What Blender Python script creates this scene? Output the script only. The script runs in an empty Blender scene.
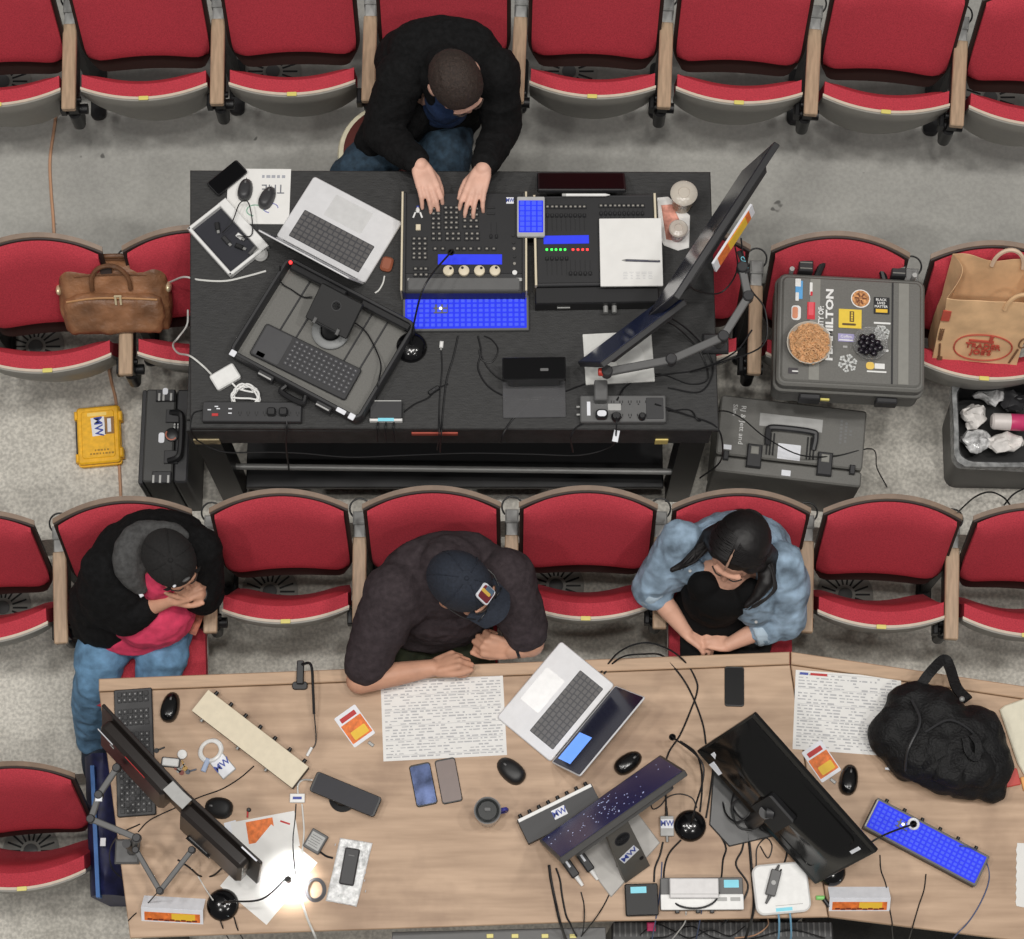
import bpy, bmesh, math, random
from mathutils import Vector, Matrix, noise as mnoise
random.seed(7)
sc = bpy.context.scene
COL = sc.collection
# ------------------------------------------------------------------ camera, light, exposure
F_PX, TILT, CAM_H = 2200.0, math.radians(16.0), 8.5
W_PX, H_PX = 1024.0, 939.0
cam_d = bpy.data.cameras.new('camera')
cam_d.sensor_fit = 'HORIZONTAL'; cam_d.sensor_width = 36.0
cam_d.lens = F_PX / W_PX * 36.0
cam_d.clip_end = 200
cam = bpy.data.objects.new('camera', cam_d); COL.objects.link(cam)
cam.location = (0, 0, CAM_H); cam.rotation_euler = (TILT, 0, 0)
sc.camera = cam
sc.view_settings.view_transform = 'Standard'; sc.view_settings.look = 'None'
sc.view_settings.gamma = 1.0; sc.view_settings.use_curve_mapping = False
sc.view_settings.exposure = 0.0
wd = bpy.data.worlds.new('arena'); sc.world = wd; wd.use_nodes = True
wd.node_tree.nodes['Background'].inputs[0].default_value = (1.0, 0.975, 0.95, 1)
wd.node_tree.nodes['Background'].inputs[1].default_value = 0.17
def area(name, loc, target, size, power, color=(1, .97, .93)):
    l = bpy.data.lights.new(name, 'AREA'); l.shape = 'DISK'; l.size = size; l.energy = power; l.color = color
    o = bpy.data.objects.new(name, l); COL.objects.link(o); o.location = loc
    o.rotation_euler = (Vector(target) - Vector(loc)).to_track_quat('-Z', 'Y').to_euler()
    return o
TGT = (0, 2.2, 0.4)
for i, (x, y, z, p) in enumerate([(-4.6, 1.5, 13, 200), (-1.6, 1.7, 13.5, 200), (1.5, 1.7, 13.5, 200), (4.6, 1.5, 13, 200),
                                  (-3.5, -3.0, 13, 200), (3.5, -3.0, 13, 200), (0.0, .2, 14, 210)]):
    area('house_light', (x, y, z), TGT, 0.7, p)
# ------------------------------------------------------------------ pixel -> world at a known height
CT, ST = math.cos(TILT), math.sin(TILT)
def P(px, py, z):
    u, v = px - W_PX/2, py - H_PX/2
    d = Vector((u, F_PX*ST - v*CT, -F_PX*CT - v*ST))
    t = (z - CAM_H) / d.z
    return Vector((0, 0, CAM_H)) + d*t
def PX(p):
    q = Vector(p) - Vector((0, 0, CAM_H))
    dep = q.y*ST - q.z*CT
    return (W_PX/2 + F_PX*q.x/dep, H_PX/2 - F_PX*(q.y*CT + q.z*ST)/dep)
def SC(py, z):                       # metres per pixel
    return (P(513, py, z) - P(512, py, z)).length
# ------------------------------------------------------------------ materials
MATS = {}
def lin(c):
    c = c/255.0
    return c/12.92 if c <= 0.04045 else ((c+0.055)/1.055)**2.4
def mat(name, rgb, rough=0.6, metal=0.0, noise=None, bump=None, emit=0.0, spec=0.5, clear=0.0, alpha=1.0, trans=0.0, aniso=None):
    if name in MATS: return MATS[name]
    m = bpy.data.materials.new(name); m.use_nodes = True
    nt = m.node_tree; b = nt.nodes['Principled BSDF']
    col = tuple(lin(c) for c in rgb) + (1,)
    b.inputs['Base Color'].default_value = col
    b.inputs['Roughness'].default_value = rough; b.inputs['Metallic'].default_value = metal
    b.inputs['Specular IOR Level'].default_value = spec
    if clear: b.inputs['Coat Weight'].default_value = clear; b.inputs['Coat Roughness'].default_value = .1
    if trans: b.inputs['Transmission Weight'].default_value = trans; b.inputs['IOR'].default_value = 1.2
    if alpha < 1: b.inputs['Alpha'].default_value = alpha
    if emit:
        b.inputs['Emission Color'].default_value = col; b.inputs['Emission Strength'].default_value = emit
    tc = nt.nodes.new('ShaderNodeTexCoord')
    ns, na = noise or (40, 0.025)
    n = nt.nodes.new('ShaderNodeTexNoise'); n.inputs['Scale'].default_value = ns; n.inputs['Detail'].default_value = 5
    src = tc.outputs['Object']
    if aniso:
        mp = nt.nodes.new('ShaderNodeMapping'); mp.inputs['Scale'].default_value = aniso
        nt.links.new(src, mp.inputs['Vector']); src = mp.outputs['Vector']
    nt.links.new(src, n.inputs['Vector'])
    mx = nt.nodes.new('ShaderNodeMix'); mx.data_type = 'RGBA'
    mr = nt.nodes.new('ShaderNodeMapRange'); mr.inputs[1].default_value = .3; mr.inputs[2].default_value = .7
    nt.links.new(n.outputs['Fac'], mr.inputs['Value']); nt.links.new(mr.outputs['Result'], mx.inputs['Factor'])
    mx.inputs[6].default_value = tuple(c*(1-na*2) for c in col[:3]) + (1,)
    mx.inputs[7].default_value = tuple(min(1, c*(1+na*2)) for c in col[:3]) + (1,)
    nt.links.new(mx.outputs[2], b.inputs['Base Color'])
    if bump:
        n2 = nt.nodes.new('ShaderNodeTexNoise'); n2.inputs['Scale'].default_value = bump[0]; n2.inputs['Detail'].default_value = 4
        nt.links.new(tc.outputs['Object'], n2.inputs['Vector'])
        bp = nt.nodes.new('ShaderNodeBump'); bp.inputs['Strength'].default_value = bump[1]; bp.inputs['Distance'].default_value = .01
        nt.links.new(n2.outputs['Fac'], bp.inputs['Height']); nt.links.new(bp.outputs['Normal'], b.inputs['Normal'])
    MATS[name] = m
    return m
# ------------------------------------------------------------------ mesh builder
def rrect(w, d, r, n=5):
    r = max(1e-4, min(r, w/2-1e-4, d/2-1e-4)); out = []
    for cx, cy, a0 in ((w/2-r, d/2-r, 0), (-w/2+r, d/2-r, 90), (-w/2+r, -d/2+r, 180), (w/2-r, -d/2+r, 270)):
        for k in range(n+1):
            a = math.radians(a0 + 90*k/n); out.append((cx + r*math.cos(a), cy + r*math.sin(a)))
    return out
def inset(pts, e):
    n = len(pts); out = []
    area2 = sum(pts[i][0]*pts[(i+1) % n][1] - pts[(i+1) % n][0]*pts[i][1] for i in range(n))
    s = 1 if area2 > 0 else -1
    for i in range(n):
        a, b, c = Vector(pts[i-1]), Vector(pts[i]), Vector(pts[(i+1) % n])
        e1 = (b-a); e2 = (c-b)
        if e1.length < 1e-9: e1 = e2
        if e2.length < 1e-9: e2 = e1
        e1 = e1.normalized(); e2 = e2.normalized()
        n1 = Vector((-e1.y, e1.x)); n2 = Vector((-e2.y, e2.x))
        m = n1 + n2
        m = m / max(.4, m.dot(m)/2) if m.length > 1e-6 else n1
        q = b + m*e*s; out.append((q.x, q.y))
    return out
def catmull(pts, sub=6, closed=False):
    pts = [Vector(p) for p in pts]
    if len(pts) < 3 and not closed:
        return [pts[0].lerp(pts[1], k/4) for k in range(5)]
    n = len(pts); out = []
    for i in range(n if closed else n-1):
        if closed: p0, p1, p2, p3 = pts[i-1], pts[i], pts[(i+1) % n], pts[(i+2) % n]
        else:
            p1, p2 = pts[i], pts[i+1]
            p0 = pts[i-1] if i else p1*2 - p2
            p3 = pts[i+2] if i+2 < n else p2*2 - p1
        for k in range(sub):
            t = k/sub
            out.append(.5*((2*p1) + (p2-p0)*t + (2*p0-5*p1+4*p2-p3)*t*t + (3*p1-p0-3*p2+p3)*t**3))
    if not closed: out.append(pts[-1])
    return out
class B:
    def __init__(s): s.bm = bmesh.new()
    def loft(s, loops, mi=0, cap0=True, cap1=True, closed=True, ring=False):
        vs = [[s.bm.verts.new(p) for p in l] for l in loops]
        n = len(loops[0]); rows = len(vs)
        for i in range(rows if ring else rows-1):
            a, b = vs[i], vs[(i+1) % rows]
            for k in range(n if closed else n-1):
                f = s.bm.faces.new((a[k], a[(k+1) % n], b[(k+1) % n], b[k])); f.material_index = mi
        if closed and not ring:
            if cap0: s.bm.faces.new(list(reversed(vs[0]))).material_index = mi
            if cap1: s.bm.faces.new(vs[-1]).material_index = mi
        return s
    def poly(s, pts, z0, z1, bev=0, mi=0, M=None):
        if bev > 0:
            i = inset(pts, bev)
            L = [(i, z0), (pts, z0+bev), (pts, z1-bev), (i, z1)] if z1-z0 > 2.2*bev else [(pts, z0), (pts, z1-bev), (i, z1)]
        else: L = [(pts, z0), (pts, z1)]
        loops = [[Vector((x, y, z)) for x, y in l] for l, z in L]
        if M: loops = [[M @ v for v in l] for l in loops]
        return s.loft(loops, mi)
    def slab(s, w, d, z0, z1, r=.004, bev=.001, c=(0, 0), mi=0, M=None, rot=0, n=5):
        ca, sa = math.cos(rot), math.sin(rot)
        pts = [(c[0] + x*ca - y*sa, c[1] + x*sa + y*ca) for x, y in rrect(w, d, r, n)]
        return s.poly(pts, z0, z1, bev, mi, M)
    def box(s, c, sz, bev=0, mi=0, R=None):
        M = Matrix.Translation(c) @ (R.to_4x4() if R else Matrix())
        h = sz[2]/2
        x, y = sz[0]/2, sz[1]/2
        return s.poly([(x, y), (-x, y), (-x, -y), (x, -y)], -h, h, bev, mi, M)
    def cyl(s, p0, p1, r0, r1=None, n=16, mi=0, bev=0):
        p0, p1 = Vector(p0), Vector(p1); r1 = r0 if r1 is None else r1
        q = (p1-p0).to_track_quat('Z', 'Y'); L = (p1-p0).length
        st = [(0, r0), (L, r1)] if not bev else [(0, r0-bev), (bev, r0), (L-bev, r1), (L, r1-bev)]
        return s.loft([[p0 + q @ Vector((r*math.cos(2*math.pi*k/n), r*math.sin(2*math.pi*k/n), z)) for k in range(n)] for z, r in st], mi)
    def lathe(s, prof, c=(0, 0, 0), n=24, mi=0, M=None):
        c = Vector(c)
        L = [[c + Vector((r*math.cos(2*math.pi*k/n), r*math.sin(2*math.pi*k/n), z)) for k in range(n)] for r, z in prof]
        if M: L = [[M @ v for v in l] for l in L]
        return s.loft(L, mi)
    def sph(s, c, r, R=None, nu=14, nv=10, mi=0):
        if not hasattr(r, '__len__'): r = (r, r, r)
        M = Matrix.Translation(c) @ (R.to_4x4() if R else Matrix()); L = []
        for j in range(nv+1):
            a = -math.pi/2 + math.pi*(j + (.02 if j == 0 else -.02 if j == nv else 0))/nv
            L.append([M @ Vector((r[0]*math.cos(a)*math.cos(2*math.pi*k/nu), r[1]*math.cos(a)*math.sin(2*math.pi*k/nu), r[2]*math.sin(a))) for k in range(nu)])
        return s.loft(L, mi)
    def tube(s, pts, r, n=6, mi=0, closed=False, sub=6, raw=False):
        pp = [Vector(p) for p in pts] if raw else catmull(pts, sub, closed)
        q = [pp[0]]
        for p in pp[1:]:
            if (p-q[-1]).length > 1e-5: q.append(p)
        pp = q; m = len(pp); L = []; up = None
        for i, p in enumerate(pp):
            a = pp[i-1] if (i or closed) else p; b = pp[(i+1) % m] if (i < m-1 or closed) else p
            t = (b-a).normalized()
            if up is None: up = t.orthogonal().normalized()
            up = (up - t*up.dot(t))
            up = up.normalized() if up.length > 1e-6 else t.orthogonal().normalized()
            w = t.cross(up)
            rr = r[min(len(r)-1, int(i/(m-1)*(len(r)-1)+.5))] if hasattr(r, '__len__') else r
            L.append([p + (up*math.cos(2*math.pi*k/n) + w*math.sin(2*math.pi*k/n))*rr for k in range(n)])
        return s.loft(L, mi, ring=closed)
    def grid(s, f, nu, nv, mi=0, th=0.0):
        """surface f(a,b), a,b in -1..1 ; closed slab when f returns (front, back)"""
        F, K = [], []
        for j in range(nv+1):
            fr, kr = [], []
            for i in range(nu+1):
                p, q = f(-1+2*i/nu, -1+2*j/nv)
                fr.append(s.bm.verts.new(p)); kr.append(s.bm.verts.new(q))
            F.append(fr); K.append(kr)
        def fc(*v):
            s.bm.faces.new(v).material_index = mi
        for j in range(nv):
            for i in range(nu):
                fc(F[j][i], F[j][i+1], F[j+1][i+1], F[j+1][i]); fc(K[j][i], K[j+1][i], K[j+1][i+1], K[j][i+1])
        for i in range(nu):
            fc(F[0][i], K[0][i], K[0][i+1], F[0][i+1]); fc(F[nv][i], F[nv][i+1], K[nv][i+1], K[nv][i])
        for j in range(nv):
            fc(F[j][0], F[j+1][0], K[j+1][0], K[j][0]); fc(F[j][nu], K[j][nu], K[j+1][nu], F[j+1][nu])
        return s
    def jitter(s, amp, scale, seed=0):
        for v in s.bm.verts:
            v.co += mnoise.noise_vector(v.co*scale + Vector((seed*7.3, seed*3.1, seed)))*amp
        return s
    def sub(s, k=1):
        bmesh.ops.subdivide_edges(s.bm, edges=s.bm.edges[:], cuts=k, use_grid_fill=True, smooth=0); return s
    def out(s, name, mats, parent=None, ang=38):
        bm = s.bm
        bmesh.ops.recalc_face_normals(bm, faces=bm.faces[:])
        ca = math.radians(ang)
        for e in bm.edges:
            if len(e.link_faces) == 2 and e.calc_face_angle(0) > ca: e.smooth = False
        for f in bm.faces: f.smooth = True
        me = bpy.data.meshes.new(name); bm.to_mesh(me); bm.free()
        for m in (mats if isinstance(mats, (list, tuple)) else [mats]): me.materials.append(m)
        o = bpy.data.objects.new(name, me); COL.objects.link(o)
        if parent: o.parent = parent
        return o
def tag(o, label, cat, group=None):
    o['label'] = label; o['category'] = cat
    if group: o['group'] = group
    return o
def thing(name, label, cat, loc=(0, 0, 0), rz=0.0, group=None):
    o = bpy.data.objects.new(name, None); COL.objects.link(o); o.empty_display_size = .05
    o.location = loc; o.rotation_euler = (0, 0, rz)
    return tag(o, label, cat, group)
def struct(o):
    o['kind'] = 'structure'; return o
def text(body, size, m, parent, loc, rot=(0, 0, 0), name='lettering', sx=1.0, align='CENTER', h=.0006, bold=0.0):
    cu = bpy.data.curves.new('t', 'FONT'); cu.body = body; cu.size = size; cu.align_x = align; cu.align_y = 'CENTER'
    cu.extrude = h; cu.offset = bold*size; cu.resolution_u = 2
    t = bpy.data.objects.new('t', cu); COL.objects.link(t); bpy.context.view_layer.update()
    me = bpy.data.meshes.new_from_object(t.evaluated_get(bpy.context.evaluated_depsgraph_get()))
    bpy.data.objects.remove(t); bpy.data.curves.remove(cu)
    for v in me.vertices: v.co.x *= sx
    me.materials.clear(); me.materials.append(m); me.name = name
    o = bpy.data.objects.new(name, me); COL.objects.link(o); o.parent = parent; o.location = loc; o.rotation_euler = rot
    return o
def dup(root, loc, rz, label, group=None):
    r = root.copy(); COL.objects.link(r); r.location = loc; r.rotation_euler = (0, 0, rz); r['label'] = label
    if group: r['group'] = group
    for ch in list(root.children):
        c = ch.copy(); COL.objects.link(c); c.parent = r
        for g in list(ch.children):
            d = g.copy(); COL.objects.link(d); d.parent = c
    return r
def frame(a, b, c, z):
    """pixel corners a->b (local +x edge), c next corner : centre, rotation, width, depth(+ if c lies to local +y)"""
    A, Bq, Cq = P(*a, z), P(*b, z), P(*c, z)
    x = (Bq-A); w = x.length; x = x/w; y = Vector((-x.y, x.x, 0)); d = (Cq-Bq).dot(y)
    return (A+Bq)/2 + y*d/2, math.atan2(x.y, x.x), w, abs(d)
def Q(name, label, cat, a, b, c, z, group=None):
    loc, rz, w, d = frame(a, b, c, z)
    return thing(name, label, cat, loc, rz, group), w, d
def LP(t, px, py, z):
    """pixel at world height z -> local xyz of thing t (t has only a z rotation)"""
    q = P(px, py, z) - t.location; a = -t.rotation_euler.z
    return Vector((q.x*math.cos(a) - q.y*math.sin(a), q.x*math.sin(a) + q.y*math.cos(a), q.z))
def cab(label, pts, r=.0028, m=None, z=0.0, name='cable', cat='cable', group=None, sub=6, plugs=True):
    w = [P(p[0], p[1], p[2] if len(p) > 2 else z + r) for p in pts]
    m = m or M_cable
    o = B().tube(w, r, 6, sub=sub).out(name, m)
    return tag(o, label, cat, group)
# voxel-merged organic surface -------------------------------------------------
def blob(b, name, m, parent, voxel=.006, smooth=6, disp=None, ref=Vector((0, 0, 0)), fac=.5):
    bm = b.bm; bmesh.ops.recalc_face_normals(bm, faces=bm.faces[:])
    me = bpy.data.meshes.new('tmp'); bm.to_mesh(me); bm.free()
    o = bpy.data.objects.new('tmp', me); COL.objects.link(o)
    md = o.modifiers.new('r', 'REMESH'); md.mode = 'VOXEL'; md.voxel_size = voxel
    if smooth:
        md = o.modifiers.new('s', 'SMOOTH'); md.iterations = smooth; md.factor = fac
    bpy.context.view_layer.update()
    me2 = bpy.data.meshes.new_from_object(o.evaluated_get(bpy.context.evaluated_depsgraph_get()))
    bpy.data.objects.remove(o); bpy.data.meshes.remove(me)
    if disp:
        amp, scl, sd = disp
        ns = [v.normal.copy() for v in me2.vertices]
        for v, nn in zip(me2.vertices, ns):
            q = v.co*scl + Vector((sd*3.7, sd*1.3, sd))
            w = mnoise.noise(q) + .5*mnoise.noise(q*2.1)
            v.co += nn*(amp*(1-2*abs(w)) if amp > 0 else -amp*w)
    for v in me2.vertices: v.co -= ref
    me2.materials.clear(); me2.materials.append(m); me2.name = name
    for p in me2.polygons: p.use_smooth = True
    q = bpy.data.objects.new(name, me2); COL.objects.link(q)
    if parent: q.parent = parent
    return q
def chain(b, pts, n=14):
    """list of (point, radius): tapered limb"""
    for i, (p, r) in enumerate(pts):
        b.sph(p, r, nu=n, nv=10)
        if i: b.cyl(pts[i-1][0], p, pts[i-1][1]*.985, r*.985, n)
    return b
def rot_from(fwd, up):
    f = Vector(fwd).normalized(); u = Vector(up); u = (u - f*u.dot(f)).normalized(); r = f.cross(u)
    return Matrix((r, f, u)).transposed()
# ------------------------------------------------------------------ palette
M_red = mat('seat_fabric', (186, 62, 74), .85, noise=(220, .10), bump=(600, .15), spec=.2)
M_wood = mat('arm_wood', (176, 150, 124), .45, noise=(14, .10), aniso=(6, .8, 6))
M_rim = mat('back_shell_wood', (128, 106, 88), .45, noise=(20, .08))
M_shell = mat('dark_shell', (46, 34, 30), .6)
M_ply = mat('ply_edge', (206, 190, 172), .5)
M_pan = mat('seat_pan_grey', (146, 143, 136), .5)
M_black = mat('black_metal', (22, 22, 24), .45)
M_steel = mat('grey_steel', (150, 150, 148), .45, .3)
M_plate = mat('number_plate', (226, 214, 120), .4)
M_floor = mat('concrete_floor', (151, 149, 143), .8, noise=(7, .08), bump=(90, .15))
M_riser = mat('concrete_riser', (120, 118, 114), .85)
M_cable = mat('black_cable', (20, 20, 22), .5)
M_gcable = mat('grey_cable', (92, 92, 96), .5)
M_wcable = mat('white_cable', (222, 222, 218), .5)
M_ocable = mat('orange_cable', (196, 150, 118), .5)
M_bcable = mat('blue_cable', (78, 92, 128), .5)
M_plastic = mat('black_plastic', (26, 26, 28), .42)
M_dplastic = mat('charcoal_plastic', (47, 47, 49), .5)
M_case2 = mat('dark_case_plastic', (68, 68, 67), .55, noise=(200, .05), bump=(500, .12))
M_case = mat('case_plastic', (110, 109, 105), .55, noise=(200, .05), bump=(500, .12))
M_mgrey = mat('mid_grey_plastic', (96, 96, 96), .5)
M_lgrey = mat('light_grey_plastic', (176, 176, 174), .5)
M_white = mat('white_plastic', (236, 236, 234), .4)
M_paper = mat('white_paper', (236, 235, 232), .8, noise=(20, .015))
M_ink = mat('print_ink', (186, 186, 188), .8)
M_dink = mat('dark_ink', (46, 46, 50), .8)
M_alu = mat('silver_aluminium', (205, 205, 206), .42, .35)
M_glass = mat('dark_glass', (10, 10, 12), .3, spec=.15)
M_screen = mat('navy_screen', (24, 30, 62), .22, emit=.5)
M_blue = mat('blue_backlight', (34, 48, 200), .5, emit=.62, spec=.2)
M_bkey = mat('blue_lit_key', (64, 82, 214), .5, emit=.55, spec=.2)
M_lcd = mat('blue_lcd', (46, 58, 206), .4, emit=.62, spec=.2)
M_cream = mat('cream_panel', (226, 214, 188), .5)
M_key = mat('key_black', (34, 34, 36), .5)
M_gkey = mat('key_grey', (66, 66, 70), .5)
M_orange = mat('orange_print', (232, 120, 52), .6, noise=(60, .15))
M_yellow = mat('yellow_print', (240, 196, 60), .6)
M_dkred = mat('red_print', (190, 50, 50), .6)
M_label = mat('label_white', (232, 234, 240), .5)
M_lblue = mat('label_blue', (56, 74, 160), .5)
M_cyan = mat('cyan_label', (128, 208, 226), .5, emit=.15)
M_ledr = mat('led_red', (255, 50, 50), .4, emit=2.5)
M_ledg = mat('led_green', (60, 240, 80), .4, emit=2.0)
M_lednone = mat('led_white', (240, 244, 255), .4, emit=2.0)

# speckled worn concrete
def floor_mat(nm, c0, c1, lo):
    m = bpy.data.materials.new(nm); m.use_nodes = True; nt = m.node_tree; b = nt.nodes['Principled BSDF']
    tc = nt.nodes.new('ShaderNodeTexCoord')
    def nz(s, d=6):
        n = nt.nodes.new('ShaderNodeTexNoise'); n.inputs['Scale'].default_value = s; n.inputs['Detail'].default_value = d
        nt.links.new(tc.outputs['Object'], n.inputs['Vector']); return n
    def ramp(src, a, b_, c0, c1):
        r = nt.nodes.new('ShaderNodeValToRGB'); r.color_ramp.elements[0].position = a; r.color_ramp.elements[1].position = b_
        r.color_ramp.elements[0].color = tuple(lin(x) for x in c0) + (1,); r.color_ramp.elements[1].color = tuple(lin(x) for x in c1) + (1,)
        nt.links.new(src, r.inputs['Fac']); return r
    big = ramp(nz(2.2).outputs['Fac'], .35, .66, c0, c1)
    fine = ramp(nz(75, 3).outputs['Fac'], .36, .64, (lo, lo, lo), (255, 255, 255))
    spot = ramp(nz(11, 2).outputs['Fac'], .235, .26, (120, 120, 120), (255, 255, 255))
    m1 = nt.nodes.new('ShaderNodeMix'); m1.data_type = 'RGBA'; m1.blend_type = 'MULTIPLY'; m1.inputs['Factor'].default_value = 1
    nt.links.new(big.outputs['Color'], m1.inputs[6]); nt.links.new(fine.outputs['Color'], m1.inputs[7])
    m2 = nt.nodes.new('ShaderNodeMix'); m2.data_type = 'RGBA'; m2.blend_type = 'MULTIPLY'; m2.inputs['Factor'].default_value = .8
    nt.links.new(m1.outputs[2], m2.inputs[6]); nt.links.new(spot.outputs['Color'], m2.inputs[7])
    nt.links.new(m2.outputs[2], b.inputs['Base Color']); b.inputs['Roughness'].default_value = .8
    return m
M_floor = floor_mat('speckled_concrete', (205, 201, 191), (228, 224, 214), 216)
M_floor1 = floor_mat('grey_concrete', (164, 163, 158), (178, 177, 171), 240)
def table_mat():
    m = bpy.data.materials.new('brown_laminate'); m.use_nodes = True; nt = m.node_tree; b = nt.nodes['Principled BSDF']
    tc = nt.nodes.new('ShaderNodeTexCoord')
    def nz(s, d, sc_=None):
        n = nt.nodes.new('ShaderNodeTexNoise'); n.inputs['Scale'].default_value = s; n.inputs['Detail'].default_value = d
        if sc_:
            mp = nt.nodes.new('ShaderNodeMapping'); mp.inputs['Scale'].default_value = sc_
            nt.links.new(tc.outputs['Object'], mp.inputs['Vector']); nt.links.new(mp.outputs['Vector'], n.inputs['Vector'])
        else: nt.links.new(tc.outputs['Object'], n.inputs['Vector'])
        return n
    r = nt.nodes.new('ShaderNodeValToRGB'); e = r.color_ramp.elements
    e[0].position, e[1].position = .3, .72
    e[0].color = tuple(lin(x) for x in (168, 138, 111)) + (1,); e[1].color = tuple(lin(x) for x in (205, 174, 145)) + (1,)
    nt.links.new(nz(5, 6, (.5, 5, 5)).outputs['Fac'], r.inputs['Fac'])
    r2 = nt.nodes.new('ShaderNodeValToRGB'); e = r2.color_ramp.elements
    e[0].position, e[1].position = .3, .5
    e[0].color = tuple(lin(x) for x in (214, 208, 204)) + (1,); e[1].color = (1, 1, 1, 1)
    nt.links.new(nz(4.5, 4).outputs['Fac'], r2.inputs['Fac'])
    mx = nt.nodes.new('ShaderNodeMix'); mx.data_type = 'RGBA'; mx.blend_type = 'MULTIPLY'; mx.inputs['Factor'].default_value = .8
    nt.links.new(r.outputs['Color'], mx.inputs[6]); nt.links.new(r2.outputs['Color'], mx.inputs[7])
    nt.links.new(mx.outputs[2], b.inputs['Base Color']); b.inputs['Roughness'].default_value = .5
    return m
M_table = table_mat()
M_trim = mat('brown_trim_board', (190, 159, 130), .5, noise=(12, .06), aniso=(.6, 6, 6))
M_deck = mat('black_painted_deck', (48, 48, 48), .65, noise=(26, .16), bump=(160, .2), aniso=(1, 7, 1))

F1, F2, F3, F4 = .5, .25, 0.0, -.25
UT, LT = 1.25, .75
ARM = .62
# arm fronts (pixels of the front end of every armrest top), from the left
R1 = [(-78, 117), (70, 109), (216, 104), (367, 101), (519, 102), (665, 107.5), (813, 114.5), (959, 126), (1106, 140)]
R2 = [(-28, 384), (122, 375), (279, 369), (437, 366), (595, 367), (752, 374), (907, 382), (1062, 393)]
R3 = [(-92, 659), (60, 644), (212.5, 633), (358, 629), (510.5, 627), (661, 629), (809, 633), (954.5, 640), (1100, 650)]
R4 = [(-55, 905), (98, 893), (250, 884)]
def seat_frames(R, fz):
    out = []
    for a, b in zip(R, R[1:]):
        A, Bq = P(*a, fz+ARM), P(*b, fz+ARM)
        x = Bq-A; out.append(((A+Bq)/2 - Vector((0, 0, fz+ARM)) + Vector((0, 0, fz)), math.atan2(x.y, x.x), x.length))
    return out
S1, S2, S3, S4 = seat_frames(R1, F1), seat_frames(R2, F2), seat_frames(R3, F3), seat_frames(R4, F4)
# ------------------------------------------------------------------ stepped concrete floor
def terrace(name, S, fz, zlow, back=6.0, m=None):
    pts = []
    for loc, rz, w in S:
        n = Vector((-math.sin(rz), math.cos(rz), 0)); pts.append(loc + n*.50)
    a, b = pts[0], pts[-1]
    pts = [a + (a-pts[1])*3] + pts + [b + (b-pts[-2])*3]
    poly = [(p.x, p.y) for p in pts] + [(pts[-1].x, back), (pts[0].x, back)]
    return struct(B().poly(poly, zlow, fz, 0).out(name, m or M_floor))
terrace('floor_upper', S2, F1, F2, m=M_floor1)
terrace('floor_middle', S3, F2, F3)
S4x = [S4[0], S4[1]] + [(Vector((P(98+152*k+76, 888 - 4*k + (k*k*1.2), F4+ARM).x, P(98+152*k+76, 888 - 4*k + k*k*1.2, F4+ARM).y, F4)), 0, .55) for k in range(2, 7)]
terrace('floor_lower', S4x, F3, F4)
struct(B().poly([(-4.5, -2.5), (4.5, -2.5), (4.5, 6), (-4.5, 6)], F4-.25, F4).out('floor', M_floor))
# air diffusers let into the floor under every second seat
def diffuser(px, py, fz, label):
    t = thing('floor_diffuser', label, 'vent', P(px, py, fz), 0, 'round floor air vents under the seats')
    b = B(); b.lathe([(.112, 0), (.112, .003), (.104, .006), (.03, .006), (.026, .010), (.001, .010)], n=36).out('vent_plate', mat('vent_grey', (158, 156, 150), .6), t)
    b = B()
    for k in range(18):
        a = 2*math.pi*k/18; R = Matrix.Rotation(a, 3, 'Z')
        b.box(R @ Vector((.069, 0, .0062)), (.058, .0075, .0012), R=R)
    b.out('vent_slots', M_black, t)
    B().lathe([(.028, .006), (.028, .011), (.02, .014), (.001, .014)], n=20).out('vent_hub', M_mgrey, t)
for px, py, fz, l in [(3, 82, F1, 'leftmost seat of the back row'), (273, 72, F1, 'back row seat left of the black-jacketed man'),
                      (569, 72, F1, 'back row seat right of the black-jacketed man'), (990, 98, F1, 'rightmost seat of the back row'),
                      (36, 347, F2, 'seat left of the brown leather bag'), (3, 608, F3, 'leftmost seat of the third row'),
                      (270, 592, F3, 'third row seat between hooded person and cap man'),
                      (556, 586, F3, 'third row seat between cap man and the woman'),
                      (845, 595, F3, 'third row seat right of the woman'), (31, 851, F4, 'lone front row seat left of the brown table')]:
    diffuser(px, py, fz, 'round slotted grey floor vent under the ' + l)
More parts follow.
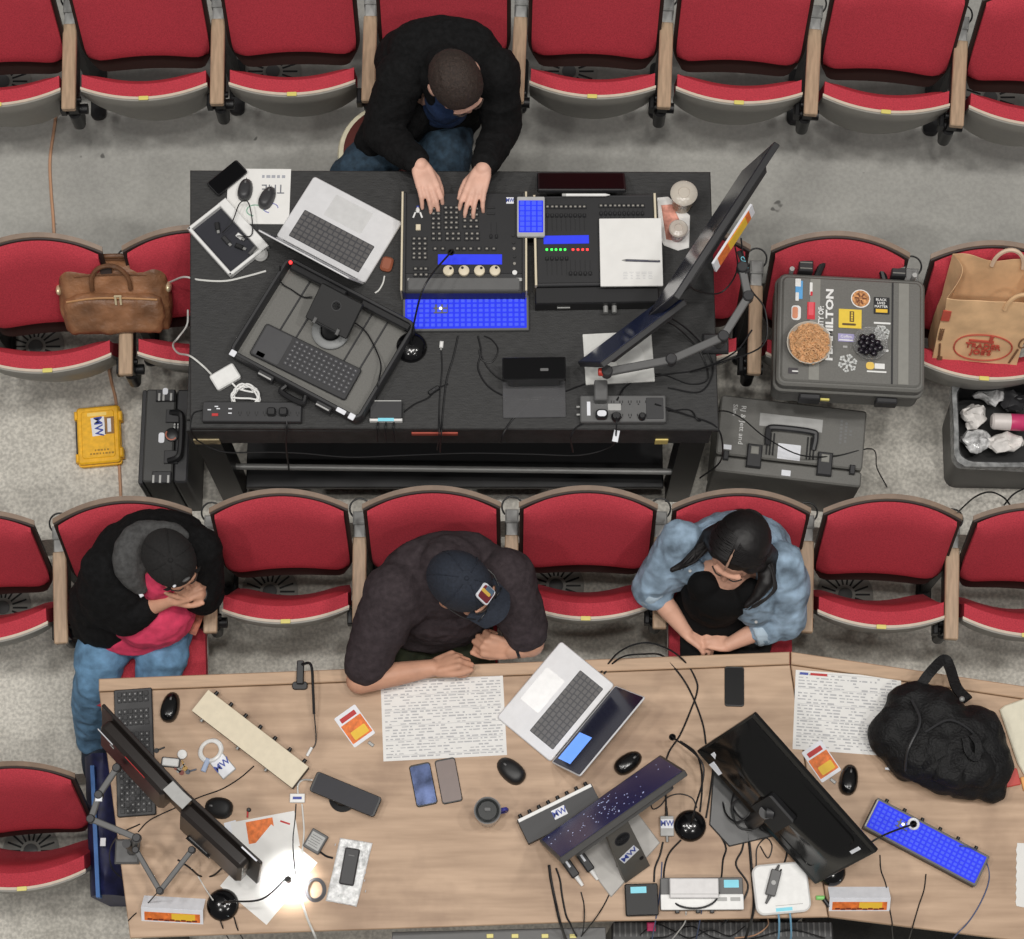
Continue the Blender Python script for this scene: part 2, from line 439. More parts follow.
# ------------------------------------------------------------------ theatre seat
def seat_cushion(t, folded=True):
    HW = .232
    if folded:                       # seat tipped up: s runs from the front edge (top) down to the rear
        def pos(u, s, n):            # n: toward the sitter side
            y = .030 + .048*(abs(u)**2) + .115*s**1.3 - .0
            z = .605 - .40*s + .045*s*u*u
            return Vector((HW*u*(1 - .22*max(0, s-.55)**1.2), y + n*.96, z + n*.10))
    else:
        def pos(u, s, n):
            y = -.235 + .048*abs(u)**2 + .44*s
            return Vector((HW*u*(1 - .15*max(0, s-.6)), y, .395 - .03*s + n))
    def cush(a, b):
        s = (b+1)/2*.94; e = (1-abs(a)**8)*(1-abs(b)**8)
        return pos(a*.985, s, .022 + .075*(.6+.4*e)), pos(a*.985, s, .014)
    def pan(a, b):
        s = (b+1)/2
        return pos(a, s, .013), pos(a, s, -.012*(1-abs(a)**6)*(1-abs(b)**10) - .001)
    def edge(a, b):
        s = (b+1)/2*.035
        return pos(a, s, .021), pos(a, s, .0)
    B().grid(cush, 18, 14).out('seat_cushion', M_red, t)
    B().grid(pan, 18, 14).out('seat_pan', M_pan, t)
    b = B()
    if folded: b.grid(lambda a, q: (pos(a*1.005, 0, .010+.005*q) + Vector((0, 0, .004)), pos(a*1.005, 0, .010+.005*q) - Vector((0, 0, .012))), 18, 2)
    else: b.grid(lambda a, q: (pos(a*1.005, 0, .014+.007*q) + Vector((0, -.004, 0)), pos(a*1.005, 0, .014+.007*q) + Vector((0, .012, 0))), 18, 2)
    b.out('ply_edge', M_ply, t)
    p = pos(0, 0, .008) + (Vector((0, 0, .005)) if folded else Vector((0, -.005, .005)))
    B().slab(.036, .016, 0, .004, .003, .001).out('number_plate', M_plate, t).location = p
def make_seat(label, folded=True):
    t = thing('theatre_seat', label, 'seat', group='red theatre seats bolted in rows')
    seat_cushion(t, folded)
    # backrest : reclined, gently dished panel with an arched top and bottom
    lean = math.radians(20); cl, sl = math.cos(lean), math.sin(lean)
    def bk(u, s, n, hw):             # s 0..1 upward, n toward the sitter
        arch = .040*(1-u*u)
        tz = s*.474 + arch*s + (.012*(1-u*u) + .05*abs(u)**8)*max(0, 1-s*3)
        wid = hw*(1 - .10*max(0, 1-s*3)**2*abs(u)**3)
        y = .275 + sl*tz - cl*n - (.030*s+.012)*u*u; z = .415 + cl*tz - sl*n
        return Vector((wid*u, y, z))
    def cush(a, b):
        s = .155 + (b+1)/2*.83; e = (1-abs(a)**10)*(1-abs(b)**10)
        return bk(a, s, .014 + .045*(.3+.7*e), .232), bk(a, s, .010, .232)
    B().grid(cush, 20, 18).out('backrest_cushion', M_red, t)
    def shell(a, b):
        s = (b+1)/2*1.04-.04
        return bk(a, s, .0125, .247), bk(a, s, -.010, .247)
    B().grid(shell, 20, 14).out('backrest_shell', M_shell, t)
    def rim(a, b):
        s = 1.0 + .008*b
        return bk(a, s, .007, .250), bk(a, s, -.010, .250)
    B().grid(rim, 20, 2).out('backrest_rim', M_rim, t)
    # left arm and stand
    x = -.275
    B().slab(.050, .345, ARM-.028, ARM, .006, .004, c=(x, .175)).out('armrest', M_wood, t)
    b = B(); b.box((x, .37, ARM-.03), (.042, .052, .05), .004); b.box((x, .42, .5), (.05, .05, .25), .006)
    b.out('arm_bracket', M_lgrey, t)
    b = B(); b.box((x, .36, .31), (.03, .10, .56), .006); b.box((x, .19, .53), (.035, .30, .10), .01)
    b.slab(.06, .24, 0, .03, .025, .008, c=(x, .36)); b.cyl((x-.045, .07, .47), (x+.045, .07, .47), .02, n=14); b.slab(.045, .07, .36, .47, .02, .006, c=(x-.005, .07)); b.box((x-.04, .07, .50), (.02, .06, .05), .004)
    b.cyl((x-.03, .08, .53), (x+.03, .08, .53), .012, n=10)
    b.out('stand', M_black, t)
    return t
SEATS = {}
def seat_lbl(where): return 'red tipped-up theatre seat, ' + where
lab1 = ['back row, leftmost, cut by the left photo edge', 'back row, second from the left above the orange cable', 'back row, just left of the man in the black jacket',
        'back row, directly behind the man in the black jacket', 'back row, just right of the man in the black jacket', 'back row, third from the right edge',
        'back row, second from the right edge', 'back row, rightmost, cut by the right photo edge']
lab2 = {0: 'second row, left of the brown leather bag', 1: 'second row, half hidden by the left end of the black table', 4: 'second row, half hidden by the right end of the black table',
        5: 'second row, under the black case with stickers', 6: 'second row, holding the brown paper shopping bag'}
lab3 = ['third row, at the left edge of the photo', 'third row, under the person in the black hoodie', 'third row, between hooded person and navy cap man', 'third row, under the man in the navy cap',
        'third row, between navy cap man and denim jacket woman', 'third row, under the woman in the denim jacket', 'third row, first one right of the woman in denim',
        'third row, rightmost, above the black backpack']
proto = make_seat(seat_lbl(lab1[0])); pdown = make_seat('x', False)
first = True
for R, S, L, row in ((1, S1, dict(enumerate(lab1)), 'r1'), (2, S2, lab2, 'r2'), (3, S3, dict(enumerate(lab3)), 'r3'), (4, S4, {0: 'front row, alone at lower left beside the brown table'}, 'r4')):
    for i, (loc, rz, w) in enumerate(S):
        if i not in L: continue
        if R == 3 and i in (1, 3, 5):
            o = dup(pdown, loc, rz, 'red folded-down theatre seat, ' + L[i])
        elif first:
            o = proto; o.location = loc; o.rotation_euler = (0, 0, rz); first = False
        else: o = dup(proto, loc, rz, seat_lbl(L[i]))
        SEATS[(R, i)] = o
for c in list(pdown.children): bpy.data.objects.remove(c)
bpy.data.objects.remove(pdown)
# wire rings between the seat backs
k = 0
for key, o in list(SEATS.items()):
    x, y, z = -.275, .46, .60
    M = Matrix.Translation(o.location) @ Matrix.Rotation(o.rotation_euler.z, 4, 'Z')
    pts = [(x + .038*math.cos(a), y + .036*math.sin(a), z + .012*math.sin(a)) for a in [2*math.pi*j/16 for j in range(16)]]
    if key in ((2, 0),): continue
    r_ = B().tube(pts, .0035, 6, closed=True, sub=2).out('cable_hoop', M_cable, o)
# ------------------------------------------------------------------ black production table over the second row
def fr(pts, z): return [P(*p, z) for p in pts]
tl, tr, br, bl = fr([(190, 170), (710.5, 171.5), (719, 430), (190, 428)], UT)
tt = thing('production_table', 'black painted plywood table over the second row, carrying the lighting desk', 'table', ((tl+br)/2).xy.to_3d() + Vector((0, 0, F2)))
o_ = tt.location
loc2 = lambda p: (p.x-o_.x, p.y-o_.y)
B().poly([loc2(p) for p in (bl, br, tr, tl)], UT-F2-.025, UT-F2, .004).out('tabletop', M_deck, tt)
w_, d_ = (br-bl).length, (tl-bl).y
b = B()
for y in (-d_/2+.02, d_/2-.02): b.box((0, y, UT-F2-.10), (w_-.004, .038, .15), .003)
for x in (-w_/2+.02, w_/2-.02, 0): b.box((x, 0, UT-F2-.10), (.038, d_-.082, .148), .003)
b.out('table_frame', M_deck, tt)
for sx in (-1, 1):
    B().box((sx*(w_/2-.055), -d_/2+.055, (UT-F2-.03)/2), (.09, .09, UT-F2-.03), .004).out('leg', M_plastic, tt)
    B().box((sx*(w_/2-.055), d_/2-.055, (UT-F2-.03+.25)/2), (.09, .09, UT-F2-.03-.25), .004).out('leg', M_plastic, tt)
B().box((0, 0, .20), (w_-.24, d_-.02, .025), .003).out('dark_infill_panel', M_plastic, tt)  # added black panel, stands in for dark clutter and shadow under the table
B().cyl((-w_/2+.1, -d_/2+.05, .36), (w_/2-.1, -d_/2+.03, .36), .012, n=12).out('cross_rail', M_steel, tt)
B().box((-.05, -d_/2-.0035, UT-F2-.045), (.16, .006, .024), .001).out('tape_strip', mat('red_tape', (170, 76, 60), .6), tt)
B().box((-w_/2+.06, -d_/2-.003, UT-F2-.14), (.09, .006, .05), .001).out('tape_patch', mat('tan_tape', (150, 136, 104), .5, noise=(30, .3)), tt)
B().box((w_/2-.17, -d_/2-.003, UT-F2-.14), (.045, .006, .05), .001).out('tape_patch', mat('yellow_tape', (222, 200, 120), .5), tt)
# ------------------------------------------------------------------ brown tables over the front row
def brown_table(name, label, pts, seam=None, legs=()):
    q = fr(pts, LT); c = sum(q, Vector())/len(q); t = thing(name, label, 'table', (c.x, c.y, F4))
    l = [(p.x-c.x, p.y-c.y) for p in q]
    if sum(l[i][0]*l[(i+1) % len(l)][1]-l[(i+1) % len(l)][0]*l[i][1] for i in range(len(l))) < 0: l = l[::-1]
    B().poly(l, LT-F4-.03, LT-F4, .003).out('tabletop', M_table, t)
    return t, c
lt1, c1 = brown_table('work_table', 'brown laminate table in front of the three seated people', [(99, 692), (790, 665), (828, 917), (606, 921), (130, 938)])
lt2, c2 = brown_table('work_table', 'brown laminate table with the black backpack, angled at the right', [(791, 665), (1075, 707), (1075, 948), (829, 917)])
def trim(t, c, pts):
    q = fr(pts, LT); B().poly([(p.x-c.x, p.y-c.y) for p in q], LT-F4-.034, LT-F4+.006, .003).out('edge_board', M_trim, t)
trim(lt1, c1, [(99, 691.5), (789.5, 664.5), (789.5, 652), (99, 679)]); trim(lt2, c2, [(791, 664.5), (1075, 706.5), (1075, 694), (791, 652)])
for t, c, L in ((lt1, c1, [(112, 705), (770, 680), (140, 925), (800, 905)]), (lt2, c2, [(1055, 720), (1055, 930)])):
    for px, py in L:
        p = P(px, py, LT); low = F3 if py < 800 else F4
        B().box((p.x-c.x, p.y-c.y, (low-F4+LT-F4-.03)/2), (.06, .06, LT-F4-.03-(low-F4)), .004).out('leg', M_black, t)
# ------------------------------------------------------------------ builders for the equipment
M_lap = mat('laptop_silver', (222, 222, 224), .5, .08, noise=(30, .02))
def dashes(t, rows, z, m, x0, y0, dx, dy, rot=0.0, seed=1, name='print'):
    o = random.Random(seed); b = B(); R = Matrix.Rotation(rot, 3, 'Z')
    for r, n in enumerate(rows):
        for k in range(n): b.box(Vector((x0, y0, z)) + R @ Vector((dx*(k-n/2+.5), -dy*r, 0)), (dx*o.uniform(.45, .85), dy*.5, .0006), R=R)
    return b.out(name, m, t)
def laptop(label, hinge_a, hinge_b, front_c, z, open_deg, lid_h, scr=None, keyb=True, win=None):
    """hinge a->b pixel edge (local +x); user sits toward local +y or -y given by front_c"""
    A, Bq, C = P(*hinge_a, z), P(*hinge_b, z), P(*front_c, z)
    x = (Bq-A); w = x.length; x /= w; y = Vector((-x.y, x.x, 0)); dd = (C-Bq).dot(y)
    if dd > 0: x, y, A, Bq = -x, -y, Bq, A
    d = abs(dd)                                      # user side is local -y, hinge at y=0
    t = thing('laptop', label, 'laptop', (A+Bq)/2, math.atan2(x.y, x.x))
    B().slab(w, d, 0, .016, .011, .003, c=(0, -d/2)).out('base', M_lap, t)
    kw, kd = w*.79, d*.43
    B().slab(kw, kd, .0155, .0166, .004, .0003, c=(0, -d*.30)).out('key_bed', M_gkey, t)
    for r in range(6):
        b = B(); n = 14 if r < 4 else 13
        for k in range(n):
            b.slab(kw/n*.80, kd/6*.74, .0166, .0178, .002, .0004, c=(-kw/2 + kw*(k+.5)/n, -d*.30 + kd/2 - kd*(r+.5)/6), n=1)
        b.out('key_row', mat('laptop_key', (94, 92, 92), .5), t)
    B().slab(w*.42, d*.34, .0155, .0164, .006, .0003, c=(0, -d*.745)).out('trackpad', mat('trackpad', (222, 222, 222), .35, .2), t)
    a = math.radians(180-open_deg); M = Matrix.Translation((0, .004, .012)) @ Matrix.Rotation(a, 4, 'X')
    # lid: local y of its own plane runs from hinge outward
    R = Matrix.Translation((0, .004, .014)) @ Matrix.Rotation(math.radians(180-open_deg), 4, 'X')
    lid = B().slab(w, lid_h, -.004, .002, .010, .002, c=(0, lid_h/2), M=R).out('lid', M_lap, t)
    B().slab(w*.975, lid_h*.94, .0018, .0030, .006, .0004, c=(0, lid_h*.51), M=R).out('screen', mat('laptop_screen', (18, 22, 44), .18, emit=.25), lid)
    if win:
        cx, cy, ww, wh = win
        B().slab(ww, wh, .0030, .0034, .001, .0001, c=(cx, cy), M=R).out('lit_window', mat('lit_window', (104, 154, 242), .3, emit=.8), lid)
    B().cyl((-w*.42, .004, .012), (w*.42, .004, .012), .006, n=10).out('hinge', M_mgrey, t)
    return t
def mouse(label, px, py, z, deg, L=.108, W=.060, m=None, wheel=True):
    t = thing('computer_mouse', label, 'mouse', P(px, py, z), math.radians(deg), None)
    b = B(); n = 20; loops = []
    for j in range(9):
        f = j/8; k = math.cos(f*math.pi/2)**.55 if f < 1 else .02; h = .034*math.sin(f*math.pi/2)
        loops.append([Vector((W/2*k*math.copysign(abs(math.cos(a))**.85, math.cos(a))*(1 - .10*math.sin(a)), L/2*k*math.copysign(abs(math.sin(a))**.9, math.sin(a)) - .006*f, .002 + h*(1 - .18*math.sin(a)*(k)))) for a in [2*math.pi*q/n for q in range(n)]])
    b.loft(loops).out('shell', m or M_plastic, t, 60)
    B().box((0, L*.28, .0275), (.0012, L*.34, .004), R=Matrix.Rotation(-.22, 3, 'X')).out('button_seam', M_black, t)
    B().cyl((-.003, L*.24, .026), (.003, L*.24, .026), .008, n=12).out('scroll_wheel', M_mgrey, t)
    return t
def phone(label, a, b_, c, z, scr=None, th=.008, name='smartphone', case=None, tilt=0.0, lift=0.0, cat='phone'):
    t, w, d = Q(name, label, cat, a, b_, c, z)
    R = Matrix.Translation((0, 0, lift)) @ Matrix.Rotation(tilt, 4, 'Y')
    r = min(w, d)*.14
    B().slab(w, d, 0, th, r, .002, M=R).out('body', case or M_plastic, t)
    B().slab(w*.93, d*.93, th-.0004, th+.0005, r*.8, .0003, M=R).out('screen', scr or M_glass, t)
    return t
def keyboard_keys(t, w, d, z, rows, mk, gaps=(), x0=0.0, kw=None, pitch=None, h=.003):
    kw = kw or w
    for r in range(rows):
        n = pitch or 15; b = B()
        for k in range(n):
            if k in gaps: continue
            b.slab(kw/n*.80, d/rows*.78, z, z+h, .0015, .0007, c=(x0 - kw/2 + kw*(k+.5)/n, d/2 - d*(r+.5)/rows), n=1)
        b.out('key_row', mk, t)
def paper_sheet(label, a, b_, c, z, rows=0, cols=1, name='paper_sheet', cat='paper', th=.0012, m=None, ink=None, seed=1, margin=.06, rowh=.4):
    t, w, d = Q(name, label, cat, a, b_, c, z)
    b = B().slab(w, d, 0, th, .001, 0)
    b.out('sheet', m or M_paper, t)
    if rows:
        rnd = random.Random(seed); b = B()
        for r in range(rows):
            y = d/2*(1-margin) - d*(1-margin)*(r+.5)/rows
            x = -w/2*(1-margin)
            while x < w/2*(1-margin):
                L = rnd.uniform(.006, .028); g = rnd.uniform(.003, .012)
                if rnd.random() < .82:
                    e = min(x+L, w/2*(1-margin)); b.box(((x+e)/2, y, th+.0002), (e-x, d/rows*rowh*rnd.uniform(.5, 1), .0004))
                x += L+g
            if r % 5 == 0: b.box((0, y + d/rows*.5, th+.0002), (w*(1-margin), .0012, .0004))
        b.out('print', ink or M_ink, t)
    return t, w, d
def littlite(label, px, py, z, head, arch=.22, mid=None, base_r=.056, lit=0, cols=None, light_dir=(0, 0, -1)):
    """weighted round base with gooseneck; head = (px,py,z)"""
    t = thing('gooseneck_lamp', label, 'lamp', P(px, py, z))
    B().lathe([(base_r*.98, 0), (base_r, .006), (base_r*.96, .016), (base_r*.8, .026), (base_r*.5, .033), (.012, .036), (.001, .036)], n=32).out('base', mat('gloss_black', (12, 12, 14), .16), t)
    rnd = random.Random(int(px)); b = B()
    for k in range(9):
        a = rnd.uniform(-2.6, -.4) if k else -1.2; r = base_r*rnd.uniform(.35, .78)
        R = Matrix.Rotation(rnd.uniform(0, 3), 3, 'Z')
        b.box((r*math.cos(a), r*math.sin(a), .0285 + (.56*base_r-r)*.35), (.010, .0028, .0012), R=R)
    b.out('base_lettering', mat('pale_print', (206, 222, 226), .5), t)
    H = P(*head) - t.location; S = Vector((0, 0, .034)); M_ = (S+H)/2; M_.z = max(H.z, .034) + arch
    if mid: M_ = P(*mid) - t.location
    pts = [S, S + Vector((0, 0, .05)) + (M_-S)*.25, M_, H + Vector((0, 0, .035))*(0 if lit == 0 else 1), H]
    B().tube(pts, .0034, 8, sub=8).out('gooseneck', M_plastic, t)
    dr = (pts[-1]-pts[-2]).normalized() if not lit else Vector((0, 0, -1))
    B().cyl(H - dr*.012, H + dr*.028, .0095, .0125, n=16, bev=.002).out('lamp_head', M_plastic, t)
    if lit:
        B().cyl(H + dr*.0272, H + dr*.029, .009, n=14).out('bulb', mat('lamp_bulb', (255, 250, 240), .4, emit=30), t)
        l = bpy.data.lights.new('lamp_glow', 'SPOT'); l.energy = lit; l.spot_size = math.radians(104); l.spot_blend = .9; l.shadow_soft_size = .012; l.color = (1, .98, .95)
        lo = bpy.data.objects.new('lamp_glow', l); COL.objects.link(lo); lo.parent = t; lo.location = H + dr*.034
        lo.rotation_euler = Vector(dr).to_track_quat('-Z', 'Y').to_euler()
    return t
def label_mw(parent, w, h, loc, rz=0.0, txt='MW', name='label', R=None):
    b = B().slab(w, h, 0, .0008, .001, .0002).out(name, M_label, parent)
    b.location = loc; b.rotation_euler = R or (0, 0, rz); b['label'] = 'white label with blue letters'
    text(txt, h*.86, M_lblue, b, (0, 0, .0010), name='lettering', sx=min(1.0, w/(h*1.45*len(txt)/2*1.0)), bold=.02)
    return b
def hard_case(t, w, d, h, r=.03, m=None, lid_z=None):
    m = m or M_case
    lz = lid_z or h*.62
    B().slab(w, d, 0, lz-.004, r, .012).out('body', m, t)
    lid = B(); lid.slab(w, d, lz, h-.014, r, .006); lid.slab(w-.03, d-.03, h-.016, h, r*.8, .006)
    return lid.out('lid', m, t)
def latch(parent, c, w=.045, h=.05, rz=0.0):
    b = B(); b.box((0, 0, 0), (w, .014, h), .003); b.box((0, -.009, h*.22), (w*.7, .008, h*.4), .002); b.box((0, -.009, -h*.25), (w*.9, .01, h*.16), .002)
    o = b.out('latch', M_dplastic, parent); o.location = c; o.rotation_euler = (0, 0, rz); return o
def monitor(name, label, top_a, top_b, ztop, h, tilt, th=.018, face=-1, bulge=.03, mback=None, screen=None, top_light=None, keystone=0):
    """panel whose top edge runs a->b in the photo at ztop; screen faces local -y when face=-1; tilt>0 leans the screen up"""
    za, zb = ztop if hasattr(ztop, '__len__') else (ztop, ztop)
    A, Bq = P(*top_a, za), P(*top_b, zb); x = Bq-A; w = x.length
    t = thing(name, label, 'monitor', (A+Bq)/2, math.atan2(x.y, x.x))
    R = Matrix.Rotation(-math.asin(x.z/w), 4, 'Y') @ Matrix.Rotation(-tilt if face < 0 else tilt, 4, 'X')
    # panel plane: x width, z height (0 top .. -h), y thickness
    def sl(w_, z0, z1, y0, y1, r, bev):
        M = R @ Matrix.Translation((0, 0, (z0+z1)/2)) @ Matrix.Rotation(math.pi/2, 4, 'X')
        return w_, abs(z1-z0), y0, y1, r, bev, M
    def put(b, w_, z0, z1, y0, y1, r, bev):
        M = R @ Matrix.Translation((0, 0, (z0+z1)/2)) @ Matrix.Rotation(math.pi/2, 4, 'X')
        b.slab(w_, abs(z1-z0), -y1, -y0, r, bev, M=M)          # slab z -> -y
        return b
    s = -face                                                  # back side sign along y
    lo, hi = sorted((0, s*th))
    put(B(), w, -h, 0, lo, hi, .006, .002).out('panel', mback or M_dplastic, t)
    lo, hi = sorted((-s*.0012, s*.0012))
    put(B(), w*.965, -h*.955, -h*.03, lo, hi, .003, .0003).out('screen', screen or mat('screen_glass', (26, 28, 44), .15, emit=.12), t)
    lo, hi = sorted((s*th*.9, s*(th+bulge)))
    put(B(), w*.78, -h*.86, -h*.10, lo, hi, .02, .012).out('back_housing', mback or M_dplastic, t)
    return t, R, w
def strip_outlets(t, pts, z, m=None):
    b = B()
    for x, y in pts:
        b.box((x-.0045, y, z), (.003, .009, .001)); b.box((x+.0045, y, z), (.003, .009, .001)); b.cyl((x, y-.009, z-.0004), (x, y-.009, z+.0006), .003, n=8)
    return b.out('outlets', m or M_black, t)
Z = UT
# ---- lighting console, main unit
t, w, d = Q('lighting_console', 'black lighting desk with keypads, blue display and four cream knobs', 'console', (400, 293), (527.5, 293), (524, 193), Z+.085)
hc = .085; t.location.z = Z
B().slab(w-.03, d-.002, 0, hc-.004, .006, .003).out('body', M_dplastic, t)
B().slab(w-.034, d*.80, hc-.005, hc, .004, .001, c=(0, d*.095)).out('control_panel', mat('panel_black', (33, 33, 35), .55), t)
for s in (-1, 1):
    e = B(); e.box((s*(w/2-.013), 0, hc/2+.004), (.012, d, hc+.008), .003); e.out('side_rail', M_dplastic, t)
    B().box((s*(w/2-.0045), .004, hc/2+.006), (.007, d-.004, hc+.010), .002).out('rail_strip', M_cream, t)
B().slab(w-.05, d*.13, hc-.006, hc+.002, .01, .004, c=(0, -d*.41)).out('wrist_rest', M_mgrey, t)
def lc(px, py, zz=None): return LP(t, px, py, Z + hc if zz is None else zz)
def block(xs, ys, sz=(.0105, .0105), m=None):
    for y in ys:
        for x in xs:
            q = lc(x, y); B().slab(sz[0], sz[1], hc, hc+.005, .0015, .001, c=(q.x, q.y), n=2).out('key', m or M_key, t)
M_kc = mat('key_cap_legend', (150, 146, 138), .5)
def keypad(xs, ys):
    b = B(); c = B()
    for y in ys:
        for x in xs:
            q = lc(x, y); b.slab(.0155, .0150, hc, hc+.0045, .0015, .001, c=(q.x, q.y), n=2)
            c.slab(.0075, .006, hc+.0045, hc+.005, .001, .0001, c=(q.x + random.uniform(-.001, .001), q.y), n=1)
    k = b.out('keypad', M_key, t); c.out('key_legends', M_kc, k)
keypad([433.5, 438.8], [209, 214, 219, 224, 228]); keypad([446, 451.3, 456.6], [208, 213, 218, 223, 228]); keypad([465, 471, 476.6], [209, 215, 221, 227])
keypad([433.5, 439.5], [234, 239]); keypad([447.5, 453, 458.5], [234, 239]); keypad([466.5, 472, 477.5], [234, 239])
keypad([414, 419.5, 425], [239, 244, 249, 254, 258]); keypad([415.5, 421, 426], [269, 275])
keypad([435, 443, 457.5, 464, 471, 479, 487, 494], [249])
a, b_ = lc(438, 254.5), lc(502, 264.5)
B().box(((a.x+b_.x)/2, (a.y+b_.y)/2, hc+.001), (b_.x-a.x, a.y-b_.y, .003), .0005).out('display', M_lcd, t)
for x in (448.5, 464, 479.5, 495):
    q = lc(x, 271.5)
    o = B().lathe([(.019, 0), (.0195, .004), (.0185, .012), (.016, .014), (.001, .0145)], n=24).out('encoder_knob', M_cream, t); o.location = (q.x, q.y, hc)
    a_ = random.uniform(.6, 2.6)
    p = B(); p.cyl((.010*math.cos(a_), .010*math.sin(a_), .0135), (.010*math.cos(a_), .010*math.sin(a_), .0155), .005, n=12); p.out('finger_dimple', M_black, o)
for x in (491, 496.5):
    q = lc(x, 229); q2 = lc(x, 237)
    f = B(); f.box((q.x, q.y, hc+.0004), (.002, .05, .001)); f.out('fader_slot', M_black, t)
    B().box((q2.x, q2.y, hc+.005), (.008, .013, .010), .002).out('fader', M_key, t)
for x, y in ((491, 208), (491, 214)):
    q = lc(x, y); B().box((q.x, q.y, hc+.002), (.028, .007, .004), .001).out('key', M_key, t)
for x, y in ((513, 236), (513.5, 243), (514, 249), (514.5, 257), (514.5, 264)):
    q = lc(x, y); B().cyl((q.x, q.y, hc), (q.x, q.y, hc+.006), .005, n=12).out('round_button', M_kc if y in (249, 264) else M_key, t)
q = lc(514.7, 273); B().cyl((q.x, q.y, hc), (q.x, q.y, hc+.006), .0085, n=16).out('round_button', M_white, t)
q = lc(519, 279.5); B().slab(.026, .012, hc, hc+.001, .006, .0002, c=(q.x, q.y)).out('badge_plate', M_lgrey, t)
q = lc(409.5, 279.5); B().slab(.014, .010, hc, hc+.001, .004, .0002, c=(q.x, q.y)).out('badge_plate', M_lgrey, t)
q = lc(418.3, 228); B().slab(.017, .022, hc, hc+.010, .002, .002, c=(q.x, q.y)).out('lit_button', M_cream, t)
q = lc(510, 200.5); label_mw(t, .026, .024, (q.x, q.y, hc))
# little white rocket-shaped trinket lying on the desk
g = thing('rocket_trinket', 'tiny white rocket-shaped trinket with blue tip on the black lighting desk', 'trinket', P(417.8, 214, Z+hc))
b = B(); b.lathe([(.004, .002), (.008, .008), (.007, .016), (.002, .024), (.001, .025)], n=12, M=Matrix.Translation((0, 0, .006)) @ Matrix.Rotation(-math.pi/2, 4, 'X'))
for s in (-1, 1): b.box((s*.012, -.006, .005), (.006, .022, .005), .001, R=Matrix.Rotation(s*.35, 3, 'Z'))
b.out('rocket_body', M_white, g); B().box((0, .024, .005), (.009, .010, .007), .002).out('blue_tip', M_lblue, g)
# ---- fader wing
t, w, d = Q('fader_wing', 'black fader wing with blue strip display beside the lighting desk', 'console', (535, 286), (659, 284), (651, 194), Z+hc); t.location.z = Z
B().slab(w, d, 0, hc-.003, .006, .003).out('body', M_dplastic, t)
B().slab(w-.02, d-.02, hc-.004, hc, .004, .001).out('control_panel', mat('panel_black', (33, 33, 35), .55), t)
q = LP(t, 597, 298, Z+.05)
B().box((0, -d/2-.030, .035), (w, .062, .07), .004).out('rear_housing', M_plastic, t)
B().box((-w*.27, -d/2-.0625, .030), (.045, .003, .012), .001).out('maker_plate', M_lgrey, t)
for x in (.03, .06): B().cyl((x, -d/2-.06, .035), (x, -d/2-.085, .035), .009, n=12).out('connector', M_steel, t)
for s in (-1, 1): B().box((s*(w/2-.004), 0, hc/2+.005), (.008, d, hc+.01), .002).out('side_rail', M_cream, t)
a, b_ = lc(543.5, 236), lc(589, 243.5)
B().box(((a.x+b_.x)/2, (a.y+b_.y)/2, hc+.001), (b_.x-a.x, a.y-b_.y, .003), .0005).out('strip_display', M_lcd, t)
for i, x in enumerate((546.8, 551.7, 556, 560.5, 565, 573, 578, 582.7, 587.3)):
    q = lc(x, 249.7); B().slab(.008, .008, hc, hc+.003, .002, .001, c=(q.x, q.y), n=2).out('lit_key', M_ledg if i < 5 else M_ledr, t)
def faders(xs, y0, y1, at, cap=True):
    for x in xs:
        a, b_ = lc(x, y0), lc(x, y1); q = lc(x, at)
        f = B().box(((a.x+b_.x)/2, (a.y+b_.y)/2, hc+.0004), (.0022, a.y-b_.y, .001)).out('fader_slot', M_black, t)
        B().box((q.x, q.y, hc+.005), (.010, .012, .010), .002).out('fader', M_key, f)
faders([547.5+4.6*i for i in range(9)], 214, 231, 216); faders([601+4.6*i for i in range(10)], 208, 218, 214)
faders([547+4.9*i for i in range(5)], 257, 275, 259); faders([570.5+4.9*i for i in range(5)], 260, 276, 274)
keypad([547.5+4.6*i for i in range(9)], [207]); keypad([601+4.6*i for i in range(10)], [206])
# ---- blue lit number pad bridging both consoles
t, w, d = Q('lit_keypad', 'small square keypad with blue lit keys on the black console', 'keypad', (517, 236), (545, 236), (543.5, 196), Z+hc+.03)
t.location.z = Z+hc+.010
B().slab(w, d, 0, .016, .005, .002).out('case', M_lgrey, t)
B().slab(w*.88, d*.80, .0155, .0165, .003, .0003).out('lit_panel', M_blue, t)
for r in range(6):
    for c in range(4): B().slab(w*.17, d*.11, .0162, .022, .002, .0015, c=(-w*.42 + w*.84*(c+.5)/4, d*.39 - d*.78*(r+.5)/6), n=2).out('lit_key', M_bkey, t)
# ---- blue lit desk keyboard (lies in front of the desk)
def lit_board(label, a, b_, c, z, rows=6, n=20, knobs=False):
    t, w, d = Q('backlit_keyboard', label, 'keyboard', a, b_, c, z)
    B().slab(w, d, 0, .020, .004, .002).out('case', M_mgrey, t)
    B().slab(w-.016, d-.016, .0195, .0206, .003, .0003).out('lit_panel', M_blue, t)
    for r in range(rows):
        b = B()
        for k in range(n):
            cx, cy = -w/2+.012 + (w-.024)*(k+.5)/n, d/2-.012 - (d-.024)*(r+.5)/rows
            b.slab((w-.024)/n*.68, (d-.024)/rows*.66, .0204, .0236, .0015, .001, c=(cx, cy), n=1)
        b.out('key_row', M_bkey, t)
    B().slab((w-.024)/n*2.4, d*.26, .0202, .0226, .002, .001, c=(-w/2 + w*6/n, d*.12)).out('blank_plate', M_mgrey, t)
    b = B(); b.cyl((-w/2 + w*6/n, d*.13, .0225), (-w/2 + w*6/n, d*.13, .0245), .005, n=12); b.out('round_button', M_lednone, t)
    return t, w, d
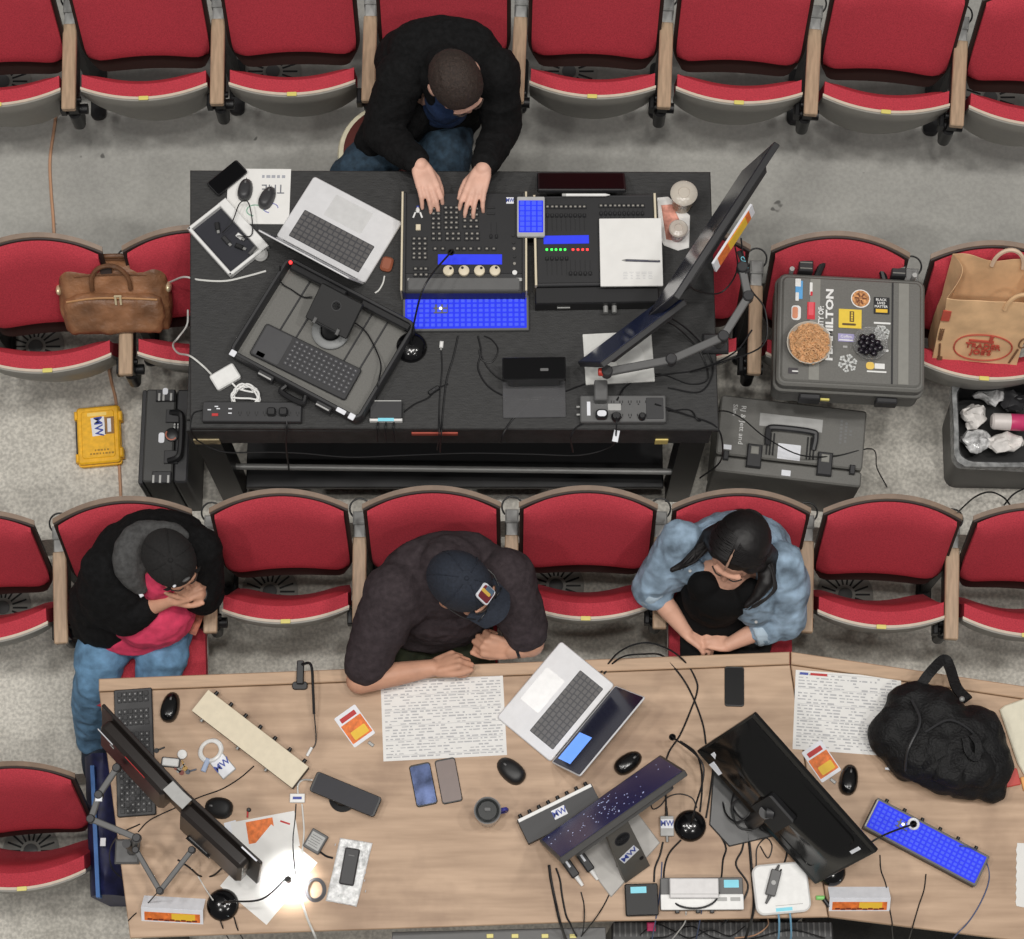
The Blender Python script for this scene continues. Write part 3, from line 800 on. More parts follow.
lit_board('blue backlit keyboard lying against the rear edge of the lighting desk', (403, 333), (529, 332), (529, 297), Z)
# ---- touch screen with stylus
t, w, d = Q('touch_screen', 'black touch tablet propped up behind the fader wing, nearest the walkway', 'tablet', (537, 195), (625, 195), (619, 173), Z+.02)
t.location.z = Z
M = Matrix.Translation((0, -.02, .062)) @ Matrix.Rotation(math.radians(-38), 4, 'X')
B().slab(w, .125, 0, .014, .006, .003, M=M).out('tablet_body', M_plastic, t)
B().slab(w*.95, .11, .0138, .0148, .004, .0003, M=M).out('glass', M_glass, t)
B().box((0, .005, .02), (w*.7, .04, .04), .005).out('stand', M_black, t)
p = thing('stylus_pen', 'white stylus lying along the lower edge of the black touch tablet', 'stylus', P(586, 195.5, Z+hc+.004))
b = B(); b.cyl((-.082, 0, .005), (.07, 0, .005), .0055, n=12, bev=.001); b.cyl((.07, 0, .005), (.084, 0, .005), .005, .001, n=12); b.out('barrel', M_white, p)
B().cyl((-.084, 0, .005), (-.07, 0, .005), .0057, n=12).out('end_cap', M_lgrey, p)
# ---- pads and pen
t, w, d = Q('paper_pad', 'white paper pad lying on the right half of the fader wing', 'notepad', (600.5, 287), (663, 286.5), (655.5, 219), Z+hc+.012)
t.location.z = Z+hc+.0105
B().slab(w, d, 0, .010, .003, .001).out('sheets', M_paper, t)
b = B(); random.seed(5)
for r in range(5):
    for k in range(5): b.box((w*(-.1+.1*k), -d*.30 - .006*r, .0103), (random.uniform(.006, .018), .002, .0004))
b.out('pencil_notes', mat('pale_ink', (205, 205, 206), .8), t)
p, w, d = Q('ballpoint_pen', 'slim dark pen lying across the white paper pad', 'pen', (625.5, 261.5), (660, 262.5), (660, 260.5), Z+hc+.022)
p.location.z = Z+hc+.0205
b = B(); b.cyl((-w/2, 0, .004), (w/2, 0, .004), .004, n=10, bev=.001); b.out('barrel', mat('pen_grey', (70, 70, 84), .35), p)
b = B(); b.cyl((-w/2-.012, 0, .004), (-w/2, 0, .004), .0008, .0038, n=10); b.out('tip', M_steel, p); B().box((w*.3, .001, .0085), (w*.3, .003, .0015)).out('clip', M_steel, p)
# ---- snack tray and two clear cups
t = thing('food_wrapper', 'white paper food tray stained pink under the two clear cups', 'wrapper', P(673, 223, Z))
q = [LP(t, *p, Z) for p in ((657, 198), (668, 197), (690, 216), (689, 248), (678, 251), (664, 246), (659, 238))]
B().poly([(v.x, v.y) for v in q][::-1], 0, .006, .002).out('tray', M_paper, t)
q = [LP(t, *p, Z) for p in ((661, 206), (672, 205), (680, 222), (678, 242), (666, 240))]
B().poly([(v.x, v.y) for v in q][::-1], .0058, .010, .003).out('food', mat('pink_food', (226, 150, 132), .6, noise=(40, .25)), t)
def cup(label, px, py, h, r, liquid, lidm):
    t = thing('plastic_cup', label, 'cup', P(px, py, Z+.0) )
    sidem = mat('clear_plastic', (236, 236, 236), .15, trans=.75, alpha=.55)
    B().lathe([(r*.72, 0), (r*.96, h-.006), (r, h-.004), (r, h), (r*.95, h), (r*.92, h-.008), (r*.68, .003), (.001, .003)], n=32).out('cup_wall', sidem, t)
    B().lathe([(r*.69, .004), (r*.90, h*.86), (.001, h*.86)], n=28).out('drink', liquid, t)
    B().lathe([(r*1.0, h-.003), (r*1.02, h), (r*.9, h+.006), (r*.45, h+.010), (r*.40, h+.006), (.001, h+.006)], n=32).out('lid', lidm, t)
    return t
clr = mat('lid_plastic', (226, 218, 206), .2, alpha=.62)
c_ = cup('larger clear lidded cup of pale drink right of the paper pad', 682.4, 201.4, .11, .047, mat('pale_tea', (206, 190, 160), .3), clr); c_.location = P(681.6, 205.5, Z)
c_ = cup('smaller clear cup of pinkish drink right of the paper pad', 676.8, 237, .07, .033, mat('pink_drink', (206, 120, 124), .3), clr); c_.location.z = Z+.009
# ---- laptop at the left
laptop('silver laptop open beside the black case on the black table', (276.5, 237.5), (365, 284.5), (397, 221), Z, 108, .235)
# ---- printed sheet, phone and two mice at the table corner
t, w, d = paper_sheet('white printed booklet with large upside-down letters under the two mice', (226, 224), (289, 224.5), (288, 169.5), Z, th=.004, name='printed_booklet', cat='booklet')
text('THE', .05, mat('grey_letters', (120, 122, 130), .7), t, (.05, d*.14, .0044), (0, 0, math.pi), sx=.9)
dashes(t, (5,), .0043, mat('pale_letters', (170, 172, 180), .7), .05, d*.36, .018, .022)
b = B()
for k, (x, y, r_, m_) in enumerate(((-.01, -.055, .030, 0), (.045, -.045, .026, 1))):
    b.tube([(x + r_*math.cos(a), y + r_*.7*math.sin(a), .0046) for a in [j*.5 for j in range(10)]], .0022, 6, mi=m_)
b.out('printed_swirl', [mat('green_print', (150, 190, 170), .6), mat('violet_print', (150, 150, 196), .6)], t)
phone('black smartphone hanging over the corner of the black table', (218, 196), (248, 171.5), (236.5, 159), Z+.02, lift=0, th=.009).location.z = Z+.012
mouse('black computer mouse on the printed booklet, left of the two', 245.5, 190.5, Z+.004, -8, .088, .052, mat('mouse_grey', (58, 58, 60), .45))
mouse('black computer mouse on the printed booklet, right of the two', 267.5, 198.5, Z+.004, -22, .092, .052, mat('mouse_grey', (58, 58, 60), .45))
# ---- white-edged tray of adapters
t, w, d = Q('accessory_tray', 'white-edged open tray holding small cables and adapters', 'tray', (187.5, 229.5), (230.5, 277.5), (267, 245), Z+.015)
t.location.z = Z
B().slab(w, d, 0, .006, .008, .002).out('tray_floor', mat('tray_dark', (32, 33, 42), .6), t)
for nm, c, sz in (('rim', (0, -d/2+.006, .015), (w, .012, .03)), ('rim', (w/2-.006, 0, .015), (.012, d, .03)), ('rim', (-w/2+.006, 0, .015), (.012, d, .03)), ('divider', (0, d/2-.016, .016), (w, .034, .032))):
    B().box(c, sz, .003).out(nm, M_white, t)
for x, y, l, m_ in ((-.06, .0, .03, M_plastic), (0.0, -.01, .034, M_dplastic), (.05, .01, .03, M_plastic), (.02, .035, .024, M_white)):
    a_ = thing('usb_adapter', 'small %s adapter lying in the white-edged tray' % ('white' if m_ is M_white else 'black'), 'adapter', t.matrix_basis @ Vector((x, y, .006)), t.rotation_euler.z + x*9, 'loose adapters in the white-edged tray')
    B().box((0, 0, .007), (l, .016, .014), .003, ).out('housing', m_, a_); B().box((l/2+.005, 0, .007), (.012, .010, .006), .001).out('plug', M_steel, a_)
t, w, d = Q('headset_earcup', 'grey round clip end of the white-edged tray beside the laptop', 'clip', (253, 262), (266, 247), (268, 250), Z)
B().lathe([(.024, 0), (.026, .012), (.018, .02), (.001, .02)], n=24).out('round_cup', M_lgrey, t); B().box((0, .03, .012), (.05, .012, .02), .004).out('clip_bar', M_mgrey, t)
# ---- brown earbud case
t = thing('earbud_case', 'small brown leather earbud case right of the silver laptop', 'case', P(387, 265.5, Z), -.25)
B().slab(.042, .054, 0, .022, .014, .007).out('case_shell', mat('brown_leather_case', (150, 86, 62), .5), t)
B().slab(.0425, .0012, .004, .018, .0004, 0, c=(0, .012)).out('lid_seam', M_shell, t)
# ---- open black hard case with keyboard and screen stand
t, w, d = Q('equipment_case', 'open black hard case holding a keyboard and a small screen stand', 'case', (228, 353), (359, 423), (407, 319), Z+.06)
t.location.z = Z
H = .075
rim = [(x, y) for x, y in rrect(w, d, .03)]
B().poly(rim, 0, .020, .008).out('case_floor', M_case, t)
b = B(); ins = inset(rim, .016)
L = [[Vector((x, y, z)) for x, y in l] for l, z in ((rim, .012), (rim, H-.006), (inset(rim, .004), H), (inset(rim, .012), H), (ins, H-.006), (ins, .014))]
b.loft(L, ring=True).out('case_wall', M_dplastic, t)
for x in (-.15, -.09, .09, .15): B().box((x*w/.5, .02, .021), (.006, d*.84, .006), .001).out('floor_rib', M_dplastic, t)
for x in (-.10, .12):
    b = B().box((x*w/.5, -d/2-.008, .052), (.06, .02, .03), .003); b.out('latch', M_dplastic, t)
    B().box((x*w/.5, -d/2-.014, .070), (.05, .005, .004)).out('latch_edge', M_lgrey, t)
b = B().tube([(-.03, -d/2-.002, .05), (-.03, -d/2-.03, .05), (.05, -d/2-.03, .05), (.05, -d/2-.002, .05)], .010, 8); b.out('carry_handle', M_plastic, t)
for x in (-w/2+.02, w/2-.03): B().slab(.022, .022, H-.002, H+.003, .003, .001, c=(x, -d/2+.004)).out('corner_plate', M_label, t)
B().slab(.035, .016, H-.002, H+.002, .003, .001, c=(w/2-.072, -d/2+.004)).out('corner_plate', M_label, t)
for x0, x1 in ((-w*.44, -w*.02), (w*.1, w*.47)):
    B().box(((x0+x1)/2, d/2-.028, H-.012), (x1-x0, .026, .03), .004).out('hinge_block', M_plastic, t)
B().cyl((-w/2+.024, d/2-.02, H), (-w/2+.024, d/2-.02, H+.005), .006, n=12).out('red_indicator', M_ledr, t)
k, kw, kd = Q('wireless_keyboard', 'dark grey touchpad keyboard lying inside the open black case', 'keyboard', (249, 354), (345, 401), (358.5, 368), Z+.03)
k.location.z = Z+.0245
B().slab(kw, kd, 0, .012, .010, .003).out('base', M_dplastic, k)
B().slab(kw*.27, kd*.9, .0117, .0128, .008, .0003, c=(-kw*.345, 0)).out('touchpad', mat('touchpad_grey', (74, 74, 76), .4), k)
for r in range(6):
    b = B(); g = B()
    for c in range(13):
        x, y = -kw*.18 + kw*.66*(c+.5)/13, kd*.44 - kd*.80*(r+.5)/6
        b.slab(kw*.66/13*.78, kd*.8/6*.74, .012, .0145, .002, .0008, c=(x, y), n=1); g.box((x, y, .0147), (.004, .003, .0005))
    kr = b.out('key_row', M_gkey, k); g.out('key_legends', mat('legend_grey', (150, 150, 150), .5), kr)
B().slab(.030, .016, .0122, .0128, .001, .0001, c=(-kw*.40, -kd*.38)).out('white_sticker', M_label, k)
s = thing('screen_stand', 'black tilted screen back on a grey ring base inside the open case', 'stand', P(331, 332, Z+.024), t.rotation_euler.z)
s.location.z = Z+.0245
B().lathe([(.066, 0), (.066, .010), (.060, .014), (.040, .014), (.036, .010), (.036, 0)], n=40).out('ring_base', mat('ring_grey', (128, 130, 130), .45), s)
B().cyl((0, 0, .0), (0, .012, .07), .034, .028, n=20).out('pillar', M_plastic, s)
M = Matrix.Translation((0, .045, .105)) @ Matrix.Rotation(math.radians(24), 4, 'X')
sc_ = B().slab(.165, .135, 0, .016, .006, .003, M=M).out('screen_back', mat('soft_black', (20, 20, 21), .55), s)
B().lathe([(.018, 0), (.018, .0008), (.015, .0008), (.015, 0)], n=24, M=M @ Matrix.Translation((0, .02, .016))).out('round_emblem', M_dplastic, sc_)
for x in (-.045, .045): B().box((0, 0, 0), (.012, .022, .012), .002, ).out('clip', M_mgrey, sc_).matrix_basis = M @ Matrix.Translation((x, -.058, .020))
B().cyl((-.045, 0, 0), (.045, 0, 0), .004, n=8).out('clip_bar', M_plastic, sc_).matrix_basis = M @ Matrix.Translation((0, -.062, .022))
# ---- charger brick with coil
t, w, d = Q('power_adapter', 'white square power adapter with its cable coiled beside the power strip', 'adapter', (218.6, 392.6), (242, 379), (232.5, 365), Z)
B().slab(w, d, 0, .028, .008, .005).out('brick', M_white, t)
c0 = LP(t, 246, 399, Z)
b = B(); pts = []
for k in range(60):
    a = k/60*2*math.pi*4.5; r_ = .043 + .006*math.sin(k*1.7); pts.append((c0.x + r_*math.cos(a)*1.0, c0.y + r_*math.sin(a)*1.05, .004 + .020*k/60))
pts += [(c0.x+.03, c0.y-.03, .02), LP(t, 255, 413, Z+.01)[:]]
b.tube([(w*.1, -d/2, .014), (.02, -d/2-.03, .008)] + pts, .0034, 8, sub=3).out('coiled_cable', M_white, t)
e = LP(t, 256.5, 415, Z+.01); B().box(e, (.022, .016, .010), .002).out('plug', M_white, t)
# ---- power strips
t, w, d = Q('power_strip', 'dark power strip with red switch at the left rear of the black table', 'power strip', (203, 424), (302, 424.5), (302, 404.5), Z)
B().slab(w, d, 0, .030, .004, .003).out('body', M_dplastic, t)
strip_outlets(t, [(-w*.12 + k*w*.083, -.004) for k in range(8)], .0305)
B().box((-w*.37, -.012, .031), (.022, .010, .004), .001).out('red_switch', M_dkred, t)
for k, (x, y) in enumerate(((-w*.43, .006), (-w*.36, .018), (-w*.34, .010), (-w*.22, -.006), (-w*.22, .01))): B().box((x, y, .0303), (.012, .004, .0006)).out('printed_mark', M_label, t)
for x in (w*.20, w*.32): B().slab(.03, .028, .03, .052, .008, .004, c=(x, -.004)).out('plug', M_plastic, t)
t, w, d = Q('power_strip', 'grey two-row power strip at the right rear of the black table', 'power strip', (580, 425), (665.6, 424.7), (665.6, 398), Z)
B().slab(w, d, 0, .034, .006, .004).out('body', M_mgrey, t)
strip_outlets(t, [(-w*.12 + k*w*.10, s*.024) for k in range(5) for s in (-1, 1)], .0345)
B().slab(.06, d*.8, .0335, .0355, .004, .001, c=(w*.37, 0)).out('end_cover', M_dplastic, t)
B().box((-w*.40, 0, .0345), (.012, .05, .0008)).out('printed_mark', M_label, t)
B().slab(.045, .024, .034, .036, .002, .0005, c=(-w*.10, .005)).out('rating_plate', M_lgrey, t)
for y in (-.016, .012): B().cyl((-w/2-.012, y, .016), (-w/2, y, .016), .005, n=10).out('coax_stub', M_steel, t)
a_ = thing('wall_adapter', 'grey wall adapter plugged into the two-row power strip', 'adapter', P(600.5, 394, Z+.034))
a_.location.z = Z+.0355
B().slab(.046, .072, 0, .045, .006, .004).out('housing', M_mgrey, a_)
a_ = thing('wall_adapter', 'black and white round plug in the two-row power strip', 'adapter', P(601.5, 416, Z+.034)); a_.location.z = Z+.0355
B().slab(.042, .032, 0, .03, .012, .005).out('housing', M_plastic, a_); B().slab(.032, .022, .0298, .032, .01, .001).out('white_face', M_label, a_)
a_ = thing('power_plug', 'round black plug with a white tag hanging off the table edge', 'plug', P(616, 418, Z+.034)); a_.location.z = Z+.0355
B().lathe([(.016, 0), (.017, .02), (.012, .03), (.001, .03)], n=16).out('plug_body', M_plastic, a_)
e = LP(a_, 616, 436, Z+.03); B().tube([(0, 0, .025), (0, -.03, .03), e], .003, 6).out('cord', M_plastic, a_)
B().box(e, (.020, .042, .003), .001, R=Matrix.Rotation(-.2, 3, 'Z')).out('white_tag', M_label, a_)
a_ = thing('power_plug', 'small black plug at the right end of the two-row power strip', 'plug', P(642, 417.5, Z+.034)); a_.location.z = Z+.0355
B().lathe([(.013, 0), (.013, .016), (.008, .024), (.001, .024)], n=16).out('plug_body', M_plastic, a_)
# ---- network box, hub
t, w, d = Q('network_box', 'black glossy box on a clear stand in the middle of the black table', 'device', (502.5, 382), (566, 381), (562.7, 359), Z+.10)
t.location.z = Z
B().slab(w, .17, 0, .010, .004, .002, c=(0, -.055)).out('clear_stand', mat('smoky_clear', (104, 104, 106), .15, alpha=.7), t)
B().box((0, .0, .055), (w*.8, d*.7, .09), .004).out('stand_block', M_plastic, t)
B().slab(w, d, .095, .125, .005, .003).out('box', M_black, t); B().slab(w*.97, d*.94, .1245, .1256, .004, .0003).out('gloss_top', M_glass, t)
B().slab(.028, .010, .1254, .1262, .003, .0002, c=(w*.16, -.006)).out('maker_badge', M_mgrey, t)
t, w, d = Q('usb_hub', 'small black and white hub with cyan lit front at the table edge', 'device', (370, 419), (402, 419), (401, 401), Z+.02)
t.location.z = Z
B().slab(w, d, 0, .028, .005, .002).out('case', M_dplastic, t)
B().box((0, -d/2-.004, .014), (w*1.02, .010, .026), .003).out('front_bezel', M_white, t)
B().slab(w*.5, .012, .0270, .0275, .001, .0001, c=(0, -d/2-.004)).out('cyan_label', M_cyan, t); B().box((0, d/2-.002, .028), (w*.95, .004, .003), .0005).out('rear_trim', M_lgrey, t)
for k in range(3): B().tube([(w*(-.25+.25*k), -d/2-.008, .012), (w*(-.27+.25*k), -d/2-.035, .012), (w*(-.3+.27*k), -d/2-.055, -.06)], .0028, 6).out('usb_lead', M_plastic, t)
# ---- card with device under the lower monitor
t, w, d = Q('mounting_board', 'white square board lying under the lower monitor on the black table', 'board', (585.8, 385.5), (654.8, 382), (651, 331.5), Z)
B().slab(w, d, 0, .008, .003, .001).out('board', mat('board_white', (216, 216, 212), .5), t)
B().lathe([(.05, .008), (.05, .012), (.046, .014), (.001, .014)], c=(w*.16, .0, 0), n=36).out('round_plate', mat('plate_white', (226, 226, 222), .45), t)
B().slab(.055, .028, .008, .02, .003, .002, c=(.0, .02), rot=.6).out('steel_bracket', M_lgrey, t)
# ---- gooseneck lamp over the desk
littlite('gooseneck lamp with round black base at the left of the blue keyboard', 411, 348, Z, (451, 252, Z+.20), .08, mid=(425, 285, Z+.27))
# ---- two monitors on a clamp arm at the right end
t1, R1_, w1 = monitor('monitor', 'large black monitor edge-on at the right end, yellow sign on its back', (673.5, 296), (775, 141), 1.78, .36, math.radians(14), th=.022, face=1, bulge=.018)
t2, R2_, w2 = monitor('monitor', 'second black monitor, lower left of the large one over the table', (600, 363), (684.5, 299), 1.62, .27, math.radians(24), th=.02, face=1, bulge=.015, screen=mat('screen_glass2', (40, 48, 76), .12, emit=.1))
# sign card fixed to the back
sg = B(); M = R1_ @ Matrix.Translation((-.02, -.066, -.05)) @ Matrix.Rotation(math.radians(58), 4, 'X')
sgo = sg.slab(.25, .055, -.004, .004, .002, .0005, M=M).out('sign_card', M_label, t1); sgo['label'] = 'orange and yellow sign card'
B().slab(.20, .049, .0035, .0055, .002, .0003, c=(.0, 0), M=M).out('sign_print', M_orange, sgo); B().slab(.11, .045, .0050, .0065, .002, .0003, c=(.02, 0), M=M).out('sign_print', M_yellow, sgo)
def arm(label, pts, z, r=.018, post=None, name='monitor_stand', red=None):
    t = thing(name, label, 'monitor arm', P(*pts[0], z[0]) if post is None else P(*post))
    w = [P(p[0], p[1], zz) - t.location for p, zz in zip(pts, z)]
    for a, b_ in zip(w, w[1:]):
        d = (b_-a); M = Matrix.Translation((a+b_)/2) @ d.to_track_quat('X', 'Z').to_matrix().to_4x4()
        b = B(); b.slab(d.length, r*1.5, -r*.55, r*.55, r*.7, .003, M=M); b.out('arm_segment', M_mgrey, t)
    for a in w:
        B().cyl(a - Vector((0, 0, r*1.1)), a + Vector((0, 0, r*1.1)), r*1.05, n=18, bev=.003).out('arm_joint', M_dplastic, t)
    return t, w
ta, wv = arm('grey monitor arm clamped to the right end of the black table', [(607, 372), (671, 360), (723, 337), (748, 297), (742, 268)], [1.50, 1.50, 1.50, 1.52, 1.56], post=(718, 345, UT))
B().cyl((0, 0, 0), (wv[2].x, wv[2].y, wv[2].z), .016, n=16).out('post', M_mgrey, ta)
B().box((-.01, 0, .01), (.09, .07, .03), .006).out('clamp', M_dplastic, ta)
B().cyl(wv[0] + Vector((-.03, 0, 0)), wv[0] + Vector((.012, 0, 0)), .014, n=16, bev=.003).out('red_knob', mat('red_knob', (190, 60, 48), .4), ta)
# ---- cables over the black table
C = M_cable
cab('black cable sagging from the large monitor to its arm', [(686, 284, 1.5), (700, 292, 1.4), (722, 292, 1.35), (737, 270, 1.4), (734, 240, 1.5)])
cab('black cable lettered CAT hanging behind the large monitor', [(741, 238, 1.6), (744, 262, 1.55), (750, 288, 1.5), (765, 310, 1.45), (763, 345, 1.4), (722, 362, 1.33), (690, 372, 1.26)], .003)
tx = thing('cable_tag', 'black cable strap with white letters behind the large monitor', 'cable tag', P(743.5, 262, 1.56), math.radians(-72))
B().slab(.085, .020, 0, .004, .004, .001).out('strap', M_plastic, tx); text('CAT5', .018, M_cyan, tx, (.005, 0, .0044), sx=1.1)
for i, (l, p) in enumerate([
    ('black cable looping behind the lower monitor to the table end', [(664, 320, 1.4), (680, 330, 1.33), (700, 352, 1.262), (708, 378, 1.262), (690, 384), (660, 374), (630, 378)]),
    ('second black cable looping behind the lower monitor', [(668, 316, 1.4), (688, 330, 1.33), (706, 350, 1.262), (713, 371, 1.262), (700, 392), (668, 388)]),
    ('black cable from the lit keyboard curving under the network box', [(478, 336), (481, 352), (478, 368), (487, 385), (505, 396), (535, 402), (563, 392), (590, 382)]),
    ('looped black cable below the lit keyboard', [(484, 336), (492, 340), (498, 350), (492, 362), (482, 360), (479, 350), (486, 365), (497, 377), (515, 387)]),
    ('black cable dropping off the table from under the network box', [(534, 392), (527, 405), (512, 420), (503, 434), (501, 442, 1.2)]),
    ('black cable running straight from lit keyboard to table edge', [(458, 336), (453, 358), (447, 378), (444, 400), (442, 422), (441, 436), (440, 452, 1.1)]),
    ('thin cable beside the white plug dropping over the table edge', [(441, 347), (442, 368), (440, 392), (439, 415), (439, 436), (437, 450, 1.1)]),
    ('black cable across the hub to the round lamp base', [(372, 397), (378, 388), (382, 375), (380, 352), (372, 335), (362, 322)]),
    ('thin cable with inline switch beside the hub', [(404, 412), (415, 404), (428, 398), (437, 389), (448, 384)]),
    ('black power cord drooping along the rear edge of the table', [(203, 410), (193, 414), (191, 430, 1.24), (200, 442, 1.15), (225, 452, 1.1), (262, 452, 1.08), (300, 453, 1.08), (350, 457, 1.05), (410, 455, 1.05), (470, 453, 1.05), (530, 454, 1.05), (580, 455, 1.06), (610, 447, 1.1), (616, 437, 1.24)]),
    ('black cord from the left power strip over the edge', [(286, 415, 1.28), (287, 430, 1.26), (286, 445, 1.15), (289, 470, .9)]),
    ('black cord at the two-row strip dropping over the edge', [(590, 420, 1.275), (577, 427), (571, 437, 1.24), (573, 452, 1.1)]),
    ('black cord from the strip across to the floor case', [(668, 411), (690, 410), (700, 421), (720, 411, 1.1), (740, 417, .95), (765, 437, .82), (800, 455, .72), (835, 456, .66), (872, 449, .62), (877, 468, .4), (887, 487, .27)]),
    ('dark cord curling over the right table corner', [(655, 404, 1.29), (690, 416), (714, 425), (722, 440, 1.2), (720, 462, 1.0), (700, 478, .8)]),
    ('black cord from the power strip rear to the board', [(617, 400, 1.29), (625, 387), (640, 379), (668, 374), (700, 369), (735, 352, 1.3), (752, 330, 1.3)])]):
    cab(l, p, .0032 if i % 3 else .0026, C, Z)
sw = thing('inline_switch', 'small black inline switch on the thin cable beside the hub', 'switch', P(434, 391, Z), .6)
B().slab(.045, .016, 0, .014, .006, .003).out('switch_body', M_plastic, sw); B().slab(.012, .008, .0138, .0165, .002, .001).out('rocker', M_dplastic, sw)
pl = thing('cable_plug', 'small white plug lying below the blue lit keyboard', 'plug', P(441.5, 345, Z), 1.5)
B().box((0, 0, .005), (.024, .013, .010), .003).out('plug_body', M_white, pl); B().box((-.016, 0, .005), (.01, .007, .006), .001).out('contact', M_steel, pl)
cab('white cable from the leather bag across to the open case', [(170, 282, 1.0), (184, 277, 1.2), (200, 280), (225, 281), (248, 276), (266, 271)], .0036, M_wcable, Z)
cab('white cable from the power adapter to the seats at left', [(211, 374, 1.27), (203, 366), (190, 356, 1.26), (178, 353, 1.1), (173, 345, 1.0), (178, 338, .95), (187, 325, 1.0), (188, 310, 1.0)], .0036, M_wcable, Z)
cab('short white charging cable at the brown earbud case', [(384.5, 276), (383, 283), (379, 290), (375, 293)], .003, M_wcable, Z)
cab('black cable looping over the white-edged tray', [(237, 236, 1.29), (252, 234, 1.29), (249, 204, 1.30), (240, 203, 1.30), (232, 222, 1.31), (222, 233, 1.29)], .0022, C, Z)
cab('black cable inside the open case left of the screen stand', [(280, 266, 1.34), (281, 282, 1.29), (292, 290, 1.28), (303, 297, 1.28), (312, 297, 1.29)], .0026, C, Z)
cab('black cable inside the open case right of the screen stand', [(354, 322, 1.30), (366, 332, 1.285), (376, 350, 1.285), (381, 366, 1.31), (378, 384, 1.33), (376, 400, 1.27)], .0028, C, Z)
cab('pale orange extension cable across the upper walkway floor', [(57, 108, F1+.004), (54, 130), (50, 160), (51, 190), (53, 215), (54, 232), (55, 250, .45)], .006, M_ocable, F1)
cab('pale orange extension cable on the floor beside the yellow case', [(106, 352, F2+.05), (111, 380, F2+.006), (116, 402, F2+.006), (118, 440, F2+.006), (120, 480, F2+.006), (121, 500, F2+.006)], .006, M_ocable, F2)
Z = LT
# ---- keyboards and mice
t, w, d = Q('keyboard', 'black full-size keyboard at the left end, partly under the two monitors', 'keyboard', (118, 818), (114.4, 691), (152.5, 691), Z)
# local +x runs up the photo; keys laid along x
B().slab(w, d, 0, .016, .006, .003).out('case', M_dplastic, t)
for r, k0_, k1_ in [(r, a, e) for r in range(6) for a, e in ((0, 14), (15, 18), (19, 21))]:
    b = B(); g = B()
    for k in range(k0_, k1_):
        x, y = -w*.48 + w*.96*(k+.5)/21, d*.42 - d*.84*(r+.5)/6
        b.slab(w*.96/21*.84, d*.84/6*.80, .0155, .0205, .0015, .001, c=(x, y), n=1)
        if (k*7+r*3) % 5: g.box((x, y+.001, .0207), (.0045, .0045, .0004))
    kr = b.out('key_row', M_key, t); g.out('key_legends', mat('legend_grey', (150, 150, 150), .5), kr)
mouse('black glossy mouse right of the black keyboard', 170.5, 707.5, Z, -10, .112, .066, mat('mouse_gloss', (14, 14, 15), .2))
mouse('black mouse half hidden behind the pair of monitors', 219, 808, Z, 80, .10, .075, mat('mouse_matte', (18, 18, 19), .6))
mouse('chunky black mouse left of the middle laptop', 511, 771, Z, 48, .115, .075, mat('mouse_ergo', (30, 30, 31), .45))
mouse('black mouse half under the upper edge of the star-speckled monitor', 628, 763, Z, -55, .11, .066, mat('mouse_gloss', (14, 14, 15), .2))
mouse('black mouse between the big monitor and the backpack', 848.5, 780, Z, -12, .112, .066, mat('mouse_gloss', (14, 14, 15), .2))
# ---- pair of slim monitors at the left
mb = mat('monitor_brown', (40, 35, 33), .35)
for lab, a, b_, lb in (('upper left black monitor of the side-by-side pair seen from behind', (104, 703), (186, 791), True), ('lower right black monitor of the side-by-side pair seen from behind', (183, 788), (263, 862), False)):
    t, R, w = monitor('monitor', lab, b_, a, 1.14, .25, math.radians(-13), th=.012, face=-1, bulge=.052, mback=mb)
    if lb:
        for (x, zz, ww, hh, m_) in ((w*.30, -.046, .075, .012, M_label), (-w*.06, -.030, .10, .005, M_dkred), (w*.22, -.075, .02, .008, M_lgrey)):
            B().box((0, 0, 0), (ww, .002, hh), .0005).out('sticker', m_, t).matrix_basis = R @ Matrix.Translation((x, .0655, zz))
    M = R @ Matrix.Translation((w*.5*(-1 if lb else 1)*.86, .032, .004))
    B().box((0, 0, 0), (.05, .045, .006), .001).out('grey_tape', M_lgrey, t).matrix_basis = M
    if not lb:
        M = R @ Matrix.Translation((-w*.36, .012, .003)); B().box((0, 0, 0), (.07, .006, .004), .001).out('sticker', M_label, t).matrix_basis = M
ta, wv = arm('jointed grey monitor stand clamped at the table left end, left arm', [(137, 838), (91, 819), (99, 795), (117, 768)], [1.02, 1.02, 1.03, 1.03], .014, post=(131, 852, LT), name='monitor_stand')
B().cyl((0, 0, 0), (wv[0].x, wv[0].y, wv[0].z), .016, n=16).out('post', M_mgrey, ta); B().box((-.01, 0, .012), (.085, .085, .024), .006).out('clamp', M_mgrey, ta)
e = (wv[1]*.35 + wv[2]*.65) + Vector((.01, .02, .013)); B().box(e, (.024, .03, .005), .002).out('white_tag', M_label, ta)
ta, wv = arm('jointed grey monitor stand clamped at the table left end, right arm', [(136, 850), (160, 891), (192, 850)], [.95, .95, .95], .012, post=(136, 850, LT+.02), name='monitor_stand')
B().cyl((0, 0, .0), (0, 0, .2), .015, n=16).out('post', M_dplastic, ta)
B().box(wv[2] + Vector((.03, .02, 0)), (.10, .04, .05), .008, R=Matrix.Rotation(-.7, 3, 'Z')).out('mount_plate', M_plastic, ta)
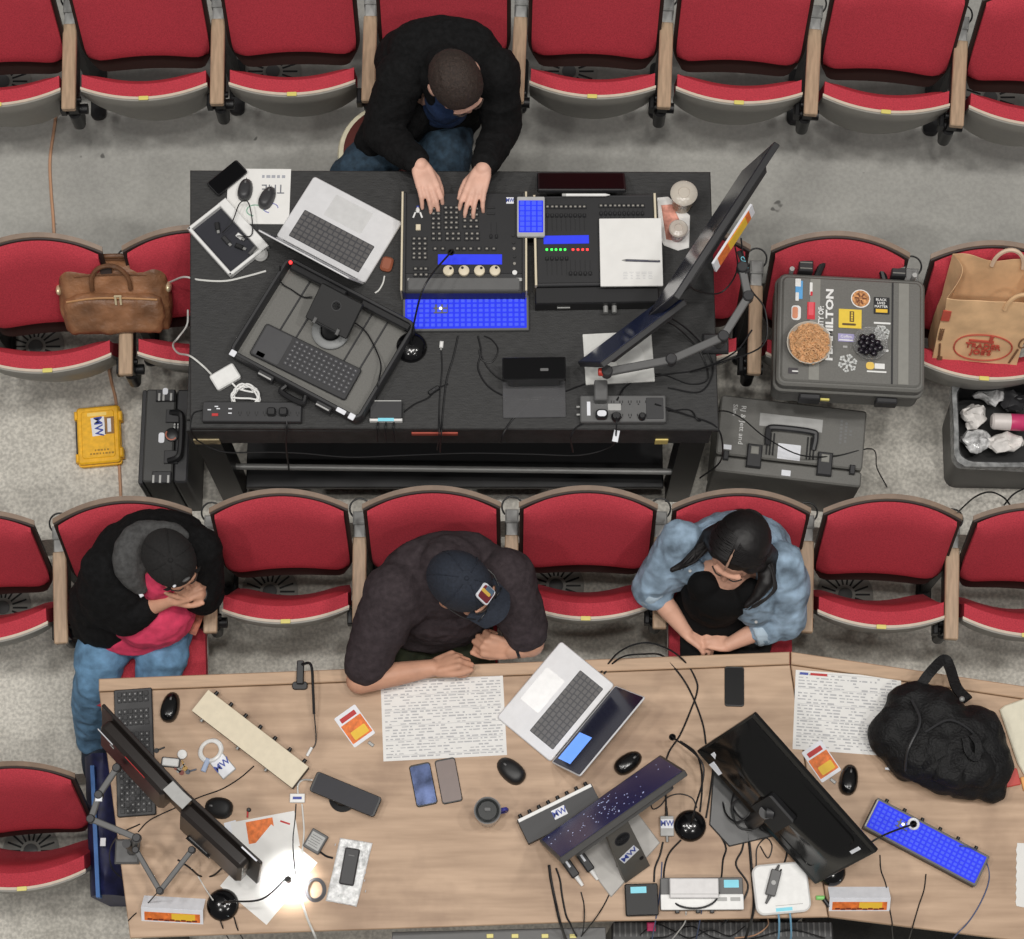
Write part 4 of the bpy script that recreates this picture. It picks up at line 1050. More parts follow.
# ---- key bunch, lanyard and badge
t = thing('key_bunch', 'bunch of keys with white fob and small trinkets on the brown table', 'keys', P(176, 762, Z))
b = B(); b.slab(.058, .028, .002, .014, .005, .003, rot=-.1, c=(-.018, -.002)); b.out('white_fob', M_white, t)
B().lathe([(.017, .002), (.018, .006), (.016, .011), (.001, .012)], c=(.022, .026, 0), n=20).out('round_fob', M_white, t)
B().slab(.068, .036, .0, .004, .006, .001, rot=-.1, c=(-.018, -.002)).out('fob_sleeve', M_plastic, t)
for x, y, r_, m_ in ((-.07, .04, .4, M_plastic), (.012, -.030, .9, M_steel), (.034, -.024, 2.0, mat('brass', (150, 120, 70), .4, .6)), (.022, -.038, 2.6, mat('rust_red', (140, 70, 58), .5)), (.044, -.035, .3, mat('slate', (90, 96, 110), .5))):
    k = B(); R = Matrix.Rotation(r_, 3, 'Z'); k.lathe([(.009, .001), (.009, .004), (.001, .004)], c=(x, y, .0), n=14); k.box(Vector((x, y, .0025)) + R @ Vector((.018, 0, 0)), (.026, .006, .003), .0005, R=R); k.out('key', m_, t)
t, w, d = Q('id_badge', 'white badge lettered MW in blue with a looped white lanyard', 'badge', (223.5, 780), (236.5, 769), (223.5, 752), Z)
B().slab(w, d, 0, .006, .004, .002).out('badge_holder', M_lgrey, t); B().slab(w*.9, d*.9, .0058, .0068, .003, .0003).out('card', M_label, t)
text('MW', .034, M_lblue, t, (0, d*.06, .0072), (0, 0, 0), bold=.02)
c0 = LP(t, 211, 751, Z)
b = B()
for k in range(2): b.tube([(c0.x + (.040-.004*k)*math.cos(a), c0.y + .034*math.sin(a), .004+.003*k + .003*math.sin(3*a)) for a in [2*math.pi*j/12 for j in range(12)]], .0075, 8, closed=True, sub=3)
b.out('lanyard', M_white, t)
B().box((c0.x-.045, c0.y-.028, .008), (.05, .018, .010), .003, R=Matrix.Rotation(.5, 3, 'Z')).out('lanyard_clip', mat('pale_blue_clip', (170, 186, 214), .5), t)
# ---- long cream-topped control box
def knob_box(name, label, cat, a, b_, c, z, h, topm, side=1, n=7):
    t, w, d = Q(name, label, cat, a, b_, c, z+h); t.location.z = z
    B().slab(w, d, 0, h-.002, .003, .002).out('body', M_dplastic, t)
    B().slab(w, d, h-.003, h, .002, .001).out('top_strip', topm, t)
    for k in range(n):
        x = -w*.44 + w*.88*k/(n-1)
        o = B().cyl((x, side*(d/2), h*.6), (x, side*(d/2+.016), h*.6), .0075, .0065, n=14, bev=.001).out('knob', M_plastic, t)
    return t, w, d
t, w, d = knob_box('intercom_panel', 'long cream-topped control box with knobs along its upper edge', 'control box', (191.6, 710.5), (292, 788), (309, 767), Z, .045, M_cream)
for x in (-.2, -.02, .12): B().cyl((x*w/.5, -d/2, .02), (x*w/.5, -d/2-.01, .02), .006, n=10).out('cable_socket', M_steel, t)
# ---- clip lamp and cable at the upper edge
t = thing('clip_lamp', 'black clip-on gooseneck lamp at the table upper edge', 'lamp', P(300, 686, Z))
B().slab(.055, .03, 0, .012, .012, .003).out('clip_foot', M_dplastic, t); B().slab(.026, .085, .012, .03, .006, .003, c=(.002, .045)).out('clip_jaw', M_plastic, t)
pts = [LP(t, *p) for p in ((302, 664, Z+.04), (311, 665, Z+.06), (313, 690, Z+.06), (314, 714, Z+.04))]
B().tube(pts, .005, 8).out('gooseneck', M_plastic, t)
pts = [LP(t, *p) for p in ((314, 712, Z+.04), (316, 735, Z+.012), (315, 745, Z+.005), (309, 752, Z+.005))]
B().tube(pts, .0022, 6).out('lead', M_plastic, t)
e = LP(t, 307, 756, Z+.005); B().cyl(e, e + Vector((.016, .03, 0)), .006, n=10).out('plug', M_white, t)
# ---- passes / badges with orange print
def pass_card(label, a, b_, c, z, clip):
    t, w, d = Q('event_pass', label, 'badge', a, b_, c, z)
    B().slab(w, d, 0, .002, .005, .0005).out('card', M_label, t)
    B().slab(w*.92, d*.60, .0019, .0024, .002, .0001, c=(0, -d*.10)).out('orange_print', M_orange, t)
    B().slab(w*.66, d*.26, .0023, .0028, .004, .0001, c=(w*.03, -d*.22)).out('yellow_print', M_yellow, t)
    B().slab(w*.7, d*.14, .0019, .0024, .002, .0001, c=(0, d*.32)).out('red_print', M_dkred, t)
    e = LP(t, *clip, z); b = B(); b.box(e, (.012, .024, .006), .002, R=Matrix.Rotation(.3, 3, 'Z')); b.out('clip', M_steel, t)
    return t
pass_card('orange and yellow event pass lying left of the large printed sheet', (354.5, 748), (375.5, 733), (355, 704), Z, (371, 744))
pass_card('orange event pass beside the large black monitor and right mouse', (822, 783), (841.5, 770), (820.5, 740), Z, (833, 781))
# ---- printed sheets
paper_sheet('large printed table of schedules under the navy-cap man fists', (383.5, 761.5), (507, 755), (503, 674), Z, rows=26, name='schedule_sheet', seed=3, margin=.05, rowh=.5)
t, w, d = paper_sheet('printed schedule sheet with red heading under the black backpack', (792.5, 749), (899, 757), (905, 678), Z, rows=24, name='schedule_sheet', seed=8, margin=.06, rowh=.5)
B().box((-w*.28, d*.46, .0015), (w*.16, .009, .0006)).out('red_heading', M_dkred, t); B().box((-w*.42, d*.46, .0015), (w*.08, .009, .0006)).out('heading', M_lblue, t)
# ---- laptop 2
laptop('silver laptop with lit blue window left of the star-speckled monitor', (614.5, 685.5), (550.5, 762.5), (497.5, 717), Z, 121, .235, win=(.095, .075, .12, .10))
# ---- phones
phone('phone with a shiny blue and silver back, left of a pair', (417, 808), (438, 803.6), (429, 762), Z, scr=mat('shiny_blue_back', (96, 110, 150), .12, .6, noise=(14, .4)))
phone('phone with plain brown back, right of a pair', (442.6, 805), (463, 801), (455, 757), Z, scr=mat('brown_back', (112, 94, 88), .35))
phone('black phone lying face up in front of the woman in denim', (724.5, 706.5), (744, 707), (745.5, 667), Z, case=M_plastic)
t = phone('black phone resting on a round charging stand, middle of left table', (309, 791), (374, 818), (382, 798), Z+.05, th=.012, name='charging_phone', scr=mat('phone_grey', (44, 44, 50), .4, spec=.2)); t.location.z = Z
for c in t.children: c.location.z += .05
B().lathe([(.048, 0), (.048, .010), (.03, .018), (.026, .051), (.001, .051)], c=(-.01, -.012, 0), n=28).out('charging_stand', M_plastic, t)
t, w, d = Q('cable_adapter', 'small white square dongle on a white cable beside the black phone', 'adapter', (290, 803), (305, 803), (305, 794), Z)
B().slab(w, d, 0, .014, .003, .002).out('housing', M_white, t); B().box((0, 0, .0143), (w*.6, d*.3, .0006)).out('blue_print', M_lblue, t)
cab('white cable from the square dongle up to the charging phone', [(298, 795), (298, 785), (303, 780), (312, 780, Z+.05)], .0032, M_wcable, Z)
cab('white cable from the square dongle down between papers', [(302, 804), (303, 815), (304, 830), (303, 845), (301, 858)], .0030, M_wcable, Z)
cab('white cable from the papers over the near table edge', [(300, 890), (303, 905), (308, 920), (315, 936), (318, 945, .5)], .0042, M_wcable, Z)
cab('thin grey cord from the square dongle over the white sheet', [(296, 804), (295, 820), (293, 840), (294, 862, Z+.01), (296, 876, Z+.01)], .0022, M_cable, Z)
t, w, d = Q('power_adapter', 'small dark adapter with grey label beside the plastic bag', 'adapter', (303, 846.5), (318.5, 855.5), (330, 838), Z)
B().slab(w, d, 0, .026, .004, .003).out('brick', M_mgrey, t); B().slab(w*.8, d*.74, .0255, .0266, .002, .0002).out('rating_plate', M_lgrey, t)
for k in range(5): B().box((-.005*(k % 2), -d*.25 + d*.12*k, .0270), (w*.6, .0018, .0004)).out('plate_print', M_mgrey, t)
cab('short dark lead from the small adapter to the plastic bag', [(319, 851), (326, 856), (333, 858)], .004, M_cable, Z)
# ---- clear bag with dark gadget
t = thing('plastic_bag', 'clear plastic bag with white print lying around a dark gadget', 'bag', P(350, 872, Z))
q = [LP(t, *p, Z) for p in ((340, 838), (372.5, 843), (357, 907), (326, 901))][::-1]
b = B(); b.poly([(v.x, v.y) for v in q], 0, .010, .004); b.sub(3).jitter(.003, 60, 2).out('bag_film', mat('bag_film', (222, 224, 224), .15, noise=(60, .18), bump=(50, .6)), t)
for k in range(14):
    a = random.random(); o = random.random()
    pt = LP(t, 331 + 36*a, 845 + 52*o, Z); B().box((pt.x, pt.y, .0135), (.008, .003, .0006), R=Matrix.Rotation(1.3, 3, 'Z')).out('bag_print', M_ink, t) if k < 8 else None
t, w, d = Q('handheld_gadget', 'dark grey oblong gadget on the clear plastic bag', 'gadget', (339, 884), (353.7, 886.5), (361, 850), Z+.012)
t.location.z = Z+.0125
B().slab(w, d, 0, .016, .006, .004).out('body', M_dplastic, t); B().slab(w*.4, .004, .0158, .0166, .001, .0001, c=(0, d*.3)).out('mark', M_mgrey, t)
t = thing('coiled_cable', 'small coil of thin dark cable next to the plastic bag', 'cable', P(315.5, 890, Z))
b = B()
for k in range(5): b.tube([(.036*math.cos(a)*(1-.06*k), .040*math.sin(a)*(1-.05*k), .003+.003*k+.002*math.sin(2*a+k)) for a in [2*math.pi*j/12 for j in range(12)]], .0024, 6, closed=True, sub=3)
b.out('coil', M_gcable, t)
# ---- papers under the lamp
t, w, d = Q('event_brochure', 'white brochure with orange print under the lamp-lit sheet', 'brochure', (236, 858), (300, 846), (290.5, 811.5), Z)
B().slab(w, d, 0, .002, .001, 0).out('sheet', M_paper, t)
B().slab(w*.42, d*.62, .0019, .0025, .001, .0001, c=(-w*.06, d*.12)).out('orange_print', M_orange, t); B().slab(w*.16, d*.05, .0019, .0026, .001, .0001, c=(w*.33, d*.22), rot=-.5).out('red_print', M_dkred, t)
t, w, d = paper_sheet('white sheet brightly lit by the gooseneck lamp', (220, 886), (266.5, 925), (318, 863), Z+.004, rows=0)
t.location.z = Z+.0025
t, w, d = Q('paper_cup', 'clear edge of a plain white card behind the left monitor', 'card', (228, 843), (240, 840), (236, 820), Z)
t.name = 'white_card'; t['label'] = 'white card showing below the half-hidden mouse'
B().slab(w, d, 0, .0015, .001, 0).out('card', M_label, t)
mk = thing('lapel_mic', 'tiny dark clip microphone lying above the orange brochure', 'microphone', P(249, 810, Z)); B().lathe([(.007, .001), (.008, .006), (.004, .012), (.001, .012)], n=12).out('head', M_dplastic, mk); B().box((-.004, -.016, .004), (.006, .022, .005), .001).out('clip', M_dkred, mk)
littlite('gooseneck lamp lighting the white sheet, base left of the sheet', 223, 905, Z, (287.5, 879, Z+.15), mid=(262, 899, Z+.17), lit=4.2)
# ---- folded name cards
def tent(label, a, b_, c, seed):
    t, w, d = Q('name_card', label, 'sign', a, b_, c, Z+.03); t.location.z = Z
    t.location += Vector((0, -.004, 0))
    for s, nm in ((1, 'back_fold'), (-1, 'front_fold')):
        an = math.radians(42); L = d*.5/math.cos(an)*.86
        M = Matrix.Translation((0, 0, L*math.sin(an))) @ Matrix.Rotation(-s*an, 4, 'X') @ Matrix.Translation((0, s*L/2, 0))
        o = B().slab(w, L, -.0008, .0008, .001, 0, M=M).out(nm, M_label, t)
        if s < 0:
            z0 = .0008
            B().slab(w*.90, L*.62, z0, z0+.0006, .001, .0001, c=(0, -L*.10), M=M).out('orange_print', M_orange, o)
            B().slab(w*.38, L*.52, z0+.0005, z0+.0011, .002, .0001, c=(w*.18, -L*.08), M=M).out('yellow_print', M_yellow, o)
            b = B()
            for k in range(9): b.slab(.018, .007, z0+.001, z0+.0015, .003, .0001, c=(-w*.36 + w*.09*k, -L*(.30 + .04*(k % 2))), M=M)
            b.out('dark_print', mat('brown_print', (120, 50, 24), .6), o)
    return t
tent('folded white and orange name card at the lower left table corner', (140, 921), (202, 924.5), (204, 895), 1)
tent('folded white and orange name card right of the white square box', (830, 911), (891, 911), (889, 883), 2)
# ---- travel mug
t = thing('travel_mug', 'steel travel mug with black lid in the middle of the table', 'mug', P(488, 816, Z))
B().lathe([(.036, 0), (.040, .01), (.046, .15), (.047, .158), (.045, .160), (.041, .155), (.038, .146), (.001, .146)], n=36).out('steel_cup', mat('brushed_steel', (196, 196, 196), .3, .6), t)
B().lathe([(.040, .148), (.040, .156), (.034, .158), (.032, .152), (.001, .152)], n=32).out('lid', mat('smoky_lid', (46, 48, 48), .15), t)
B().slab(.022, .012, .152, .156, .004, .001, c=(0, .004)).out('sip_slider', M_mgrey, t)
B().tube([(.044, .004, .13), (.062, .008, .13), (.066, .008, .105), (.062, .007, .08), (.043, .004, .075)], .007, 8).out('handle', mat('mug_blue', (58, 58, 140), .4), t)
# ---- second control box behind the star-speckled monitor
t, w, d = knob_box('intercom_panel', 'dark control box with white edge behind the star-speckled monitor', 'control box', (528.6, 843.8), (603, 807), (591, 783.4), Z, .05, M_dplastic, n=8)
B().box((0, d/2-.006, .0515), (w*.98, .012, .004), .001).out('white_edge', M_white, t)
label_mw(t, .05, .034, (0, .004, .0505))
# ---- office monitor with stand
sm = mat('starry_screen', (22, 28, 74), .25, emit=.35)
t, R, w = monitor('monitor', 'monitor with a star-speckled navy screen facing up, on a grey stand', (685, 770), (559, 859), LT+.375, .285, math.radians(23), th=.022, face=-1, bulge=.02, mback=mat('monitor_grey', (74, 73, 72), .45), screen=sm)
rnd = random.Random(11); b = B()
for k in range(70):
    x, zz = rnd.gauss(0, .22)*w, -rnd.uniform(.03, .25); b.box((0, 0, 0), (.001,)*3) if False else None
    s_ = rnd.choice((.0025, .0035, .005)); M = R @ Matrix.Translation((max(-.46*w, min(.46*w, x)), -.0016, zz)) @ Matrix.Rotation(math.pi/2, 4, 'X')
    b.slab(s_, s_, -.0004, .0004, s_*.45, 0, M=M, n=1)
b.out('screen_dots', mat('screen_star', (196, 206, 236), .4, emit=.5), t)
e = LP(t, 634, 872, LT+.012)
sn = thing('monitor_foot', 'x', 'stand', (0, 0, 0)); bpy.data.objects.remove(sn)
# stand belongs to the monitor: neck and kite-shaped foot
def lpz(px, py, z): return LP(t, px, py, z)
zb = LT - t.location.z
foot = [lpz(*p, LT) for p in ((577, 852), (611, 897.5), (660, 843), (636, 811))]
fo = B(); pts = [(v.x, v.y) for v in foot]; M = Matrix.Translation((0, 0, zb)); fo.poly(pts if True else pts, 0, .008, .003, M=M); fo.out('foot', mat('foot_grey', (178, 175, 170), .45), t)
n0, n1 = lpz(612, 818, LT+.30), lpz(636, 872, LT+.010)
dv = (n1-n0); nx = Vector((1, 0, 0))
nk = B(); hw = .042
front = [n0 + nx*hw, n0 - nx*hw, n1 - nx*hw*1.25, n1 + nx*hw*1.25]
nn = dv.cross(nx).normalized(); nn = nn if nn.z > 0 else -nn
nk.loft([[p - nn*.012 for p in front], [p + nn*.012 for p in front]]); neck = nk.out('neck', mat('neck_grey', (92, 89, 84), .45), t)
neck_M = Matrix((nx, -dv.normalized(), nn)).transposed()
if neck_M.determinant() < 0: neck_M = Matrix((-nx, -dv.normalized(), nn)).transposed()
ctr = n0 + dv*.34 + nn*.0125
o = B().lathe([(.030, 0), (.030, .001), (.0265, .001), (.0265, 0)], n=30).out('round_logo', M_dink, neck); o.matrix_basis = Matrix.Translation(ctr) @ neck_M.to_4x4()
tt_ = text('DELL', .020, M_dink, neck, ctr + nn*.0005, name='logo_lettering', sx=1.0); tt_.rotation_euler = neck_M.to_euler()
o = label_mw(neck, .070, .042, n0 + dv*.62 + nn*.0128, R=(neck_M @ Matrix.Rotation(.25, 3, 'Z')).to_euler())
B().cyl(n0 + dv*.80 + nn*.012 - nx*.035, n0 + dv*.80 + nn*.014 - nx*.035, .008, n=12).out('cable_hole', M_black, neck)
# ---- plugs and adapters below that monitor
for i, (px, py, deg, lab) in enumerate(((570, 868, -55, 'dark power plug below the star-speckled monitor, left of two'), (585, 862, -55, 'dark power plug below the star-speckled monitor, right of two'))):
    a_ = thing('inline_plug', lab, 'plug', P(px, py, Z), math.radians(deg))
    B().slab(.075, .03, 0, .026, .006, .004).out('plug_body', M_dplastic, a_); B().cyl((.037, 0, .012), (.075, 0, .009), .009, .006, n=12).out('strain_relief', M_white, a_)
    B().box((-.015, 0, .0265), (.03, .008, .001)).out('white_band', M_label, a_)
t, w, d = Q('wireless_receiver', 'small black square device with a cyan strip at the near edge', 'device', (626, 916), (659, 915), (656.5, 883), Z+.03)
t.location.z = Z
B().slab(w, d, 0, .030, .006, .004).out('case', M_plastic, t); B().slab(w*.95, d*.95, .0295, .0306, .005, .0003).out('gloss_top', M_glass, t)
B().slab(w*.48, d*.2, .0304, .0312, .001, .0001, c=(-.01, d*.3)).out('cyan_label', M_cyan, t)
t, w, d = Q('belt_pack', 'small white pack with blue MW label beside a round lamp base', 'pack', (660.5, 836), (674, 836), (674, 816), Z+.02); t.location.z = Z
B().slab(w, d, 0, .022, .003, .002).out('case', M_lgrey, t); label_mw(t, w*.92, d*.46, (0, .008, .0222))
B().cyl((0, d/2, .011), (0, d/2+.035, .011), .006, .003, n=10).out('strain_relief', M_plastic, t); B().cyl((0, -d/2, .011), (0, -d/2-.02, .011), .005, n=10).out('jack', M_steel, t)
# ---- white dock, white square box
t, w, d = Q('docking_unit', 'grey and white box with cyan label, white box on top, near edge', 'device', (661, 910), (744, 909.5), (743, 877), Z+.04); t.location.z = Z
B().slab(w, d, 0, .034, .005, .003).out('case', M_mgrey, t); B().slab(w, d*.48, .0335, .040, .004, .002, c=(0, -d*.26)).out('white_cover', M_white, t)
B().slab(w*.18, d*.24, .0335, .0345, .002, .0002, c=(w*.36, d*.30)).out('cyan_label', M_cyan, t)
B().slab(w*.12, d*.12, .0395, .0405, .002, .0002, c=(w*.24, -d*.18)).out('grey_mark', M_lgrey, t); B().slab(w*.12, d*.12, .0395, .0405, .002, .0002, c=(w*.40, -d*.18)).out('grey_mark', M_lgrey, t)
for x in (-.3, -.05, .12): B().box((x*w, -d/2, .02), (.014, .02, .016), .002).out('port_plug', M_plastic, t)
t2_, w, d = Q('slim_box', 'slim white box stacked on the grey docking unit', 'device', (670, 898), (719, 898), (718, 878), Z+.065); t2_.location.z = Z+.0405
B().slab(w, d, 0, .024, .004, .003).out('case', mat('box_white', (222, 220, 220), .45), t2_); B().box((0, -d*.30, .0243), (w*.96, .002, .0006)).out('seam', M_lgrey, t2_)
t, w, d = Q('rounded_box', 'white rounded square box at the near edge under a grey adapter', 'device', (757, 916), (812, 911), (803, 861), Z+.03); t.location.z = Z
B().slab(w, d, 0, .036, .03, .006, n=8).out('case', M_white, t); B().box((w*.1, -d*.34, .0363), (w*.5, .002, .0005)).out('seam', M_lgrey, t)
B().slab(w*.30, .012, .0358, .0366, .001, .0001, c=(-.0, -d*.42)).out('cyan_label', M_cyan, t)
for x in (-.02, .02): B().tube([(x, -d/2+.01, .02), (x, -d/2-.03, .015), (x*1.1, -d/2-.08, -.05), (x, -d/2-.1, -.2)], .0035, 6).out('network_lead', mat('pale_blue_cable', (110, 160, 190), .5), t)
a_, w, d = Q('inline_adapter', 'grey inline adapter lying on the white rounded box', 'adapter', (765, 894), (775, 897), (783, 872), Z+.05); a_.location.z = Z+.0365
B().slab(w, d, 0, .022, .004, .003).out('housing', M_mgrey, a_); B().cyl((0, -d/2, .011), (-.006, -d/2-.03, .008), .007, .004, n=10).out('strain_relief', M_mgrey, a_); B().cyl((0, d/2, .011), (.004, d/2+.02, .008), .006, .004, n=10).out('strain_relief', M_mgrey, a_)
B().lathe([(.008, .0218), (.008, .0226), (.001, .0226)], n=14).out('round_mark', M_lgrey, a_)
# ---- gooseneck lamps on round bases
littlite('gooseneck lamp with gloss black base beside the MW pack', 690, 826, Z, (672.5, 737, Z+.12), mid=(703, 765, Z+.2))
littlite('gooseneck lamp with gloss base under the big monitor corner', 831, 872, Z, (913.5, 824, Z+.13), mid=(878, 838, Z+.22), base_r=.05)
B_ = thing('microphone_ring', 'white ring of the lamp head on the blue lit box', 'lamp ring', P(914, 823.5, Z+.07)); B_.location.z = Z+.0552
B().lathe([(.020, 0), (.022, .004), (.020, .008), (.013, .008), (.012, .003)], n=24).out('ring', M_label, B_)
# ---- large monitor seen from behind
gb = mat('gloss_monitor_back', (20, 20, 20), .18)
t, R, w = monitor('monitor', 'large glossy black monitor seen from behind with two white labels', (879, 849), (756, 711), (LT+.36, LT+.47), .355, math.radians(-30), th=.016, face=-1, bulge=.0, mback=gb)
def bulge(a, q):
    # sculpted back: deep in the lower middle, thin at the edges
    x = a*w*.485; zz = -.02 - (q+1)/2*.315
    e = (1-abs(a)**4)*(1-abs(q)**4)
    dp = .018 + e*(.020 + .035*math.exp(-((q+.05)/.42)**2) * (1-.25*a*a) + .010*math.sin(a*3.0))
    return R @ Vector((x, dp, zz)), R @ Vector((x, .012, zz))
B().grid(bulge, 30, 16).out('back_housing', gb, t)
for x, zz, ww, hh in ((.40*w, -.285, .055, .020), (.36*w, -.325, .05, .028), (-.43*w, -.065, .012, .05)):
    B().box((0, 0, 0), (ww, .003, hh), .0005).out('white_label', M_label, t).matrix_basis = R @ Matrix.Translation((x, .026, zz))
o = B().box((0, 0, 0), (.12, .03, .12), .006).out('mount_plate', M_plastic, t); o.matrix_basis = R @ Matrix.Translation((-.0, .075, -.19))
zb = LT - t.location.z
q = [LP(t, *p, LT) for p in ((713, 772), (709, 825), (729, 847), (776, 836), (800, 800), (752, 764))]
b = B(); b.poly([(v.x, v.y) for v in q], 0, .010, .004, M=Matrix.Translation((0, 0, zb))); b.out('foot', mat('foot_dark', (62, 62, 62), .35), t)
e0, e1 = LP(t, 752, 822, LT), R @ Vector((0, .08, -.19))
B().cyl(e0, (e0.x*.6+e1.x*.4, e0.y*.6+e1.y*.4, e1.z), .028, .024, n=18).out('pillar', M_plastic, t); B().cyl((e0.x*.6+e1.x*.4, e0.y*.6+e1.y*.4, e1.z), e1, .02, n=14).out('tilt_arm', M_dplastic, t)
# ---- blue lit control box at the right
t, w, d = lit_board('blue backlit control keyboard with knobs in front of the backpack', (861, 829), (972.5, 888), (985, 857), Z, rows=6, n=22)
t.location.z = Z
for c in t.children: c.location.z += .032
B().slab(w, d, 0, .034, .004, .002).out('lower_case', M_dplastic, t)
for k in range(6): B().cyl((-w*.42 + w*.16*k, d/2, .03), (-w*.42 + w*.16*k, d/2+.014, .03), .0065, n=12).out('knob', M_plastic, t)
B().box((-w/2+.004, 0, .046), (.006, d*.9, .014), .001).out('steel_edge', M_steel, t)
# ---- pad and perforated sheet at the right edge
t = thing('cream_folder', 'cream rounded folder at the right edge behind the backpack', 'folder', P(1022, 735, Z))
q = [LP(t, *p, Z) for p in ((999, 710), (1004, 706), (1050, 690), (1064, 760), (1024, 776), (1017, 764))][::-1]
B().poly([(v.x, v.y) for v in q], 0, .014, .004).out('cover', mat('folder_cream', (224, 218, 196), .5), t)
t = thing('perforated_paper', 'white paper with torn perforated edge at the right border', 'paper', P(1030, 876, Z))
pts = [(1017, 843)] + [(1016.8 - .6*(k % 2)*1.6 - .1*k*.4, 846 + 60*k/14) for k in range(15)] + [(1060, 915), (1060, 845)]
q = [LP(t, *p, Z) for p in pts]; B().poly([(v.x, v.y) for v in q], 0, .004, 0).out('sheet', M_paper, t)
# ---- blue tote hanging off the left table end
t = thing('tote_bag', 'dark blue tote bag with light blue band at the left table end', 'bag', P(110, 830, F4))
b = B()
def tote(a, q):
    v0 = P(104 + 6*a + 6*(q+1)/2, 757 + 70*(q+1), .28 - .10*(q+1)/2) - t.location
    k = mnoise.noise(Vector((a*2, q*3, 1)))*.02
    return v0 + Vector((.05*a, 0, .10*(1-a*a) + k)), v0 + Vector((.05*a, 0, -.42))
b.grid(tote, 10, 24).out('bag_body', mat('tote_navy', (26, 30, 72), .6, noise=(30, .2)), t)
def band(a, q):
    v0 = P(101 + 6*(q+1)/2 + 2.0*a, 765 + 66*(q+1), .40 - .10*(q+1)/2) - t.location + Vector((-.035, 0, -.01))
    return v0, v0 + Vector((0, 0, -.05))
B().grid(band, 2, 20).out('light_band', mat('tote_band', (62, 112, 178), .55), t)
q0 = LP(t, 103, 842, .36); B().box(q0, (.02, .03, .004), .001).out('white_patch', M_label, t)
# ---- grey raceway with yellow tabs and dark gear below the far edge
t, w, d = Q('raceway', 'grey strip with yellow tabs just below the brown table near edge', 'strip', (392, 945), (606, 940), (606, 927), .60)
B().slab(w, d, -.03, 0, .004, .002).out('channel', M_mgrey, t)
for x in (515, 545, 573, 490): q = LP(t, x, 936, .60); B().slab(.024, .014, 0, .004, .002, .001, c=(q.x, q.y)).out('yellow_tab', M_plate, t)
t, w, d = Q('road_case', 'black road case below the near edge of the brown table', 'case', (612, 975), (835, 975), (835, 921), .45)
t.location.z = F4; hh = .45-F4
B().slab(w, d, 0, hh-.02, .02, .006).out('body', M_plastic, t); B().slab(w, d, hh-.02, hh, .02, .006).out('lid', M_dplastic, t)
b = B()
for k in range(40):
    x = -w/2 + w*(k+.5)/40; b.box((x, d/2-.03, hh+.002), (.006, .05, .004))
b.out('grille', M_mgrey, t)
t, w, d = Q('floor_mat', 'dark rubber mat below the right brown table edge', 'mat', (840, 985), (1060, 1000), (1060, 945), .25)
t.location.z = F4; B().slab(w*1.2, d*2, 0, .02, .02, .006).out('mat', mat('rubber', (44, 44, 42), .8, bump=(60, .5)), t)
# ---- loose red key tag beside the backpack
t = thing('luggage_tag', 'red luggage tag and orange tab at the backpack right side', 'tag', P(1011, 778, Z), .2)
B().slab(.055, .06, 0, .010, .006, .003).out('red_tag', mat('tag_red', (206, 74, 66), .5), t); B().slab(.03, .05, .001, .012, .004, .002, c=(.045, -.03)).out('orange_tab', mat('tag_orange', (232, 168, 96), .5), t); B().slab(.02, .02, .009, .013, .003, .001, c=(-.005, .035)).out('buckle', M_label, t)
